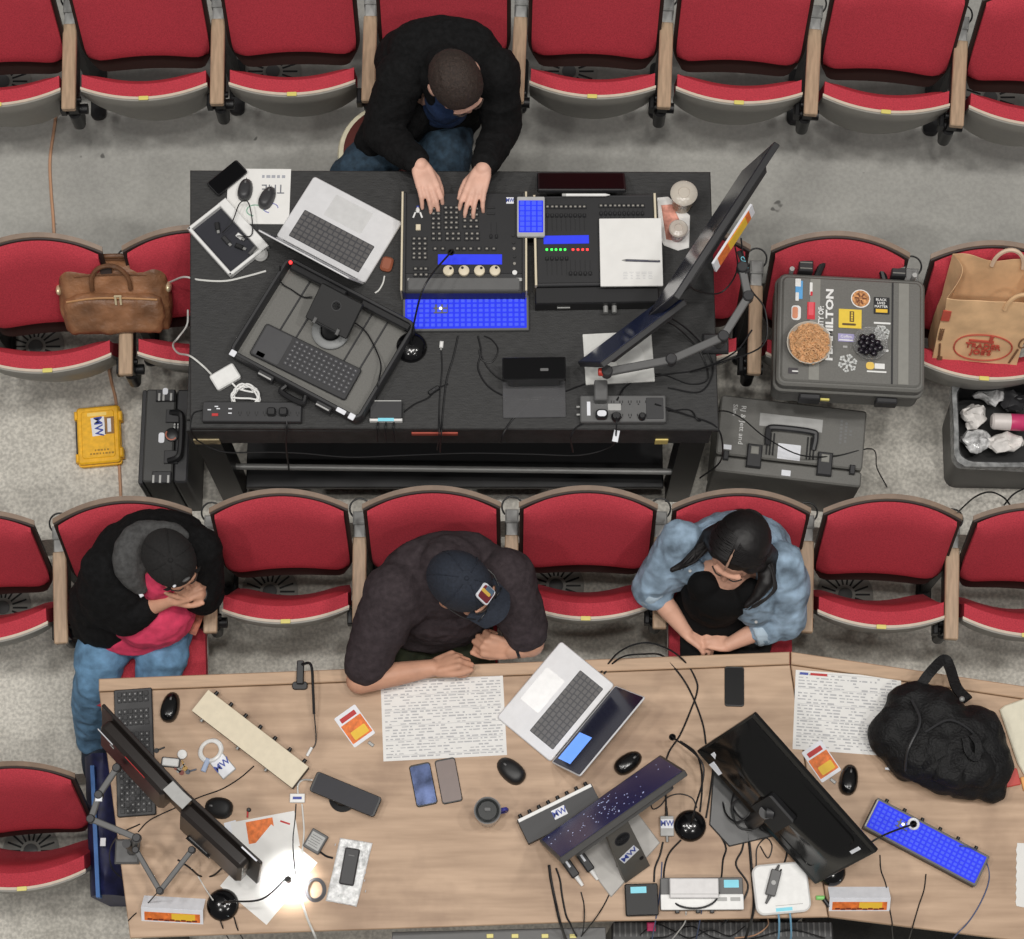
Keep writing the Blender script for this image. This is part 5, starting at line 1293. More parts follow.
# ---- cables on the brown tables
for i, (l, p, m_) in enumerate([
    ('black cable arching up from the middle laptop over the table edge', [(601, 672), (608, 664), (618, 653, .80), (633, 645, .82), (650, 643, .82), (670, 650, .82), (686, 663), (696, 680), (697, 692), (690, 712), (680, 735), (670, 750), (666, 760)], C),
    ('second black cable from the middle laptop crossing to the big monitor', [(604, 674), (612, 664), (625, 656, .80), (645, 654, .8), (661, 655), (672, 665), (685, 682), (695, 702), (703, 725), (706, 745)], C),
    ('black cable from the microphone head down to the round base', [(680, 741), (695, 752), (701, 768), (702, 790), (700, 812)], C),
    ('black cable along the lower left border of the big monitor', [(712, 745), (713, 768), (709, 800), (706, 818)], C),
    ('thin looped cable above the MW pack', [(650, 790), (652, 808), (660, 806), (668, 797), (680, 794), (692, 798), (697, 808)], C),
    ('black cable from the MW pack top to the star-speckled monitor', [(666, 812), (666, 800), (665, 786), (663, 776)], C),
    ('black cable from the MW pack down past the blue lead', [(663, 842), (660, 855), (655, 868), (654, 882)], C),
    ('blue-grey network lead beside the docking unit', [(662, 862), (661, 880), (659, 900), (656, 918), (652, 940, .6)], M_bcable),
    ('thin black cable from the round base to the docking unit', [(681, 840), (670, 852), (665, 865), (664, 880), (668, 895), (680, 906, .80), (700, 908, .80), (716, 900, .80), (721, 880), (723, 860), (726, 848), (720, 835), (712, 824)], C),
    ('black cable from the near edge up under the star-speckled monitor', [(556, 868), (560, 880), (562, 895), (566, 915), (570, 923, .752), (573, 930, .7), (580, 942, .5)], C),
    ('thick black cable from the plugs to the near edge', [(549, 865), (551, 880), (555, 900), (560, 922), (566, 940, .6)], C),
    ('black cord from the monitor neck curving to the near edge', [(616, 850, .86), (617, 868), (613, 885), (604, 905), (592, 923, .752), (578, 940, .55)], C),
    ('black cord from the white-tipped plug to the near edge', [(581, 892), (584, 905), (584, 922, .752), (582, 938, .55)], C),
    ('thick black cable bundle dropping from the big monitor stand', [(748, 832), (750, 850), (752, 875), (754, 900), (752, 918, .75), (745, 940, .5)], C),
    ('black cable beside the bundle under the big monitor', [(745, 835), (742, 850), (736, 865), (748, 885), (740, 905), (722, 925, .7)], C),
    ('thin black cable from the big monitor to the grey adapter', [(786, 838), (787, 852), (784, 864), (780, 872, .80)], C),
    ('black cable looping on the dark foot of the big monitor', [(722, 800), (727, 815, .78), (738, 822, .80), (750, 812, .82), (744, 798, .80), (732, 806, .79), (738, 826, .77), (752, 830, .78)], C),
    ('second black cable looping on the dark monitor foot', [(735, 790, .80), (732, 804, .78), (741, 818, .80), (758, 822, .80), (766, 808, .85)], C),
    ('third black cable over the front of the dark monitor foot', [(770, 815, .85), (760, 828, .79), (772, 832, .79), (782, 826, .80), (776, 812, .86)], C),
    ('thin black cord curving across the white rounded box', [(760, 846), (768, 858), (772, 846), (766, 838), (757, 848), (756, 866), (752, 880)], C),
    ('blue cable looping from the blue lit box to the near edge', [(945, 848), (962, 846, .81), (977, 851, .80), (987, 864), (989, 880), (982, 900), (970, 920), (957, 934, .754), (948, 945, .6)], M_bcable),
    ('dark cable from under the blue lit box to the near edge', [(926, 874), (924, 890), (919, 905), (914, 922), (912, 929, .752), (908, 942, .6)], C),
    ('thin dark cord beside the right name card', [(880, 855), (881, 870), (886, 885), (889, 905), (892, 922), (892, 927, .752), (893, 939, .6)], C),
    ('thin dark cable from the cream box under the half-hidden mouse', [(254, 766), (240, 778), (222, 789), (200, 797), (175, 808), (150, 820), (138, 832)], C),
    ('black cable looping behind the lower right twin monitor', [(178, 860, .9), (190, 868, .85), (200, 876), (212, 876), (222, 868, .82), (228, 860, .9)], C),
    ('pale cable from the round lamp base up to the twin monitors', [(213, 900, .80), (205, 888), (198, 876)], M_wcable),
    ('black cord from the round lamp base over the near edge', [(219, 916), (223, 928), (230, 942, .6)], C),
    ('thin black cord right of the round lamp base', [(234, 917), (238, 930), (246, 944, .6)], C),
    ('thin black cord from the stand joint past the left name card', [(158, 892, .93), (146, 905), (134, 915), (128, 921)], C),
    ('black cord hanging behind the blue tote', [(140, 824), (120, 834), (110, 850, .6), (112, 868, .5), (124, 880, .5)], C),
    ('black cable arching over the floor near the right seats', [(958, 512, .9), (975, 497, .5), (990, 492, .4), (1003, 497, .4), (1010, 505, .45)], C),
    ('second black cable at the right edge behind the third row seats', [(1004, 505, .4), (1014, 494, .4), (1030, 486, .4)], C),
    ('orange lead among the gear at the near edge', [(766, 914), (768, 925, .6), (755, 935, .55), (735, 938, .5)], M_ocable),
    ('white lead dropping from the docking unit', [(686, 912, .77), (685, 922, .7), (678, 932, .6), (670, 942, .5)], M_wcable),
    ('pale blue lead dropping from the docking unit', [(702, 908, .79), (700, 920, .7), (696, 940, .5)], M_bcable),
    ('loose black tangle cable over the road trunk', [(640, 935, .47), (655, 924, .49), (672, 930, .47), (690, 938, .47), (710, 930, .48), (730, 936, .47), (745, 926, .48)], C),
    ('second loose black tangle cable over the road trunk', [(650, 938, .47), (668, 936, .48), (690, 926, .49), (715, 938, .47), (745, 940, .47), (790, 930, .47), (825, 938, .47)], C)]):
    thick = .0052 if 'thick' in l else .0035 if 'black cable' in l else .0024
    cab(l, p, thick, m_, Z)
b = thing('pink_connector', 'small pink connector on the dark gear at the near edge', 'connector', P(651, 927, .5)); B().box((0, 0, .01), (.03, .03, .02), .004).out('housing', mat('hot_pink', (224, 60, 120), .5), b)
b = thing('green_connector', 'small green connector left of the right name card', 'connector', P(820, 898, Z)); B().box((0, 0, .008), (.03, .014, .016), .004).out('housing', mat('mint', (140, 214, 120), .5), b); B().cyl((.012, -.004, .008), (.03, -.03, .008), .008, n=10).out('lead', M_plastic, b)
# ------------------------------------------------------------------ things on the floor and on the second-row seats
# yellow case on the second-row floor
t, w, d = Q('utility_case', 'small yellow hard case with blue lettered label on the concrete floor', 'case', (77, 466), (122, 462), (115, 403.5), F2+.06); t.location.z = F2
my = mat('case_yellow', (244, 184, 40), .45, noise=(60, .06))
B().slab(w*.94, d*.97, 0, .034, .012, .006).out('body', my, t)
b = B(); b.slab(w*.97, d, .030, .036, .012, .002); b.slab(w*.94, d*.96, .036, .060, .012, .006); b.slab(w*.74, d*.80, .058, .064, .012, .003); b.out('lid', my, t)
for y in (-.32, .30): B().box((w*.49, y*d, .034), (.016, .038, .045), .004).out('latch', my, t)
for y in (-.36, .36): B().box((-w*.49, y*d, .034), (.014, .034, .04), .004).out('hinge', my, t)
B().box((-w*.49, 0, .034), (.010, .13, .018), .003).out('handle', M_dplastic, t)
l_ = label_mw(t, .075, .052, (.002, d*.13, .0642), math.radians(-86)); 
B().slab(.036, .070, 0, .0008, .001, .0001).out('barcode_label', mat('tan_label', (150, 110, 60), .5), t).location = (.045, d*.135, .0642)
B().box((.045, d*.135, .0654), (.014, .055, .0008)).out('barcode', M_label, t)
B().slab(.075, .014, .0638, .0646, .003, .0001, c=(-.002, d*.34)).out('molded_mark', mat('pale_yellow', (250, 216, 120), .5), t)
dashes(t, (5, 8), .0643, mat('dark_yellow', (170, 126, 30), .5), .012, -d*.27, .012, .014)
# big sticker-covered case lying across the arms of two seats
zt = F2+ARM+.20
t, w, d = Q('equipment_case', 'large black hard case covered in stickers, carrying two snack bowls', 'case', (774.7, 385), (926.7, 393), (928.5, 278), zt); t.location.z = F2+ARM+.004
h = zt-F2-ARM-.004
B().slab(w-.01, d-.01, 0, h*.55, .03, .012).out('body', M_case, t)
b = B(); b.slab(w, d, h*.56, h*.70, .03, .005); b.slab(w-.012, d-.012, h*.70, h-.010, .03, .008); b.slab(w-.04, d-.04, h-.012, h, .022, .006); b.out('lid', M_case, t)
mr = mat('case_rib', (140, 139, 133), .5)
for x in (-w*.245, w*.345): B().slab(.038, d*.88, h-.001, h+.0025, .002, .001, c=(x, 0)).out('lid_rib', mr, t)
B().slab(.006, d*.88, h, h+.004, .001, .001, c=(w*.27, 0)).out('lid_ridge', M_dplastic, t)
for x in (-w*.31, w*.31):
    B().box((x, d/2+.022, h*.82), (.052, .042, .085), .004).out('latch', M_dplastic, t)
    for dy in (-.012, .010): B().box((x, d/2+.022 + dy, h*.82+.0435), (.044, .004, .004), .001).out('latch_edge', mr, t)
B().tube([(-.125, d/2-.01, h*.80), (-.10, d/2+.05, h*.92), (-.07, d/2+.062, h*.93), (.07, d/2+.062, h*.93), (.10, d/2+.05, h*.92), (.125, d/2-.01, h*.80)], .013, 8).out('carry_handle', M_plastic, t)
for x in (-w*.40, w*.42): B().cyl((x, d/2+.012, h*.6), (x, d/2+.012, h*.96), .009, n=12).out('pressure_pin', M_lgrey, t)
for x in (-w*.25, w*.26): B().box((x, -d/2-.012, h*.5), (.075, .02, .06), .004).out('hinge', M_dplastic, t)
B().box((-w*.16, -d/2-.016, h*.55), (.045, .008, .016), .002).out('yellow_tag', M_plate, t)
def spt(px, py): return LP(t, px, py, zt)
def sticker(px, py, ww, hh, m, rot=0.0, name='sticker', r=.002, z=.0):
    q = spt(px, py); o = B().slab(ww, hh, 0, .0010, r, .0002).out(name, m, t); o.location = (q.x, q.y, h+.0028+z); o.rotation_euler = (0, 0, rot); return o
def sletters(body, px, py, size, m, rot=0.0, sx=1.0, bold=.03, z=.0045):
    q = spt(px, py); return text(body, size, m, t, (q.x, q.y, h+z), (0, 0, rot), sx=sx, bold=bold)
st_blue = mat('sticker_blue', (96, 170, 226), .5); st_red = mat('sticker_red', (212, 48, 62), .5); st_or = mat('sticker_salmon', (226, 150, 116), .5); st_lil = mat('sticker_lilac', (170, 164, 206), .5); st_w = mat('sticker_white', (238, 238, 236), .5); st_pz = mat('pizza_orange', (222, 140, 88), .5, noise=(90, .4))
R90 = math.pi/2
sticker(799, 290, .026, .070, st_blue); sticker(798, 283, .020, .030, st_w, z=.001); sticker(797, 297, .012, .032, st_w, z=.001)
sticker(811, 289, .010, .048, st_w); sticker(811.3, 294, .008, .016, st_red, z=.001)
sticker(796, 313, .034, .056, st_w, r=.012); sticker(795, 313, .020, .044, st_or, r=.008, z=.001)
sticker(811, 311, .028, .066, st_red); sticker(811, 309, .018, .050, mat('sticker_red2', (232, 92, 104), .5), z=.001)
sletters('CITY OF:', 821, 318, .026, st_w, R90, sx=.86); sletters('FLAMILTON', 829.5, 325, .036, st_w, R90, sx=1.42, bold=.04)
s_ = sticker(860.5, 299, .070, .070, st_w, r=.0345); 
q = spt(860.5, 299)
B().lathe([(.031, 0), (.031, .0012), (.001, .0012)], n=28).out('pizza_print', st_pz, s_).location = (0, 0, .0008)
b = B()
for k in range(6): b.box((.014*math.cos(k), .014*math.sin(k), .0024), (.016, .006, .0008), R=Matrix.Rotation(k, 3, 'Z'))
b.out('pizza_topping', mat('topping_brown', (120, 70, 40), .6), s_)
s_ = sticker(850, 319, .082, .072, mat('sticker_yellow', (240, 206, 70), .5)); b = B(); b.box((.006, .008, .0014), (.016, .040, .0006)); b.slab(.05, .008, .001, .0016, .004, .0001, c=(-.004, -.022)); b.out('dark_letters', mat('sticker_brown', (96, 74, 40), .5), s_)
dashes(s_, (4,), .0022, mat('sticker_yellow', (240, 206, 70), .5), .006, .008, .009, .014, R90)
s_ = sticker(846, 338, .058, .030, st_lil); text('Coffee', .015, st_w, s_, (0, .004, .0012)); B().box((0, -.009, .0012), (.05, .004, .0005)).out('small_print', st_w, s_)
s_ = sticker(881.5, 306, .056, .064, mat('sticker_black', (30, 30, 32), .5))
for k, (bd, yy) in enumerate((('BLACK', .022), ('LIVES', .009), ('MATTER', -.004))): text(bd, .0125, st_w, s_, (-.002, yy, .0012), sx=1.0, bold=.02)
B().box((0, -.020, .0012), (.042, .013, .0006)).out('yellow_bar', M_yellow, s_)
def flake(px, py, r):
    q = spt(px, py); b = B()
    for k in range(6):
        R = Matrix.Rotation(k*math.pi/3 + .3, 3, 'Z'); b.box(R @ Vector((r*.52, 0, .0006)), (r*.9, .008, .0012), R=R); b.box(R @ Vector((r*.72, .006, .0006)), (r*.3, .007, .0012), R=R @ Matrix.Rotation(.7, 3, 'Z')); b.box(R @ Vector((r*.72, -.006, .0006)), (r*.3, .007, .0012), R=R @ Matrix.Rotation(-.7, 3, 'Z'))
    o = b.out('snowflake_sticker', mat('sticker_silver', (206, 208, 206), .4), t); o.location = (q.x, q.y, h+.0028)
flake(847.5, 363.5, .036); flake(881.5, 333.5, .030)
sticker(882, 323.5, .060, .007, st_w); sticker(881, 326.5, .03, .003, st_w)
sticker(870, 366, .030, .028, mat('sticker_gold', (238, 200, 96), .5), r=.012); sticker(879.5, 366.5, .036, .020, st_w); sticker(876.5, 372, .070, .006, st_w)
sticker(886, 351, .016, .009, st_w); sticker(845, 347, .016, .008, M_lgrey)
sticker(793, 371, .034, .022, mat('sticker_dark', (70, 66, 70), .5)); sticker(795, 371.5, .022, .005, st_w, z=.001)
CASE_TOP = zt+.002
# snack bowls
def bowl(name, label, px, py, r, hh, mw, zz):
    b = thing(name, label, 'bowl', P(px, py, zz))
    B().lathe([(r*.6, 0), (r*.95, hh*.8), (r, hh), (r*.965, hh), (r*.90, hh*.8), (r*.56, .004), (.001, .004)], n=28).out('bowl_wall', mw, b); return b
bw = bowl('snack_bowl', 'clear round bowl heaped with tan pretzels on the stickered case', 807.5, 347, .080, .05, mat('foil_clear', (214, 208, 196), .25, alpha=.8), CASE_TOP)
rnd = random.Random(3); b = B(); cr = []
for k in range(170):
    a, rr = rnd.uniform(0, 6.28), .071*math.sqrt(rnd.random()); z = .040 + .022*(1-(rr/.071)**2) + rnd.uniform(-.004, .004)
    R = Matrix.Rotation(rnd.uniform(0, 6), 3, 'Z') @ Matrix.Rotation(rnd.uniform(-.7, .7), 3, 'X')
    c = Vector((rr*math.cos(a), rr*math.sin(a), z))
    b.tube([c + R @ Vector((.009*math.cos(q), .006*math.sin(q), 0)) for q in (0, 1.57, 3.14, 4.71)], .0032, 5, closed=True, sub=2)
b.lathe([(.045, .006), (.068, .034), (.06, .044), (.001, .054)], n=20)
o = b.out('pretzel_snacks', mat('snack_tan', (206, 158, 112), .6, noise=(90, .16)), None); o.location = bw.location
tag(o, 'heap of tan pretzel snacks filling the clear round bowl', 'snacks'); o['kind'] = 'stuff'
bw = bowl('snack_bowl', 'clear smaller bowl of dark berries on the stickered case', 869, 346.5, .062, .04, mat('clear_plastic', (236, 236, 236), .15, trans=.75, alpha=.55), CASE_TOP)
for k in range(15):
    a, rr = k*2.4, .040*math.sqrt((k+.5)/15)
    f = thing('dark_berry', 'dark glossy berry among others in the clear bowl', 'berry', bw.location + Vector((rr*math.cos(a)*1.0-.002, rr*math.sin(a)-.004, .018 + .012*(1-rr/.05))), 0, 'dark berries in the clear bowl')
    B().sph((0, 0, 0), (.013, .012, .011)).out('berry_body', mat('berry_black', (24, 20, 28), .22), f); B().lathe([(.003, .0105), (.0015, .0125), (.001, .0125)], n=8).out('berry_crown', mat('berry_crown', (60, 50, 64), .5), f)
# case standing on the floor behind the table
zt = F2+.40
t, w, d = Q('equipment_case', 'black hard case standing on the floor with handwritten white lettering', 'case', (714, 470), (861, 487), (866, 411), zt); t.location.z = F2
h = zt-F2
B().slab(w, d*.78, 0, h, .012, .006, c=(0, d*.11)).out('body', M_case, t); B().slab(w, d*.20, 0, h-.004, .012, .006, c=(0, -d*.40)).out('lid', M_case, t)
for s in (-1, 1):
    B().box((s*w*.24, -d*.27, h+.010), (.055, d*.30, .022), .004).out('latch', M_dplastic, t); B().box((s*w*.24, -d*.20, h+.021), (.03, .03, .004), .002).out('latch_square', mr, t)
    for k in range(3): B().box((s*(w*.115+.012*k), -d*.08, h+.003), (.005, .085, .008), .001).out('handle_rib', M_plastic, t)
    B().box((s*w*.43, -d*.30, h+.008), (.02, d*.12, .018), .003).out('lock_hasp', M_dplastic, t)
B().tube([(-.085, -d*.10, h+.01), (-.088, d*.06, h+.022), (-.07, d*.12, h+.024), (.07, d*.12, h+.024), (.088, d*.06, h+.022), (.085, -d*.10, h+.01)], .012, 8).out('carry_handle', M_dplastic, t)
def tp(px, py): return LP(t, px, py, zt)
q = tp(791, 424); B().slab(.235, .050, 0, .001, .002, .0002).out('blank_label', M_lgrey, t).location = (q.x, q.y+.005, h)
q = tp(789, 452); B().slab(.085, .060, 0, .001, .002, .0002).out('white_label', M_label, t).location = (q.x, q.y, h)
q = tp(727.5, 447); B().slab(.030, .018, 0, .001, .002, .0002).out('small_label', M_label, t).location = (q.x, q.y, h)
q = tp(786, 473); B().slab(.034, .022, 0, .001, .002, .0002).out('small_label', M_label, t).location = (q.x, q.y, h)
mchalk = mat('chalk_white', (224, 224, 222), .7)
for s_, px, py, sz in (('RJ & Jett and', 742, 425, .026), ('Slim', 735, 410, .024)):
    q = tp(px, py); text(s_, sz, mchalk, t, (q.x, q.y, h+.001), (0, 0, -R90), sx=1.15)
q = tp(841, 432); dashes(t, (7, 6, 2), h+.0005, mat('faded_print', (120, 120, 120), .6), q.x, q.y, .014, .018, R90)
# black case standing at the left of the black table
zt = F2+.42
t, w, d = Q('equipment_case', 'black hard case standing upright left of the black table, handle up', 'case', (137, 482), (187, 482), (187, 389), zt); t.location.z = F2
h = zt-F2
B().slab(w*.60, d, 0, h, .012, .006, c=(-w*.10, 0)).out('body', M_case2, t); B().slab(w*.28, d, 0, h-.004, .012, .006, c=(w*.36, 0)).out('lid', M_dplastic, t); B().slab(w*.10, d*1.02, 0, h-.02, .01, .004, c=(-w*.45, 0)).out('side_rail', M_dplastic, t)
B().tube([(w*.12, d*.24, h+.005), (w*.30, d*.22, h+.022), (w*.36, d*.14, h+.024), (w*.36, -d*.18, h+.024), (w*.30, -d*.26, h+.022), (w*.12, -d*.28, h+.005)], .012, 8).out('carry_handle', M_plastic, t)
for y in (.20, -.24):
    B().box((w*.16, y*d, h+.004), (.05, .05, .012), .002).out('handle_mount', M_dplastic, t)
for y in (.42, -.46): B().box((.0, y*d, h+.006), (.07, .045, .02), .003).out('latch', M_dplastic, t)
for x in (-.022, -.006, .022): B().box((x, d*.40, h+.016), (.008, .03, .003), .001).out('latch_edge', M_lgrey, t)
for x in (-.03, -.005, .025): B().box((x, -d*.48, h+.016), (.008, .03, .003), .001).out('latch_edge', M_lgrey, t)
B().lathe([(.026, 0), (.026, .01), (.018, .014), (.001, .014)], c=(w*.16, -d*.0, h), n=22).out('combination_dial', M_plastic, t)
B().tube([(w*.16+.021*math.cos(a), -d*.0+.021*math.sin(a), h+.013) for a in [2.6+.3*k for k in range(11)]], .003, 5).out('dial_ring', mat('copper_ring', (190, 120, 100), .5), t)
B().slab(.022, .040, h, h+.002, .008, .0005, c=(-w*.05, -.01)).out('white_sticker', M_label, t); B().slab(.020, .026, h+.016, h+.018, .008, .0005, c=(0, d*.46)).out('white_sticker', M_label, t)
dashes(t, (6, 4), h+.0005, M_lgrey, w*.20, d*.13, .011, .014, R90)
# tapered black tote with liner and rubbish
zt = F2+.40
c0, c1, c2, c3 = [P(*p, zt) for p in ((953, 462), (1072, 468), (1076, 386), (955, 378))]
cc = (c0+c1+c2+c3)/4; t = thing('rubbish_bin', 'black storage bin with clear liner full of rubbish at the right edge', 'bin', (cc.x, cc.y, F2), -.02)
w, d, h = (c1-c0).length, (c3-c0).length, zt-F2
def rr_(k, z): return [Vector((x, y, z)) for x, y in rrect(w*k - .0, d*k, .05*k)]
def rw(e, z): return [Vector((x, y, z)) for x, y in rrect(w-e, d-e, .05)]
B().loft([rr_(.86, 0), rr_(.98, h-.05), rw(0, h-.05), rw(-.01, h-.03), rw(0, h), rw(.03, h), rw(.03, h-.05), rr_(.82, .02)]).out('bin_body', M_plastic, t)
b = B(); b.loft([rw(.028, h-.12), rw(.02, h+.004), rw(-.016, h+.008), rw(-.022, h-.035)], cap0=False, cap1=False); bmesh.ops.subdivide_edges(b.bm, edges=b.bm.edges[:], cuts=2); b.jitter(.006, 35, 1).out('liner', mat('liner_film', (190, 192, 192), .12, alpha=.55, noise=(40, .2)), t)
B().slab(w*.9, d*.9, h-.20, h-.16, .05, .01).out('liner_floor', mat('liner_dark', (40, 40, 40), .3), t)
rnd = random.Random(4)
wt = mat('rubbish_white', (224, 220, 216), .6, noise=(30, .1)); wf = mat('rubbish_film', (200, 200, 200), .15, noise=(40, .3))
def crumple(name, lab, px, py, zz, sz, m, sd):
    o = thing(name, lab, 'rubbish', P(px, py, zz)); b = B(); b.sph((0, 0, 0), sz, nu=18, nv=12); b.jitter(sz[2]*.8, 26, sd).jitter(sz[2]*.3, 60, sd+1); b.out('crumpled_body', m, o, 25); return o
crumple('crumpled_paper', 'white crumpled paper in the left of the rubbish bin', 974, 417, zt-.08, (.045, .05, .03), wt, 1)
crumple('crumpled_wrapper', 'crumpled clear film at the lower left of the rubbish bin', 977, 441, zt-.09, (.05, .045, .03), wf, 2)
crumple('crumpled_paper', 'white paper with red marks at the bottom of the rubbish bin', 1005, 443, zt-.085, (.07, .04, .025), wt, 3)
crumple('crumpled_wrapper', 'grey film along the upper side of the rubbish bin', 990, 396, zt-.09, (.06, .03, .025), wf, 4)
crumple('crumpled_wrapper', 'dark film at the upper right of the rubbish bin', 1015, 398, zt-.10, (.05, .05, .03), mat('film_dark', (50, 50, 52), .2), 5)
o = thing('drink_can', 'white and pink can lying in the rubbish bin', 'can', P(1010, 422, zt-.045), -.05)
B().lathe([(.024, -.07), (.031, -.062), (.032, .0), (.031, .0)], n=28, M=Matrix.Rotation(math.pi/2, 4, 'Y')).out('white_half', mat('can_white', (222, 214, 210), .35), o)
B().lathe([(.0322, 0), (.0322, .06), (.025, .07), (.001, .07)], n=28, M=Matrix.Rotation(math.pi/2, 4, 'Y')).out('pink_half', mat('can_pink', (212, 66, 116), .35), o)
# leather briefcase on the second-row seats
bx = thing('leather_briefcase', 'brown leather briefcase resting against the second-row seats at left', 'bag', P(117, 336, .86), .03)
ml = mat('tan_leather', (140, 98, 68), .5, noise=(9, .22), bump=(70, .35)); mld = mat('dark_leather', (108, 74, 50), .5, noise=(14, .15), bump=(70, .3))
lean = Matrix.Rotation(math.radians(-46), 4, 'X')
def xf(b):
    for v in b.bm.verts: v.co = lean @ v.co
    return b
b = B(); b.poly([(-.19, .0), (-.17, -.0), (.17, 0), (.19, 0), (.205, .10), (.195, .24), (.175, .285), (-.175, .285), (-.195, .24), (-.205, .10)][::-1], -.12, -.005, .03, M=Matrix.Rotation(math.pi/2, 4, 'X'))
body = blob(xf(b), 'bag_body', ml, bx, .009, 10, (-.006, 16, 2))
b = B(); b.poly([(-.165, .01), (.165, .01), (.185, .07), (.178, .15), (.12, .17), (-.12, .17), (-.178, .15), (-.185, .07)], -.03, .030, .02, M=Matrix.Rotation(math.pi/2, 4, 'X'))
pk = blob(xf(b), 'front_pocket', ml, bx, .008, 7, (-.005, 20, 5))
b = B(); b.tube([(-.165, -.022, .150), (-.06, -.032, .166), (.06, -.032, .163), (.165, -.022, .150)], .004, 6); xf(b).out('pocket_seam', mat('seam_tan', (186, 140, 96), .5), pk)
b = B()
for s in (-1, 1): b.box((.026+s*.009, -.036, .156), (.007, .008, .034), .002)
b.box((.026, -.037, .174), (.028, .008, .008), .002); xf(b).out('zip_pulls', mat('pale_brass', (222, 206, 170), .35, .4), pk)
for z_ in (.245, .285):
    b = B(); b.tube([(-.18, .02 + (z_-.245)*1.2, z_-.02), (-.06, .0 + (z_-.245), z_), (.06, .0 + (z_-.245), z_), (.18, .02 + (z_-.245)*1.2, z_-.02)], .005, 6); xf(b).out('zip_seam', mld, bx)
b = B(); b.tube([(-.070, -.004, .185), (-.066, -.012, .235), (-.04, -.02, .275), (0, -.022, .288), (.04, -.02, .275), (.066, -.012, .235), (.070, -.004, .185)], .0085, 8); xf(b).out('carry_handle', mld, bx)
b = B(); b.tube([(-.085, .05, .265), (-.075, .035, .295), (-.03, .03, .303), (.04, .03, .303), (.085, .035, .295), (.09, .05, .265)], .0095, 8); xf(b).out('carry_handle', mld, bx)
b = B(); b.slab(.042, .030, 0, .006, .004, .002, M=Matrix.Translation((-.012, .0, .262)) @ Matrix.Rotation(math.pi/2, 4, 'X')); xf(b).out('name_tag', M_shell, bx)
for s in (-1, 1): b = B(); b.sph((s*.200, .05, .17), (.012, .03, .02)); xf(b).out('side_ring', mat('pale_brass', (222, 206, 170), .35, .4), bx)
# paper shopping bag
pb = thing('paper_bag', 'brown paper shopping bag with red printed logo on the right seat', 'bag', P(971, 356, .79), -.10)
mp = mat('kraft_paper', (224, 184, 140), .75, noise=(12, .09)); mi = mat('kraft_inside', (158, 124, 86), .8)
bw_, bd, bh = .31, .14, .41
leanp = Matrix.Rotation(math.radians(-24), 4, 'X')
def wall(k, z, e=0.0):
    out = []; n = 14
    for s in range(4):
        for i in range(n):
            f = i/n
            x, y = [(-.5+f, -.5), (.5, -.5+f), (.5-f, .5), (-.5, .5-f)][s]
            q = Vector((x*(bw_-e)*k, y*(bd-e)*k, z))
            q += mnoise.noise_vector(Vector((q.x*9, q.y*9, z*8)))*(.004 + .012*z/bh)
            if z > bh*.9: q.z += .008*math.sin(math.atan2(q.y*1.6, q.x)*3) - .05*max(0, -q.y/(bd/2)) + .03*max(0, q.y/(bd/2))
            if s in (1, 3): q.x += (-.030 if s == 1 else .030)*math.sin(math.pi*f)*(z/bh)
            out.append(leanp @ q)
    return out
b = B(); b.loft([wall(1, z) for z in (0, .06, .12, .18, .24, .30, bh)] + [wall(1, z, .004) for z in (bh, .28, .2, .1, .006)]); b.out('paper_body', mp, pb, 30)
def front_pt(x, z, off=.004):     # point on the bag's front face
    q = Vector((x*bw_, -bd/2, z)); q += mnoise.noise_vector(Vector((q.x*9, q.y*9, z*8)))*(.004+.012*z/bh); return leanp @ (q - Vector((0, off, 0)))
red_i = mat('kraft_red', (190, 82, 66), .7); brn = mat('kraft_brown', (120, 86, 60), .7)
b = B(); b.tube([front_pt(.05 + .34*math.cos(a), .125 + .070*math.sin(a)) for a in [2*math.pi*k/20 for k in range(20)]], .0028, 5, closed=True, sub=2); b.out('logo_ring', red_i, pb)
RT = (leanp @ Matrix.Rotation(math.pi/2, 4, 'X')).to_euler()
tx = text('TRADER', .034, red_i, pb, front_pt(.05, .130, .007), RT, name='logo_lettering', sx=1.0, bold=.01, h=.003); tx = text("JOE'S", .034, red_i, pb, front_pt(.04, .098, .007), RT, name='logo_lettering', sx=1.0, bold=.01, h=.003)
b = B(); b.box(front_pt(.12, .170), (.012, .008, .036), R=leanp.to_3x3()); b.box(front_pt(.02, .157), (.09, .006, .008), R=leanp.to_3x3()); b.out('logo_flourish', red_i, pb)
b = B(); b.tube([front_pt(-.43, .06), front_pt(-.45, .13)], .004, 5); b.tube([front_pt(-.46, .15), front_pt(-.455, .185)], .008, 5); b.box(front_pt(-.42, .055), (.018, .006, .016), R=leanp.to_3x3())
for s in (-.475, -.455, -.435): b.tube([front_pt(s, .17), front_pt(s, .20)], .002, 5)
b.out('fork_print', brn, pb)
b = B(); b.tube([front_pt(.40, .06), front_pt(.46, .13)], .004, 5); b.tube([front_pt(.49 + .045*math.cos(a), .165 + .026*math.sin(a)) for a in [2*math.pi*k/12 for k in range(12)]], .003, 5, closed=True, sub=2); b.out('spoon_print', brn, pb)
b = B(); b.box(front_pt(-.47, .27), (.03, .006, .05), R=leanp.to_3x3()); b.out('red_side_print', red_i, pb)
for y, x0, m_, dz in ((-bd/2-.006, .34, mp, -.06), (bd/2-.01, .16, mat('handle_pale', (222, 196, 170), .7), .02)):
    b = B(); pts = [leanp @ Vector((x0*bw_*1 + .055*math.cos(a), y, bh-.02 + dz + .085*max(0, math.sin(a)))) for a in [math.pi*k/8 for k in range(9)]]
    b.tube(pts, .008, 6, sub=2); b.out('paper_handle', m_, pb)
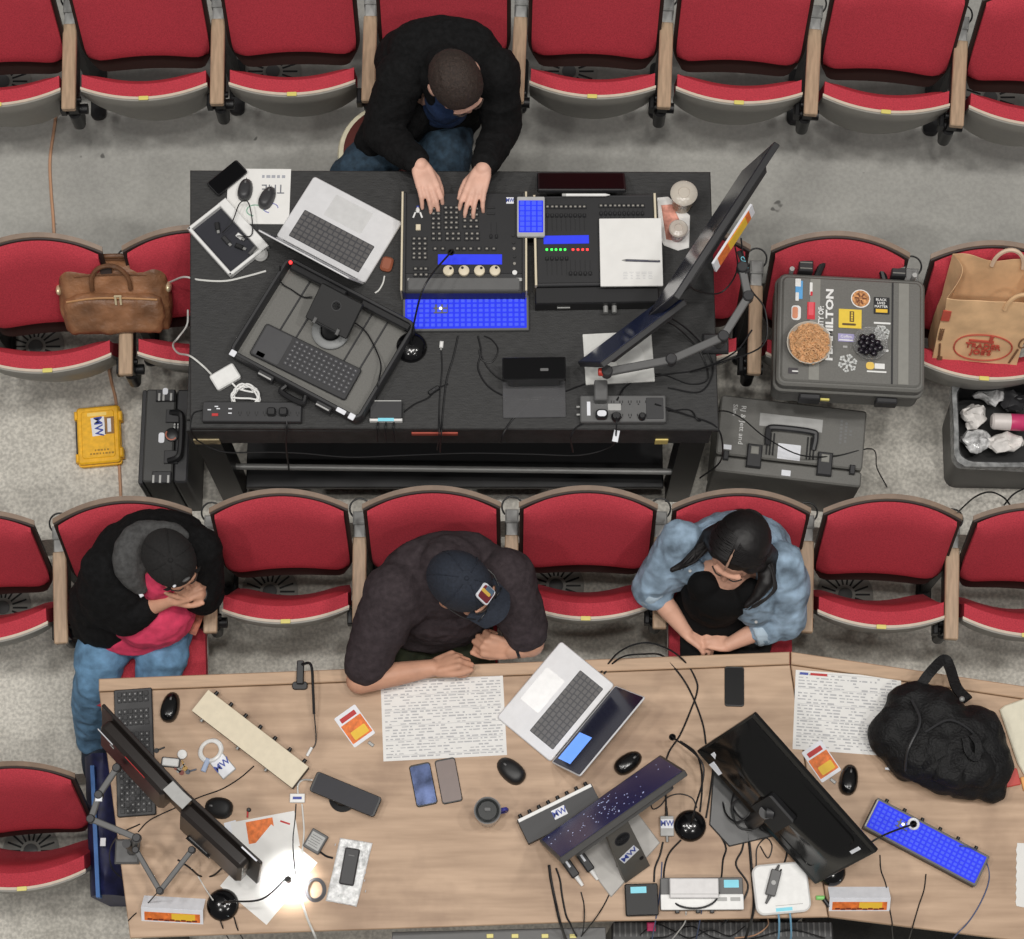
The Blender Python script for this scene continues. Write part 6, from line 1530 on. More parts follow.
# ------------------------------------------------------------------ people
SK = mat('skin', (220, 170, 146), .5, noise=(18, .05), spec=.3); SK2 = mat('skin_warm', (206, 156, 130), .5, noise=(18, .05), spec=.3); SK3 = mat('skin_light', (224, 178, 158), .5, noise=(18, .05), spec=.3)
LIP = mat('lips', (176, 98, 90), .45); EYEW = mat('eye_white', (226, 222, 216), .3); EYED = mat('eye_dark', (40, 28, 22), .25)
M_hair = mat('dark_brown_hair', (50, 38, 32), .65, noise=(160, .25), bump=(260, .5)); M_bhair = mat('black_hair', (17, 14, 15), .55, noise=(60, .3), aniso=(6, 1, 1), bump=(60, .12))
J = P
def head_parts(b, c, R, s=1.0):
    def q(x, y, z): return c + R @ Vector((x, y, z))*s
    b.sph(q(0, -.012, .012), (.076*s, .094*s, .092*s), R); b.sph(q(0, .030, -.045), (.060*s, .064*s, .072*s), R)
    b.sph(q(0, .062, -.095), (.026*s, .022*s, .020*s), R); b.cyl(q(0, .088, .005), q(0, .112, -.034), .009*s, .013*s, 10); b.sph(q(0, .110, -.036), (.014*s, .012*s, .010*s), R)
    b.sph(q(0, .080, .018), (.052*s, .018*s, .012*s), R)
    b.sph(q(0, .088, -.066), (.024*s, .010*s, .010*s), R)
    for k in (-1, 1):
        b.sph(q(k*.077, -.006, -.020), (.010*s, .020*s, .032*s), R); b.sph(q(k*.040, .064, -.035), (.024*s, .02*s, .022*s), R)
def face_bits(parent, ref, c, R, s=1.0, lid=None):
    def q(x, y, z): return c + R @ Vector((x, y, z))*s - ref
    for k in (-1, 1):
        e = B().sph(q(k*.031, .079, -.004), .0125*s).out('eye', EYEW, parent); B().sph(q(k*.031, .0885, -.005), .0055*s).out('iris', EYED, e); B().sph(q(k*.031, .080, -.001), (.0150*s, .0140*s, .0128*s), R).out('eyelid', lid or SK2, e)
        B().tube([q(k*.014, .099, .020), q(k*.032, .097, .025), q(k*.052, .082, .018)], .0028*s, 6).out('eyebrow', M_hair, parent)
    B().tube([q(-.022, .092, -.066), q(0, .099, -.064), q(.022, .092, -.066)], .0048*s, 6).out('lips', LIP, parent)
def hand(b, wr, d, n, tsign, curl=(20, 30, 25), s=1.0, spread=6, thumb=(35, 20), per=None):
    """wr wrist point, d direction of the fingers, n dorsal (back of hand) direction, tsign +-1 thumb side along d x n"""
    d = Vector(d).normalized(); n = Vector(n); n = (n - d*n.dot(d)).normalized(); sd = d.cross(n)*tsign
    L = (.092, .100, .094, .078)
    for i in range(4):                      # index..little
        off = (.030 - .020*i)*s
        k0 = wr + sd*off*.75 + d*.022*s; k1 = wr + sd*off + d*(.092 - .006*abs(i-1) - (.008 if i == 3 else 0))*s
        chain(b, [(wr + sd*off*.5, .015*s), (k0, .0145*s), (k1, .0118*s)])
        ang = 0.0; p = k1; c_ = per[i] if per else curl
        for j, (fl, rr) in enumerate(((.46, .0098), (.30, .0088), (.24, .0078))):
            ang += math.radians(c_[j]); yaw = math.radians(spread*(1.5-i)*.9)
            dd = (d*math.cos(ang) - n*math.sin(ang)); dd = (dd + sd*math.sin(yaw)*max(0, math.cos(ang))).normalized()
            q = p + dd*L[i]*fl*s; chain(b, [(p, rr*1.04*s), (q, rr*s*.95)], 10); p = q
    b.sph(wr + d*.055*s, (.034*s, .034*s, .016*s), Matrix((sd, d, n)).transposed() if tsign > 0 else Matrix((-sd, d, n)).transposed())
    t0 = wr + sd*.022*s + d*.018*s - n*.006*s; a = math.radians(thumb[0]); t1 = t0 + (d*math.cos(a) + sd*math.sin(a) - n*.25).normalized()*.045*s
    a2 = math.radians(thumb[0]-thumb[1]); t2 = t1 + (d*math.cos(a2) + sd*math.sin(a2) - n*.25).normalized()*.034*s; t3 = t2 + (d*math.cos(a2-.25) + sd*math.sin(a2-.25) - n*.2).normalized()*.026*s
    chain(b, [(t0, .016*s), (t1, .0125*s), (t2, .0105*s), (t3, .0088*s)], 10)
    return wr + d*.09*s
def limb(b, pts, n=16): return chain(b, pts, n)
def ell(b, c, r, fwd=(0, -1, 0), up=(0, 0, 1)): b.sph(c, r, rot_from(fwd, up), 20, 14)
VX = .0052
# ================= man at the lighting desk =================
ref = J(420, 125, F1); ref.z = F1
m1 = thing('person', 'man in a black jacket with short dark hair working the lighting desk', 'person', ref)
hd = J(456, 82, 1.59); R = rot_from((.40, -.60, -.68), (.20, -.60, .76))
shL, shR = J(402, 78, 1.42), J(494, 72, 1.42); elL, elR = J(382, 132, 1.25), J(502, 126, 1.24); wrL, wrR = J(420, 165, 1.385), J(483, 169, 1.385)
b = B(); head_parts(b, hd, R, 1.12)
nk = J(449, 62, 1.47); limb(b, [(nk, .062), (hd - R @ Vector((0, .02, .07)), .055)])
ell(b, J(440, 80, 1.28), (.15, .11, .22)); ell(b, J(430, 108, 1.06), (.15, .12, .12))
for s_, e_, w_ in ((shL, elL, wrL), (shR, elR, wrR)): limb(b, [(nk - Vector((0, 0, .09)), .04), (s_ - Vector((0, 0, .03)), .05), (e_, .042), (w_, .029)])
hand(b, wrL, J(429, 187, 1.385)-J(421, 166, 1.39), (.1, .15, 1), -1, per=((22, 34, 22), (16, 28, 20), (14, 26, 20), (14, 24, 18)), thumb=(28, 22), spread=4, s=1.04)
hand(b, wrR, J(475, 189, 1.385)-J(482, 170, 1.39), (-.1, .15, 1), 1, per=((18, 28, 20), (14, 24, 18), (14, 24, 18), (16, 28, 20)), thumb=(34, 22), spread=7, s=1.04)
knL, knR = J(352, 176, 1.00), J(446, 180, 1.02)
for h_, k_, f_ in ((J(408, 122, 1.0), knL, J(350, 190, .56)), (J(450, 118, 1.0), knR, J(440, 205, .56))): limb(b, [(h_, .085), (k_, .06), (f_, .045)])
body1 = blob(b, 'body', SK3, m1, .0046, 3, ref=ref)
face_bits(body1, ref, hd, R, 1.12, SK3)
# clothes
MJ = mat('jacket_black', (20, 20, 21), .9, noise=(60, .2), bump=(140, .4), spec=.2)
b = B()
ell(b, J(440, 62, 1.30), (.235, .155, .20), (0, -1, -.25)); ell(b, J(436, 88, 1.14), (.21, .16, .20), (0, -1, 0)); ell(b, J(443, 50, 1.42), (.20, .12, .11), (0, -1, -.4)); ell(b, J(425, 118, 1.02), (.21, .13, .10))
for s_, e_, w_ in ((shL, elL, wrL), (shR, elR, wrR)): limb(b, [(s_, .092), ((s_+e_)/2, .080), (e_, .070), ((e_+w_)/2, .060), (w_ + (e_-w_)*.12, .047)])
limb(b, [(J(404, 108, 1.18), .12), (J(375, 140, 1.08), .075)]); limb(b, [(J(395, 118, 1.08), .11), (J(372, 148, 1.04), .06)])
blob(b, 'jacket', MJ, m1, .008, 7, (.006, 11, 3), ref=ref)
b = B(); limb(b, [(hd - R @ Vector((0, .045, .10)), .066), (J(446, 66, 1.47), .078)]); limb(b, [(J(430, 76, 1.47), .045), (J(436, 96, 1.40), .040), (J(444, 112, 1.30), .035)]); blob(b, 'jacket_collar', MJ, m1, .007, 5, None, ref=ref)
b = B(); ell(b, J(446, 98, 1.36), (.075, .07, .12), (0, -1, .2)); ell(b, J(444, 106, 1.22), (.09, .07, .12)); blob(b, 'blue_shirt', mat('shirt_navy', (32, 54, 92), .85, bump=(200, .3)), m1, .008, 6, (.004, 16, 6), ref=ref)
MD = mat('jeans_dark', (42, 62, 78), .85, noise=(50, .2), bump=(300, .3))
b = B(); ell(b, J(428, 118, 1.0), (.18, .15, .11))
limb(b, [(J(412, 128, 1.0), .105), (J(380, 152, 1.02), .095), (knL, .082), (J(348, 200, .75), .07), (J(347, 205, .56), .062)]); limb(b, [(J(446, 124, 1.0), .105), (J(446, 152, 1.04), .098), (knR, .08), (J(446, 205, .75), .068), (J(446, 212, .56), .06)])
blob(b, 'jeans', MD, m1, .009, 6, (.006, 12, 8), ref=ref)
b = B()
def hq(x, y, z): return hd + R @ Vector((x, y, z))*1.12
b.sph(hq(0, -.014, .022), (.091, .112, .105), R, 24, 16)
for v in b.bm.verts:
    l = R.inverted() @ (v.co - hd)
    if l.y > .066: v.co -= R @ Vector((0, (l.y-.066)*.5, max(0, .05-l.z)*-.3))
    if l.z < -.03: v.co = hd + R @ Vector((l.x*.9, l.y*.9 - .01, l.z*.8))
blob(b, 'short_hair', M_hair, m1, .005, 4, (-.002, 60, 2), ref=ref)
w0 = wrL + (elL-wrL)*.05; dd = (elL-wrL).normalized()
B().cyl(w0 + dd*.010 - ref, w0 + dd*.034 - ref, .036, n=20, bev=.003).out('wrist_watch', mat('watch_navy', (24, 28, 40), .4), m1)
for c, s0 in ((J(350, 196, .525), 1), (J(446, 210, .525), 1)):
    b = B(); ell(b, c + Vector((0, -.05, .02)), (.05, .13, .045)); blob(b, 'shoe', M_plastic, m1, .008, 4, ref=ref)
# portable stool he sits on
st = thing('round_stool', 'dark red stool with a cream edge under the black-jacketed man', 'stool', J(393, 152, F1+.44)); st.location.z = F1
B().lathe([(.15, .405), (.202, .41), (.208, .425), (.202, .437), (.19, .437), (.001, .437)], n=48).out('seat_board', mat('stool_cream', (226, 218, 190), .5), st)
B().lathe([(.184, .436), (.185, .445), (.176, .450), (.001, .452)], n=48).out('seat_pad', mat('stool_red', (92, 40, 34), .7), st)
for k in range(4):
    a = math.pi/4 + k*math.pi/2; B().cyl((.14*math.cos(a), .14*math.sin(a), .41), (.17*math.cos(a), .17*math.sin(a), 0), .016, .013, 12).out('leg', M_wood, st)
# ================= person in the hoodie =================
ref = J(140, 640, 0); ref.z = 0; ref.y = S3[1][0].y
m2 = thing('person', 'hunched person in black hoodie, black cap, pink shirt and blue jeans', 'person', ref)
hd = J(171, 561, 1.12); R = rot_from((.52, -.78, -.36), (.16, -.24, .95))
shL, shR = J(106, 568, .98), J(197, 550, .98); elL, elR = J(126, 616, .84), J(203, 594, .80); wrL, wrR = J(170, 599, .93), J(198, 594, .94)
b = B(); head_parts(b, hd, R, 1.02); nk = J(155, 552, 1.03); limb(b, [(nk, .06), (hd - R @ Vector((0, .02, .07)), .052)])
ell(b, J(150, 575, .85), (.13, .10, .22)); ell(b, J(140, 615, .58), (.15, .12, .10))
limb(b, [(nk - Vector((0, 0, .08)), .04), (shL - Vector((0, 0, .03)), .05), (elL, .042), (wrL, .027)]); limb(b, [(nk - Vector((0, 0, .08)), .04), (shR - Vector((0, 0, .03)), .05), (elR, .042), (wrR, .028)])
hand(b, wrL, J(189, 591, .97)-wrL, (-.1, -.35, 1), 1, curl=(35, 60, 45), thumb=(40, 20), spread=1, s=.92)
hand(b, wrR, J(187, 587, .98)-wrR, (.3, -.3, .9), -1, curl=(40, 60, 50), thumb=(35, 15), spread=1, s=.92)
knL, knR = J(96, 678, .50), J(158, 680, .50); anL, anR = J(93, 728, .10), J(158, 715, .10)
for h_, k_, f_ in ((J(122, 618, .53), knL, anL), (J(158, 616, .53), knR, anR)): limb(b, [(h_, .08), (k_, .055), (f_, .04)])
body2 = blob(b, 'body', SK2, m2, .0046, 3, ref=ref); face_bits(body2, ref, hd, R, 1.02)
MH = mat('hoodie_black', (19, 19, 20), .9, noise=(50, .2), bump=(140, .4), spec=.2)
b = B()
ell(b, J(152, 552, .90), (.215, .15, .20), (.2, -1, -.2)); ell(b, J(120, 590, .80), (.15, .15, .22)); ell(b, J(108, 612, .66), (.14, .13, .13)); ell(b, J(150, 538, .95), (.19, .09, .09), (.2, -1, -.3)); ell(b, J(184, 556, .86), (.11, .12, .17))
limb(b, [(shL, .088), ((shL+elL)/2, .082), (elL, .072), (elL*.72+wrL*.28, .060), (elL*.60+wrL*.40, .052)]); limb(b, [(shR, .088), ((shR+elR)/2, .082), (elR, .075), (elR*.7+wrR*.3, .066), (elR*.45+wrR*.55, .056)])
limb(b, [(J(100, 600, .75), .11), (J(92, 626, .62), .07)])
blob(b, 'hoodie', MH, m2, .008, 7, (.006, 11, 4), ref=ref)
b = B(); pts = []
for k in range(9):
    a = math.radians(60 + 200*k/8); pts.append((hd + R @ Vector((.105*math.cos(a)*1.05, -.05 + .09*math.sin(a)*-1 + .0, -.055)), .034))
pts = [(J(152, 531, 1.09), .040), (J(142, 533, 1.09), .045), (J(134, 539, 1.10), .050), (J(129, 548, 1.10), .052), (J(127, 558, 1.09), .052), (J(128, 568, 1.07), .050), (J(133, 578, 1.04), .042), (J(140, 586, 1.00), .032)]
limb(b, pts); limb(b, [(J(152, 531, 1.09), .036), (J(163, 529, 1.09), .032), (J(174, 530, 1.08), .028), (J(184, 536, 1.07), .020)]); ell(b, J(140, 552, 1.06), (.06, .08, .04))
blob(b, 'hood', mat('hood_grey', (74, 74, 74), .9, noise=(60, .15), bump=(200, .3)), m2, .007, 9, (.002, 14, 1), ref=ref)
MPK = mat('pink_shirt', (226, 66, 104), .8, noise=(30, .08), bump=(200, .2))
b = B(); ell(b, J(162, 580, .90), (.085, .085, .16), (.3, -1, 0)); ell(b, J(152, 612, .72), (.155, .13, .15), (.1, -1, 0)); ell(b, J(135, 628, .62), (.17, .10, .09)); blob(b, 'pink_shirt', MPK, m2, .008, 6, (.006, 13, 9), ref=ref)
MB_ = mat('jeans_blue', (104, 144, 178), .85, noise=(24, .16), bump=(260, .3))
b = B(); ell(b, J(138, 622, .53), (.185, .13, .10))
limb(b, [(J(114, 630, .54), .105), (J(101, 655, .54), .096), (knL, .082), (J(92, 705, .30), .074), (anL, .066), (J(92, 738, .06), .068)]); limb(b, [(J(164, 628, .54), .105), (J(162, 655, .54), .096), (knR, .08), (J(160, 705, .3), .07), (anR, .062)])
blob(b, 'jeans', MB_, m2, .009, 6, (.007, 11, 6), ref=ref)
for c in (J(96, 742, .03), J(158, 735, .03)):
    b = B(); ell(b, c + Vector((0, -.04, .015)), (.052, .13, .045)); blob(b, 'shoe', mat('shoe_navy', (34, 44, 60), .7), m2, .008, 4, ref=ref)
def cap_on(parent, ref, hd, R, mt, bill=None, s=1.02, logo=None):
    b = B(); S_ = s/1.02; c = hd + R @ Vector((0, -.014, .030))*S_
    L = []
    for j in range(8):
        f = j/7*.97; k = math.cos(f*math.pi/2)**.8; z = -.020 + .115*math.sin(f*math.pi/2)
        L.append([c + R @ Vector((.089*k*math.cos(a), .108*k*math.sin(a), z))*S_ for a in [2*math.pi*q/28 for q in range(28)]])
    b.loft(L); cp = b.out('cap_crown', mt, parent)
    for v in cp.data.vertices: v.co -= ref
    o = B().sph(c + R @ Vector((0, 0, .097))*S_ - ref, (.008, .008, .005), R).out('cap_button', mt, cp)
    b = B()
    for k in range(6):
        a0 = k*math.pi/3; b.tube([c + R @ Vector((.0895*math.cos(a0)*math.cos(f)**.8, .1085*math.sin(a0)*math.cos(f)**.8, -.018+.1165*math.sin(f)))*S_ - ref for f in (0.0, .35, .7, 1.05, 1.4)], .0016, 5)
    b.out('cap_seams', mt, cp)
    if bill:
        def bl(a, q):
            y = .085 + (q+1)/2*bill*(1-.30*a*a); x = a*.076*(1-.12*(q+1)/2*1.0); z = -.022 - .018*a*a*1.2 - .010*(q+1)/2
            return c + R @ Vector((x, y, z+.003))*S_ - ref, c + R @ Vector((x, y, z-.003))*S_ - ref
        B().grid(bl, 16, 8).out('cap_bill', mt, cp)
    return cp, c
cp, cc = cap_on(m2, ref, hd, R, mat('cap_black', (30, 29, 29), .9, noise=(120, .15), bump=(260, .3)), bill=.018)
e = cc + R @ Vector((-.010, .088, .058)) - ref; B().sph(e, (.016, .006, .012), R).out('cap_emblem', M_mgrey, cp); B().sph(cc + R @ Vector((.036, .086, .050)) - ref, (.007, .005, .007), R).out('cap_stud', M_label, cp)
w0 = wrR*.9 + elR*.1; dd = (elR-wrR).normalized(); B().cyl(w0 - dd*.004 - ref, w0 + dd*.024 - ref, .0335, n=20, bev=.003).out('wrist_watch', M_plastic, m2)
B().box(J(139.5, 592, 1.0)-ref, (.014, .040, .010), .003, R=Matrix.Rotation(.55, 3, 'Z')).out('white_zip_tag', M_label, m2)
ps = thing('event_pass', 'orange and brown event pass hanging at the hooded person side', 'badge', J(190, 620, .66), -.35)
B().slab(.085, .095, 0, .003, .004, .001).out('card', mat('pass_brown', (150, 84, 62), .5, noise=(40, .3)), ps); B().slab(.040, .070, .0028, .0036, .004, .0002, c=(-.018, .004)).out('orange_print', mat('pass_orange', (232, 150, 56), .5, noise=(50, .2)), ps)
# ================= man with the navy cap =================
ref = S3[3][0].copy(); ref.y -= .05
m3 = thing('person', 'man in charcoal T-shirt and navy cap leaning on the brown table', 'person', ref)
hd = J(462, 584, 1.17); R = rot_from((.78, -.52, -.26), (.18, -.12, .97))
shL, shR = J(394, 594, 1.00), J(506, 578, 1.00); elL, elR = J(360, 680, .825), J(530, 643, .83); wrL, wrR = J(432, 668, .815), J(512, 650, .83)
b = B(); head_parts(b, hd, R, 1.14); nk = J(450, 566, 1.06); limb(b, [(nk, .066), (hd - R @ Vector((0, .02, .07)), .058)])
ell(b, J(445, 590, .82), (.16, .12, .22)); ell(b, J(437, 605, .58), (.17, .13, .12))
limb(b, [(nk - Vector((0, 0, .1)), .04), (shL - Vector((0, 0, .04)), .06), (elL, .050), ((elL*.5+wrL*.5), .044), (wrL, .032)]); limb(b, [(nk - Vector((0, 0, .1)), .04), (shR - Vector((0, 0, .04)), .06), (elR, .052), ((elR*.55+wrR*.45), .044), (wrR, .033)])
hand(b, wrL, J(452, 661, .83)-wrL, (-.25, .45, .85), 1, curl=(52, 88, 60), thumb=(20, 15), spread=1, s=1.12)
hand(b, wrR, J(491, 646, .845)-wrR, (.2, -.55, .8), -1, curl=(58, 88, 60), thumb=(25, 15), spread=1, s=1.14)
for h_, k_, f_ in ((J(418, 612, .53), J(408, 672, .52), J(410, 720, .10)), (J(458, 612, .53), J(470, 668, .52), J(470, 715, .10))): limb(b, [(h_, .085), (k_, .06), (f_, .045)])
body3 = blob(b, 'body', SK2, m3, .0046, 3, ref=ref); face_bits(body3, ref, hd, R, 1.14)
MT = mat('tshirt_charcoal', (62, 54, 57), .9, noise=(50, .12), bump=(180, .3), spec=.2)
b = B()
ell(b, J(445, 576, .90), (.235, .155, .18), (.1, -1, -.25)); ell(b, J(440, 598, .76), (.23, .17, .20)); ell(b, J(447, 560, .98), (.20, .10, .10), (.1, -1, -.35)); ell(b, J(430, 612, .64), (.22, .15, .12)); ell(b, J(405, 590, .95), (.11, .13, .12)); ell(b, J(450, 562, 1.06), (.105, .095, .05)); ell(b, J(444, 556, 1.08), (.07, .05, .05))
limb(b, [(shL, .108), ((shL*.6+elL*.4), .098), (elL*.66+shL*.34, .086), (elL*.80+shL*.20, .080)]); limb(b, [(shR, .104), ((shR*.6+elR*.4), .094), (elR*.78+shR*.22, .082)])
blob(b, 't_shirt', MT, m3, .008, 7, (.006, 10, 12), ref=ref)
b = B(); ell(b, J(437, 618, .54), (.20, .15, .10))
for h_, k_, f_ in ((J(416, 615, .54), J(406, 672, .53), J(409, 718, .12)), (J(462, 615, .54), J(474, 668, .53), J(470, 714, .12))): limb(b, [(h_, .105), ((h_+k_)/2, .098), (k_, .080), (f_, .06)])
blob(b, 'trousers', mat('trousers_green', (44, 50, 32), .85, noise=(40, .2)), m3, .009, 6, (.006, 12, 3), ref=ref)
for c in (J(410, 728, .03), J(470, 724, .03)):
    b = B(); ell(b, c + Vector((0, -.04, .015)), (.052, .13, .045)); blob(b, 'shoe', M_plastic, m3, .008, 4, ref=ref)
b = B(); b.sph(hd + R @ Vector((0, -.026, -.004)), (.092, .106, .090), R, 20, 14); blob(b, 'short_hair', M_hair, m3, .005, 3, (-.002, 60, 4), ref=ref)
mc = mat('cap_navy', (36, 42, 54), .85, noise=(120, .12), bump=(260, .3))
cp, cc = cap_on(m3, ref, hd, R, mc, bill=.098, s=1.14)
pf = rot_from(R @ Vector((0, .55, .83)), R @ Vector((0, .83, -.55)))
pc = cc + R @ Vector((0, .076, .067))*1.12 - ref
def patch(w, h, z0, z1, r, off=(0, 0)): 
    M = Matrix.Translation(pc) @ Matrix((pf.col[0], -pf.col[2], pf.col[1])).transposed().to_4x4()
    return M, w, h, z0, z1, r, off
def addp(nm, w, h, z0, z1, r, m, off=(0, 0), par=None):
    M = Matrix.Translation(pc) @ Matrix((pf.col[0], -pf.col[2], pf.col[1])).transposed().to_4x4()
    return B().slab(w, h, z0, z1, r, .0005, c=off, M=M).out(nm, m, par or cp)
lg = addp('cap_patch', .058, .066, -.006, .006, .010, M_label); addp('patch_field', .048, .056, .005, .0075, .008, mat('patch_red', (120, 44, 52), .6), (0, 0), lg)
addp('patch_stripe', .012, .046, .007, .009, .004, mat('patch_gold', (226, 186, 84), .6), (.004, .006), lg); addp('patch_base', .022, .040, .007, .0088, .004, mat('patch_slate', (90, 110, 130), .6), (.016, -.004), lg)
for k in (-1, 1): B().tube([hd + R @ Vector((k*.040+.022*math.cos(a), .108 - .1*abs(k*.04+.022*math.cos(a))**1.2, -.006+.017*math.sin(a)))*1.14 - ref for a in [2*math.pi*q/14 for q in range(14)]], .0018, 5, closed=True, sub=2).out('glasses_rim', M_plastic, m3)
for k in (-1, 1): B().tube([hd + R @ Vector((k*.062, .095, -.004))*1.14 - ref, hd + R @ Vector((k*.080, .06, -.002))*1.14 - ref, hd + R @ Vector((k*.084, -.005, -.006))*1.14 - ref], .002, 5).out('glasses_arm', M_plastic, m3)
w0 = wrR*.92 + elR*.08; dd = (elR-wrR).normalized(); B().cyl(w0 + dd*.002 - ref, w0 + dd*.026 - ref, .0385, n=20, bev=.003).out('wrist_band', M_plastic, m3)
# ================= woman in the denim jacket =================
ref = S3[5][0].copy(); ref.y -= .03
m4 = thing('person', 'woman with long black hair, denim jacket and black top, hands clasped', 'person', ref)
hd = J(738, 549, 1.10); R = rot_from((-.40, -.82, -.42), (-.14, -.36, .92))
shL, shR = J(682, 542, .95), J(780, 566, .95); elL, elR = J(652, 588, .76), J(784, 618, .74); wrL, wrR = J(686, 632, .72), J(728, 645, .72)
b = B(); head_parts(b, hd, R, 1.08); nk = J(740, 556, .98); limb(b, [(nk, .052), (hd - R @ Vector((0, .02, .07)), .047)])
ell(b, J(722, 580, .80), (.13, .11, .20)); ell(b, J(728, 578, .93), (.07, .05, .07)); ell(b, J(728, 615, .56), (.16, .13, .11))
limb(b, [(nk - Vector((0, 0, .07)), .04), (shL - Vector((0, 0, .03)), .05), (elL, .042), ((elL+wrL)/2, .038), (wrL, .025)]); limb(b, [(nk - Vector((0, 0, .07)), .04), (shR - Vector((0, 0, .03)), .05), (elR, .044), ((elR+wrR)/2, .038), (wrR, .025)])
hand(b, wrL, J(702, 642, .71)-wrL, (.35, .35, .85), -1, curl=(30, 45, 35), thumb=(30, 15), spread=2, s=.90)
hand(b, wrR, J(704, 638, .725)-wrR, (.05, .2, 1), 1, curl=(35, 55, 40), thumb=(30, 15), spread=2, s=.90)
for h_, k_, f_ in ((J(708, 620, .53), J(700, 668, .52), J(700, 712, .10)), (J(748, 622, .53), J(745, 668, .52), J(742, 712, .10))): limb(b, [(h_, .085), (k_, .058), (f_, .042)])
body4 = blob(b, 'body', SK, m4, .0046, 3, ref=ref); face_bits(body4, ref, hd, R, 1.08, SK)
MDN = mat('denim_light', (140, 162, 182), .85, noise=(14, .28), bump=(320, .4)); MDC = mat('denim_cuff', (176, 194, 208), .85, noise=(20, .1), bump=(320, .4))
b = B()
ell(b, J(735, 548, .84), (.20, .13, .18), (0, -1, -.1)); ell(b, J(675, 560, .82), (.075, .11, .13)); ell(b, J(782, 588, .80), (.095, .12, .17))
limb(b, [(shL, .080), ((shL+elL)/2, .076), (elL, .070), (elL*.9+wrL*.1, .062)]); limb(b, [(shR, .088), ((shR+elR)/2, .084), (elR, .078), (elR*.75+wrR*.25, .064), (elR*.62+wrR*.38, .058)])
ell(b, J(688, 572, .90), (.085, .035, .075), (-.2, -1, .3)); ell(b, J(757, 606, .86), (.075, .05, .11), (.2, -1, .3))
jk = blob(b, 'denim_jacket', MDN, m4, .007, 5, (.007, 13, 2), ref=ref)
for e_, w_, f0, f1, r0 in ((elL, wrL, .02, .22, .066), (elR, wrR, .36, .56, .060)):
    a_, c_ = e_.lerp(w_, f0), e_.lerp(w_, f1); d_ = (c_-a_).normalized()
    b = B(); b.cyl(a_, c_, r0, r0*.95, 20, bev=.006); blob(b, 'jacket_cuff', MDC, m4, .006, 3, (.002, 30, 2), ref=ref)
b = B(); ell(b, J(716, 592, .80), (.125, .125, .16), (-.1, -1, 0)); ell(b, J(712, 610, .66), (.145, .13, .13)); ell(b, J(704, 586, .92), (.06, .055, .08)); ell(b, J(748, 594, .91), (.055, .055, .08)); ell(b, J(722, 604, .86), (.10, .06, .10)); blob(b, 'black_top', mat('top_black', (14, 14, 15), .9, bump=(220, .3), spec=.2), m4, .008, 6, (.004, 14, 5), ref=ref)
b = B(); ell(b, J(728, 622, .54), (.19, .14, .10))
for h_, k_, f_ in ((J(706, 622, .54), J(700, 668, .53), J(700, 710, .12)), (J(750, 624, .54), J(746, 668, .53), J(742, 710, .12))): limb(b, [(h_, .10), (k_, .076), (f_, .055)])
blob(b, 'trousers', mat('trousers_black', (20, 20, 22), .85), m4, .009, 5, None, ref=ref)
for c in (J(700, 722, .03), J(742, 722, .03)):
    b = B(); ell(b, c + Vector((0, -.04, .015)), (.045, .12, .04)); blob(b, 'shoe', M_plastic, m4, .008, 4, ref=ref)
# buttons and pocket on the jacket
for px, py, z in ((760, 600, .975), (756, 622, .90), (690, 571, .985)): B().sph(J(px, py, z)-ref, (.006, .006, .003)).out('jacket_button', M_lgrey, jk)
# hair : cap of hair with a parting, two falls of strands
b = B(); b.sph(hd + R @ Vector((0, -.034, .022)), (.101, .114, .108), R, 26, 18)
for v in b.bm.verts:
    l = R.inverted() @ (v.co - hd)
    if l.y > .052 and l.z < .07: v.co -= R @ Vector((0, (l.y-.052)*.85, 0))
limb(b, [(hd + R @ Vector((.062, .030, .055)), .026), (hd + R @ Vector((.084, .026, -.01)), .026), (hd + R @ Vector((.098, .02, -.08)), .034)])
limb(b, [(hd + R @ Vector((-.062, .030, .055)), .026), (hd + R @ Vector((-.084, .026, -.01)), .026), (hd + R @ Vector((-.098, .02, -.08)), .032)])
limb(b, [(hd + R @ Vector((0, -.08, -.03)), .065), (J(744, 528, .98), .06), (J(740, 522, .86), .05)])
limb(b, [(hd + R @ Vector((-.07, -.03, 0)), .045), (J(768, 556, 1.02), .04), (J(766, 582, 1.02), .030), (J(757, 596, 1.0), .018), (J(746, 606, .98), .009)])
limb(b, [(hd + R @ Vector((.07, -.03, -.02)), .042), (J(710, 536, 1.03), .032), (J(698, 552, 1.02), .022), (J(684, 564, 1.01), .016), (J(672, 570, 1.0), .010)])
hr = blob(b, 'long_hair', M_bhair, m4, .005, 5, (-.0012, 30, 3), ref=ref)
for k in range(7):
    o = random.Random(k); j = lambda s: o.uniform(-s, s)
    B().tube([J(716+j(6), 536+j(4), 1.05)-ref, J(702+j(4), 548+j(4), 1.05)-ref, J(690+j(5), 560+j(4), 1.04)-ref, J(678+j(6), 568+j(4), 1.01)-ref], [.005, .005, .004, .001], 5).out('hair_strand', M_bhair, hr)
for k in range(4):
    o = random.Random(k+40); j = lambda s: o.uniform(-s, s)
    B().tube([J(768+j(4), 556+j(3), 1.06)-ref, J(775+j(2), 576+j(3), 1.05)-ref, J(772+j(3), 590+j(3), 1.04)-ref, J(757+j(4), 606+j(3), 1.0)-ref, J(746+j(4), 610, .98)-ref], [.005, .005, .004, .001], 5).out('hair_strand', M_bhair, hr)
b = B()
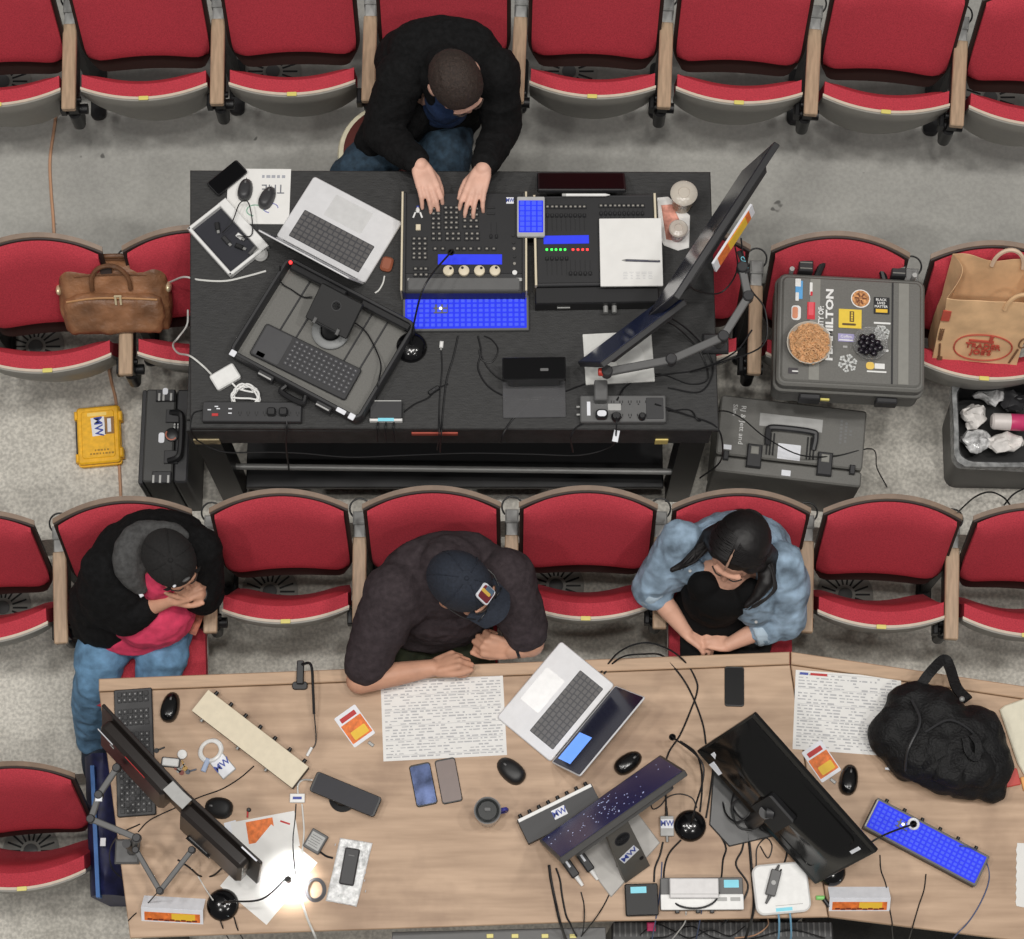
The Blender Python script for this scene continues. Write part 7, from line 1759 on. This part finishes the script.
for k in range(52):
    o = random.Random(k+7); sd = 1 if k % 2 else -1; y0 = .066 - .095*((k//2)/25); L = []
    for j in range(9):
        a = math.radians(4 + 104*j/8); yy = y0 - .018 - .05*(j/8)**2 + o.uniform(-.002, .002)
        rr = max(.15, 1-((yy)/.116)**2)**.5
        q_ = Vector((0, -.034, .022)) + Vector((sd*.1025*rr*math.sin(a) + .012*(1-j/8), yy+.02, .1095*rr*math.cos(a)))
        L.append(hd + R @ q_ - ref)
    b.tube(L, [.0022, .0032, .0032, .0026], 5, sub=2)
b.out('hair_strands', M_bhair, hr)['kind'] = 'stuff'
pts = [hd + R @ Vector((.012, y_, z_)) - ref for y_, z_ in ((.072, .088), (.050, .113), (.018, .1295), (-.015, .1335))]
B().tube(pts, [.002, .0045, .0035, .001], 6).out('hair_parting', mat('scalp', (176, 140, 120), .6), hr)
# ------------------------------------------------------------------ backpack
bp = thing('backpack', 'large black backpack lying on the right-hand brown table', 'bag', J(940, 745, LT))
mk_ = mat('nylon_black', (22, 22, 23), .6, noise=(30, .25), bump=(120, .5), spec=.3)
ref = bp.location.copy(); Zt = LT
def bpp(px, py, z): return J(px, py, LT+z)
b = B()
pts_ = [((912, 705), .085), ((895, 735), .09), ((918, 755), .10), ((935, 715), .10), ((955, 740), .115), ((945, 765), .10), ((975, 735), .10), ((985, 765), .095), ((965, 775), .085), ((990, 785), .06), ((908, 765), .06)]
for (x, y), r in pts_: b.sph(bpp(x, y, r*.88), (r, r, r*.88))
for (i, k) in ((0, 1), (1, 2), (2, 5), (0, 3), (3, 4), (4, 6), (6, 7), (7, 9), (5, 8), (4, 5), (2, 3), (1, 10)):
    (a, ra), (c, rc) = pts_[i], pts_[k]; b.cyl(bpp(*a, ra*.88), bpp(*c, rc*.88), ra*.92, rc*.92, 14)
blob(b, 'pack_body', mk_, bp, .009, 8, (.010, 9, 2), ref=ref)
b = B()
for (x, y), r in (((940, 745), .085), ((962, 752), .085), ((950, 770), .07), ((975, 768), .07)): b.sph(bpp(x, y, .14), (r, r, .055))
blob(b, 'front_pocket', mk_, bp, .009, 7, (.008, 12, 7), ref=ref)
b = B(); b.tube([bpp(912, 700, .17)-ref, bpp(920, 722, .20)-ref, bpp(908, 750, .20)-ref, bpp(905, 775, .12)-ref], .005, 6); b.out('zip_line', mat('zip_dark', (48, 48, 50), .4), bp)
b = B(); b.tube([bpp(925, 732, .205)-ref, bpp(950, 720, .215)-ref, bpp(975, 735, .20)-ref, bpp(985, 760, .17)-ref], .004, 6); b.out('zip_line', mat('zip_dark', (48, 48, 50), .4), bp)
def strap(name, pts, wd, seed=0):
    q = catmull([bpp(*p)-ref for p in pts], 5); L = []
    for i, p in enumerate(q):
        t_ = (q[min(i+1, len(q)-1)] - q[max(i-1, 0)]).normalized(); s_ = t_.cross(Vector((0, 0, 1))).normalized()*wd; u_ = s_.cross(t_).normalized()*.006
        L.append([p + s_ + u_, p - s_ + u_, p - s_ - u_, p + s_ - u_])
    B().loft(L).out(name, mk_, bp)
strap('shoulder_strap', [(918, 690, .10), (928, 675, .12), (940, 662, .10), (946, 660, .09), (950, 668, .10), (957, 688, .14), (968, 700, .17)], .018)
strap('shoulder_strap', [(972, 735, .21), (978, 745, .22), (976, 758, .21), (968, 752, .22), (965, 738, .22)], .012)
strap('webbing_strap', [(905, 778, .05), (918, 772, .14), (932, 760, .20), (945, 752, .215)], .010)
b = B(); b.grid(lambda a, q: (bpp(960 + 16*a, 772 + 7*q + 3*a, .188 - .03*abs(q))-ref, bpp(960 + 16*a, 772 + 7*q + 3*a, .17)-ref), 8, 6); b.out('mesh_pocket', mat('mesh_grey', (62, 62, 62), .8, bump=(600, .6)), bp)
B().box(bpp(890, 769, .045)-ref, (.035, .008, .008), .002, R=Matrix.Rotation(-.1, 3, 'Z')).out('white_tag', M_label, bp)
B().sph(bpp(962, 699, .19)-ref, (.010, .010, .008)).out('strap_buckle', M_steel, bp)
